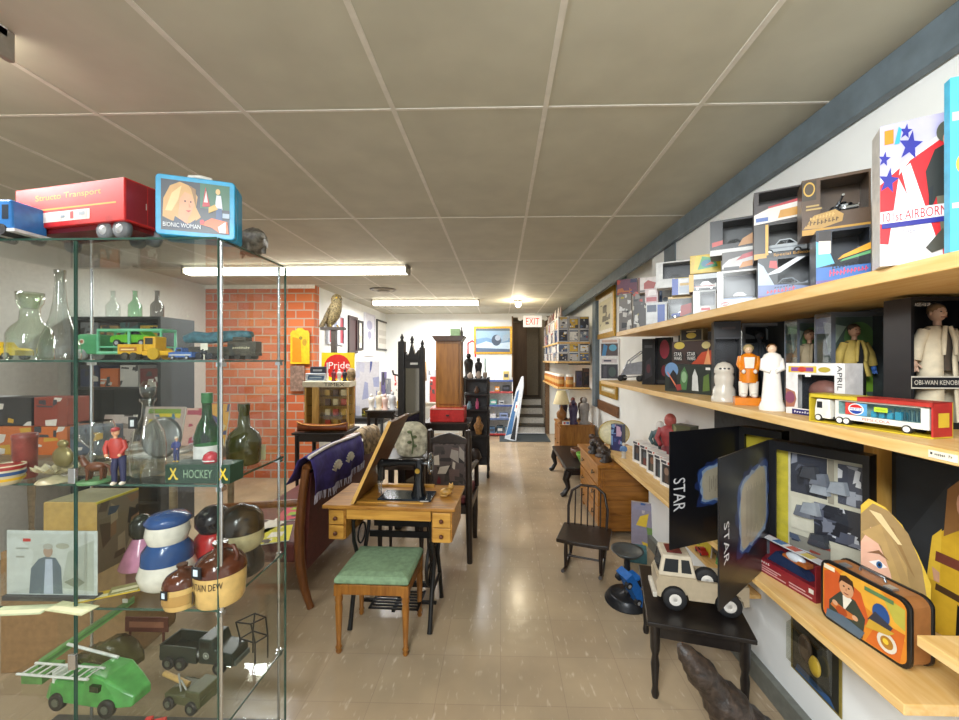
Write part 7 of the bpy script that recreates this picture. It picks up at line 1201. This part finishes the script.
t = thing('box', 'white and blue package lying on the watch display', 'box', (-2.08, 4.16, ZW), .1); MB(mat('#c3c9cf', .4)).box(0, 0, 0, .21, .10, .085).build('body', t, .004); art([('p', [(.1, .2), (.9, .15), (.95, .7), (.15, .8)], '#3f5a7a'), ('r', .2, .4, .8, .55, '#9fb0c0')], .21, .085).build('print', t)
t = thing('box', 'dark blue package stacked on the white and blue one', 'box', (-2.04, 4.18, ZW+.086), .05); MB(mat('#3a4250', .4)).box(0, 0, 0, .16, .08, .07).build('body', t, .004); art([('r', .2, .3, .8, .6, '#b9bfc6')], .16, .07).build('print', t)
t = thing('sign', 'yellow sign with a red disc and white script behind the watch display', 'sign', (-1.99, 4.34, ZW), 0, None, -.02); W = .37; MB(mat('#d9bb1c', .4)).box(0, 0, 0, W, .015, .31).build('board', t, .003)
art([('r', 0, 0, 1, 1, '#e3c71f'), ('e', .48, .50, .40, .44, '#d0281f'), ('t', 'Pride', .22, .42, .86, .66, .02, '#f3ece6'), ('r', .5, .22, .8, .3, '#e2a0a8')], W, .31).build('print', t)
t = thing('display_stick', 'tall thin white stick standing in front of the yellow sign', 'stick', (-1.86, 4.2, ZW), 0); MB(mat('#e6e4de', .4)).cyl((0, 0, 0), (0, 0, .2), .008, n=10).build('stem', t)
for i, (x, c) in enumerate([(-1.80, '#7a2f3a'), (-1.74, '#c9c4bd'), (-1.68, '#2c2c36')]): statue_small(['maroon', 'white', 'dark'][i]+' small figure in front of the yellow sign', (x, 4.22, ZW), .13, c)
small('clock', 'brown round clock-like ornament at the right end of the watch display', 'ornament', (-1.62-.02, 4.30, ZW), [(.03, 0), (.05, .05), (.045, .11), (.02, .14)], mat('#8a7250', .5, noise=.4))
a_ = UY(291, 364, 5.233); b_ = UY(310, 328, 5.233); t = thing('sign', 'yellow scalloped board hanging on the brick wall', 'sign', (a_.x, 5.234, a_.z)); W = b_.x-a_.x; H = b_.z-a_.z
MB(mat('#d9b41c', .45)).prism([(0, 0), (W, 0), (W, H*.85), (W*.9, H*.93), (W*.75, H*.93), (W*.6, H), (W*.4, H), (W*.25, H*.93), (W*.1, H*.93), (0, H*.85)], -.02, 0, 'xz').build('board', t, .003); art([('p', [(.1, .05), (.6, .05), (.55, .7), (.12, .75)], '#d9861f'), ('e', .55, .72, .1, .05, '#8a7a2c'), ('e', .75, .6, .12, .1, '#b08a2c')], W, H, Matrix.Translation((0, -.02, 0))).build('print', t)
t = thing('plank', 'grey plank sign low on the brick wall below the yellow board', 'sign', UY(291, 391, 5.234)); MB(mat('#8a6f5f', .6, noise=.3)).box(0, -.02, 0, .19, 0, .34).build('board', t)
t = thing('post', 'dark post with a perch standing in front of the brick corner', 'post', (-2.135, 5.02, 0)); MB(mat('#3b332c', .6)).box(-.03, -.03, 0, .03, .03, 1.985).build('pole', t); MB(mat('#3b332c', .6)).box(-.16, -.05, 1.985, .14, .05, 2.02).build('perch', t); MB(mat('#3b332c', .6)).box(-.16, -.14, 0, .14, .14, .04).build('foot', t)
OWL = mat('#8c7d58', .7, noise=.5, nscale=60); t = thing('owl', 'speckled owl figure perched high in front of the brick corner', 'owl', (-2.135, 5.02, 2.021), -.5)
mb = MB(OWL); mb.loft([[(x+r*math.cos(k*PI/7), r*.85*math.sin(k*PI/7), z) for k in range(14)] for x, z, r in [(-.10, -.0, .02), (-.07, .05, .06), (-.03, .12, .092), (.0, .2, .098), (.03, .27, .085), (.045, .31, .07), (.05, .36, .075), (.05, .40, .055), (.045, .42, .02)]]); mb.build('body', t)
MB(mat('#6f6144', .7, noise=.5, nscale=60)).prism([(-.19, .0), (-.1, .1), (.0, .24), (.03, .22), (-.02, .1), (-.1, .0)], -.095, -.075, 'xz').build('wing', t)
for s in (-1, 1): o = MB(mat('#d6b23a', .2)).ell((.105, s*.028-.02, .365), .012).build('eye', t)
MB(mat('#3a3428', .4)).ell((.125, -.005, .345), (.012, .008, .016)).build('beak', t)
MB(mat('#8a7a3c', .5)).tube([(-.02, -.04, .03), (-.0, -.05, .0)], .012).tube([(.0, .04, .03), (.02, .05, .0)], .012).build('feet', t)
def on_left(name, label, cat, pl, pt, pr, pb, frame, items, fw=.03, th=.03):
    """flat thing hung on the left wall, facing the aisle"""
    x = LEFTX+.001; a_ = UX(pl, pt, x); b_ = UX(pr, pb, x); dA = a_.x*FWD.x+a_.y*FWD.y; z1 = CAMZ+(360-pt)/F*dA; z0 = CAMZ+(360-pb)/F*dA; W = b_.y-a_.y; H = z1-z0
    t = thing(name, label, cat, (x, a_.y, z0), PI/2); mb = MB(mat(frame, .4)); mb.box(0, -th, 0, W, 0, fw).box(0, -th, H-fw, W, 0, H).box(0, -th, fw, fw, 0, H-fw).box(W-fw, -th, fw, W, 0, H-fw); mb.build('frame', t); MB(mat('#dcdad2', .5)).box(fw, -.012, fw, W-fw, 0, H-fw).build('mount', t); art(items, W-2*fw, H-2*fw, Matrix.Translation((fw, -.012, fw))).build('picture', t)
on_left('poster', 'red and white striped banner on the left wall behind the owl', 'poster', 326, 312, 343, 344, '#b8bcc6', [('r', 0, 0, 1, 1, '#cfd2da'), ('r', .12, 0, .28, 1, '#a8323c'), ('r', .8, 0, 1, 1, '#9c2c3c'), ('r', .4, .1, .6, .8, '#8a94b0')])
on_left('picture_frame', 'dark brown picture on the left wall right of the owl', 'picture', 347.5, 315, 356.5, 353, '#2c1512', [('r', 0, 0, 1, 1, '#35191a')], .05)
on_left('picture_frame', 'thin black-framed pale picture on the left wall', 'picture', 357, 320, 362, 350, '#1f1a18', [('r', 0, 0, 1, 1, '#d6cfc4'), ('r', .2, .2, .8, .5, '#b9aa98')], .04)
on_left('poster', 'white poster with violet line drawing on the left wall', 'poster', 363.5, 312, 374, 356, '#d3d2dc', [('r', 0, 0, 1, 1, '#d9d8e0'), ('e', .5, .75, .3, .12, '#a9a8c4'), ('e', .5, .5, .2, .1, '#9998b8'), ('r', .4, .1, .6, .4, '#b3b2cc')])
on_left('picture_frame', 'black-edged pale framed document farther along the left wall', 'picture', 376, 319, 388, 350, '#34302c', [('r', 0, 0, 1, 1, '#d3d0c6'), ('r', .15, .2, .85, .4, '#b9b2a6'), ('r', .15, .5, .85, .7, '#bfbab0')], .035)
# racks and clutter between wall and mirror
table('grey metal table with boxes at the left, behind the watch display', -2.35, 5.45, -1.62, 6.1, .80, mat('#4a4d50', .4, .3))
def pile_box(label, x, y, z, w, d, h, c, cols, seed, name='box', cat='box', rz=0.):
    t = thing(name, label, cat, (x, y, z), rz); MB(mat(c, .5)).box(0, 0, 0, w, d, h).build('carton', t, .003); art(scribble(random.Random(seed), cols, 8, c), w, h).build('print', t)
pile_box('white placard with blue ink drawing standing on the grey metal table', -2.08, 5.62, .801, .34, .03, .78, '#dcdde4', ['#5a68a8', '#aab2d4', '#dcdde4', '#cfd2e2', '#7d88bb'], 21, 'placard', 'placard')
pile_box('yellow and black box at the front of the grey metal table', -1.94, 5.48, .801, .24, .12, .12, '#4a4020', ['#c9b02c', '#2a2a20', '#7d8a3a'], 22)
pile_box('white box with pale print at the right of the grey metal table', -1.72, 5.55, .801, .16, .12, .30, '#d9d7d2', ['#c9c5bc', '#b9a890', '#8a94a6'], 23)
pile_box('grey box at the left of the grey metal table', -2.32, 5.5, .801, .2, .12, .26, '#b3b6ba', ['#8f949c', '#d9d8d4', '#6a7078'], 24)
table('dark side table with white ornaments left of the tall mirror', -1.66, 4.78, -1.28, 5.15, .98, EB)
for i in range(4): statue_small(['white', 'cream', 'pale pink', 'pale grey'][i]+' figurine on the dark side table left of the mirror', (-1.60+.085*i, 4.86+.03*(i % 2), .981), .2+.03*(i % 2), ['#d9d6ce', '#d3c8b0', '#cfb3a8', '#b9bcbf'][i])
table('long table along the back wall with bright packages left of the brown cabinet', -2.3, 7.6, -.75, 8.2, .78, mat('#b9b4a8', .5))
for i in range(12):
    c = ['#b5452f', '#d9d6ce', '#c98a3c', '#d4c9b0', '#2c3050', '#c9b02c', '#cfd2d6', '#a83a34', '#dcd9d2', '#7d5a3c', '#d9a04a', '#5a6a9c'][i]; nm = ['red', 'white', 'orange', 'beige', 'navy', 'yellow', 'pale grey', 'dark red', 'off-white', 'brown', 'amber', 'blue'][i]
    w = .115; h = .22+.09*((i*5) % 4); pile_box(nm+' package in the line on the long table by the back wall', -2.25+.125*i, 7.68, .781, w, .15, h, c, [c, '#e3e0da', '#4a4644', c], 40+i)
for i in range(6):
    w = .12; pile_box(['white and red', 'cream', 'orange and white', 'grey', 'pink', 'white and blue'][i]+' box stacked in the second row on the long table', -2.2+.24*i, 7.92, .781, .2, .2, .62+.08*(i % 3), ['#dcd6d0', '#d9cfb4', '#d6a878', '#b9bcc0', '#cfb0b0', '#ccd3de'][i], [['#b8403c', '#e8e4de'], ['#c9b88a', '#e0d8c4'], ['#d9762c', '#efe6da'], ['#8a8f96', '#d6d6d4'], ['#b87a7c', '#e6d8d6'], ['#5a74a8', '#e3e6ea']][i], 60+i)
t = thing('plastic_bag', 'white plastic bag hanging bulkily beside the red case', 'bag', (-.99, 4.70, 0)); mb = MB(mat('#d3cfc8', .5)); mb.loft([[(r*math.cos(k*PI/6)*(1+.1*math.sin(3*k)), r*.7*math.sin(k*PI/6), z) for k in range(12)] for z, r in ((.0, .05), (.02, .058), (.4, .055), (.86, .06), (.95, .065), (1.05, .045), (1.10, .02))]); mb.build('bag_film', t)
# behind the glass case: table with magazines and boxed toys, carton on the floor
table('wooden table behind the glass case loaded with magazines', -3.6, 2.35, -1.98, 2.95, .98, wood('#7a6a50', '#96866a', 4, .5, 0))
cols = [['#7fa03c', '#d9c73a', '#b9a9a0', '#4a7a8f'], ['#c9b8c0', '#b3485a', '#d8b0a0'], ['#d9a03a', '#3a3a6a', '#d8c9a0'], ['#8f8c86', '#c9c6c0', '#4a4a4c'], ['#d2cfc8', '#6a6a70', '#b34a3c']]
for i, (x, w, h, k) in enumerate([(-2.62, .30, .28, 0), (-2.31, .13, .27, 1), (-2.17, .18, .30, 2), (-2.92, .24, .22, 3)]):
    mag(['green and yellow magazine', 'pink and red magazine', 'orange-bordered magazine', 'grey magazine'][i]+' standing on the table behind the glass case', (x, 2.80, .981), 0, w, h, cols[k], 80+i, .01, -.2, None)
for i in range(7):
    c = ['#3a4a5a', '#c9703a', '#c96a2c', '#4f5a6a', '#b9bcc0', '#2c2c30', '#8a3a2c'][i]; pile_box(['slate', 'orange', 'bright orange', 'blue-grey', 'silver', 'black', 'brick red'][i]+' boxed toy stacked on the table behind the glass case', -3.52+.24*(i % 4), 2.50, .981+.19*(i // 4), .22, .14, .185, c, [c, '#d9d4cc', '#3a3c44', '#c9a03a'], 90+i, 'toy_box', 'toy box')
for i, (x, y, w, c) in enumerate([(-2.36, 2.42, .26, '#c9c6be'), (-2.18, 2.62, .16, '#a8a49a'), (-2.56, 2.62, .16, '#d3d0c8')]):
    t = thing('folded_paper', ['white', 'grey', 'cream'][i]+' paper lying flat on the table behind the glass case', 'paper', (x, y, .981), .3*i); MB(mat(c, .5)).box(0, 0, 0, w, .2, .012).build('sheets', t)
t = thing('cardboard_box', 'brown cardboard box on the floor behind the glass case', 'box', (-2.55, 1.95, .0005), .1); MB(mat('#9c7a52', .7)).box(0, 0, 0, .6, .36, .62).build('carton', t, .004); MB(mat('#c9b48a', .4)).box(-.001, .16, .621, .601, .2, .622).build('tape', t)

# dark open rack against the side wall, seen through the glass case
RX0, RX1, RY0, RY1 = -3.97, -3.12, 3.55, 3.95
t = thing('shelf_rack', 'dark grey open rack of boxes behind the glass case at the far left', 'rack', (RX0, RY0, 0)); W, D = RX1-RX0, RY1-RY0; DG = mat('#2f3336', .5, noise=.2)
MB(DG).box(0, D-.02, 0, W, D, 2.0).build('back_board', t); MB(DG).box(0, 0, 0, .03, D-.02, 2.0).build('side_board', t); MB(DG).box(W-.03, 0, 0, W, D-.02, 2.0).build('side_board', t)
for z in (.3, .85, 1.35, 1.75, 2.0): MB(DG).box(.03, 0, z-.025, W-.03, D-.02, z).build('shelf_board', t)
RC = [('navy', '#2f3a5a'), ('orange', '#c9682c'), ('white', '#c9c8c4'), ('maroon', '#6a2a2c'), ('grey', '#7d8288'), ('tan', '#a88a5a'), ('teal', '#3a6a6c'), ('yellow', '#c9a92c')]
for li, z in enumerate((1.3508, 1.7508)):
    for i in range(4):
        nm, c = RC[(i+4*li) % 8]; pile_box(nm+' package on the '+['middle', 'upper'][li]+' board of the dark rack behind the case', RX0+.05+.19*i, RY0+.04, z, .17, .2, .2-.03*(i % 2), c, [c, '#d0ccc4', '#3a3c40'], 120+i+4*li)
for i in range(3): t = thing('bottle', ['clear', 'green-tinted', 'smoky'][i]+' bottle standing on top of the dark rack behind the case', 'bottle', (RX0+.2+.22*i, RY0+.2, 2.0008)); MB(glass([(.85, .9, .88), (.6, .8, .65), (.5, .5, .5)][i], 1.6)).lathe([(.05, 0), (.055, .02), (.055, .13), (.02, .18), (.018, .26), (.024, .27)], n=16).build('body', t)
# magazines and small things under the red case
pile_box('flat pale stack of papers on the dark chair seat behind the sewing table', -.50, 3.2, .5215, .2, .2, .05, '#c9c2b4', ['#c9c2b4', '#a39a8c', '#e0dcd2'], 140, 'paper_stack', 'paper')
statue_small('small pink-capped figure on the floor by the black rack', (-.66, 5.25, 0), .5, '#8a5a4a')
for i, (x, y, c, rz, lab) in enumerate([(-1.52, 2.62, '#c9c22c', .4, 'yellow-green'), (-1.68, 2.72, '#d9d2c4', -.2, 'cream'), (-1.58, 2.98, '#b3485a', .2, 'rose')]):
    t = thing('magazine', lab+' magazine lying on the maroon settee seat', 'magazine', (x, y, .4212), rz); MB(mat('#dcd8cc', .5)).box(-.1, -.13, 0, .1, .13, .006).build('pages', t); art(scribble(R2, [c, '#e3ded2', '#3a3a3c', '#7fa03c'], 7, c), .2, .26, Matrix.Translation((-.1, -.13, .006)) @ Matrix.Rotation(-PI/2, 4, 'X')).build('cover', t)
EXTRA = [('pale blue', '#a9bccb'), ('orange', '#cf7a34'), ('brown', '#6a4a34'), ('white', '#dcd9d4'), ('black', '#262629'), ('gold', '#b9963c'), ('dark green', '#35503c'), ('cream', '#d6c9a8'), ('violet', '#7d74a3'), ('grey', '#8c9096')]
for i, (nm, c) in enumerate(EXTRA):
    pile_box(nm+' little box at the back of the grey metal table on the left', -2.32+.066*i, 5.90, .801, .06, .08, .42+.05*((i*3) % 5), c, [c, '#d9d5cd', '#4b4a4c'], 200+i)
for i, (nm, c) in enumerate(EXTRA[:6]):
    statue_small(nm+' small ornament at the back of the dark side table left of the mirror', (-1.60+.056*i, 5.08, .981), .12, c)
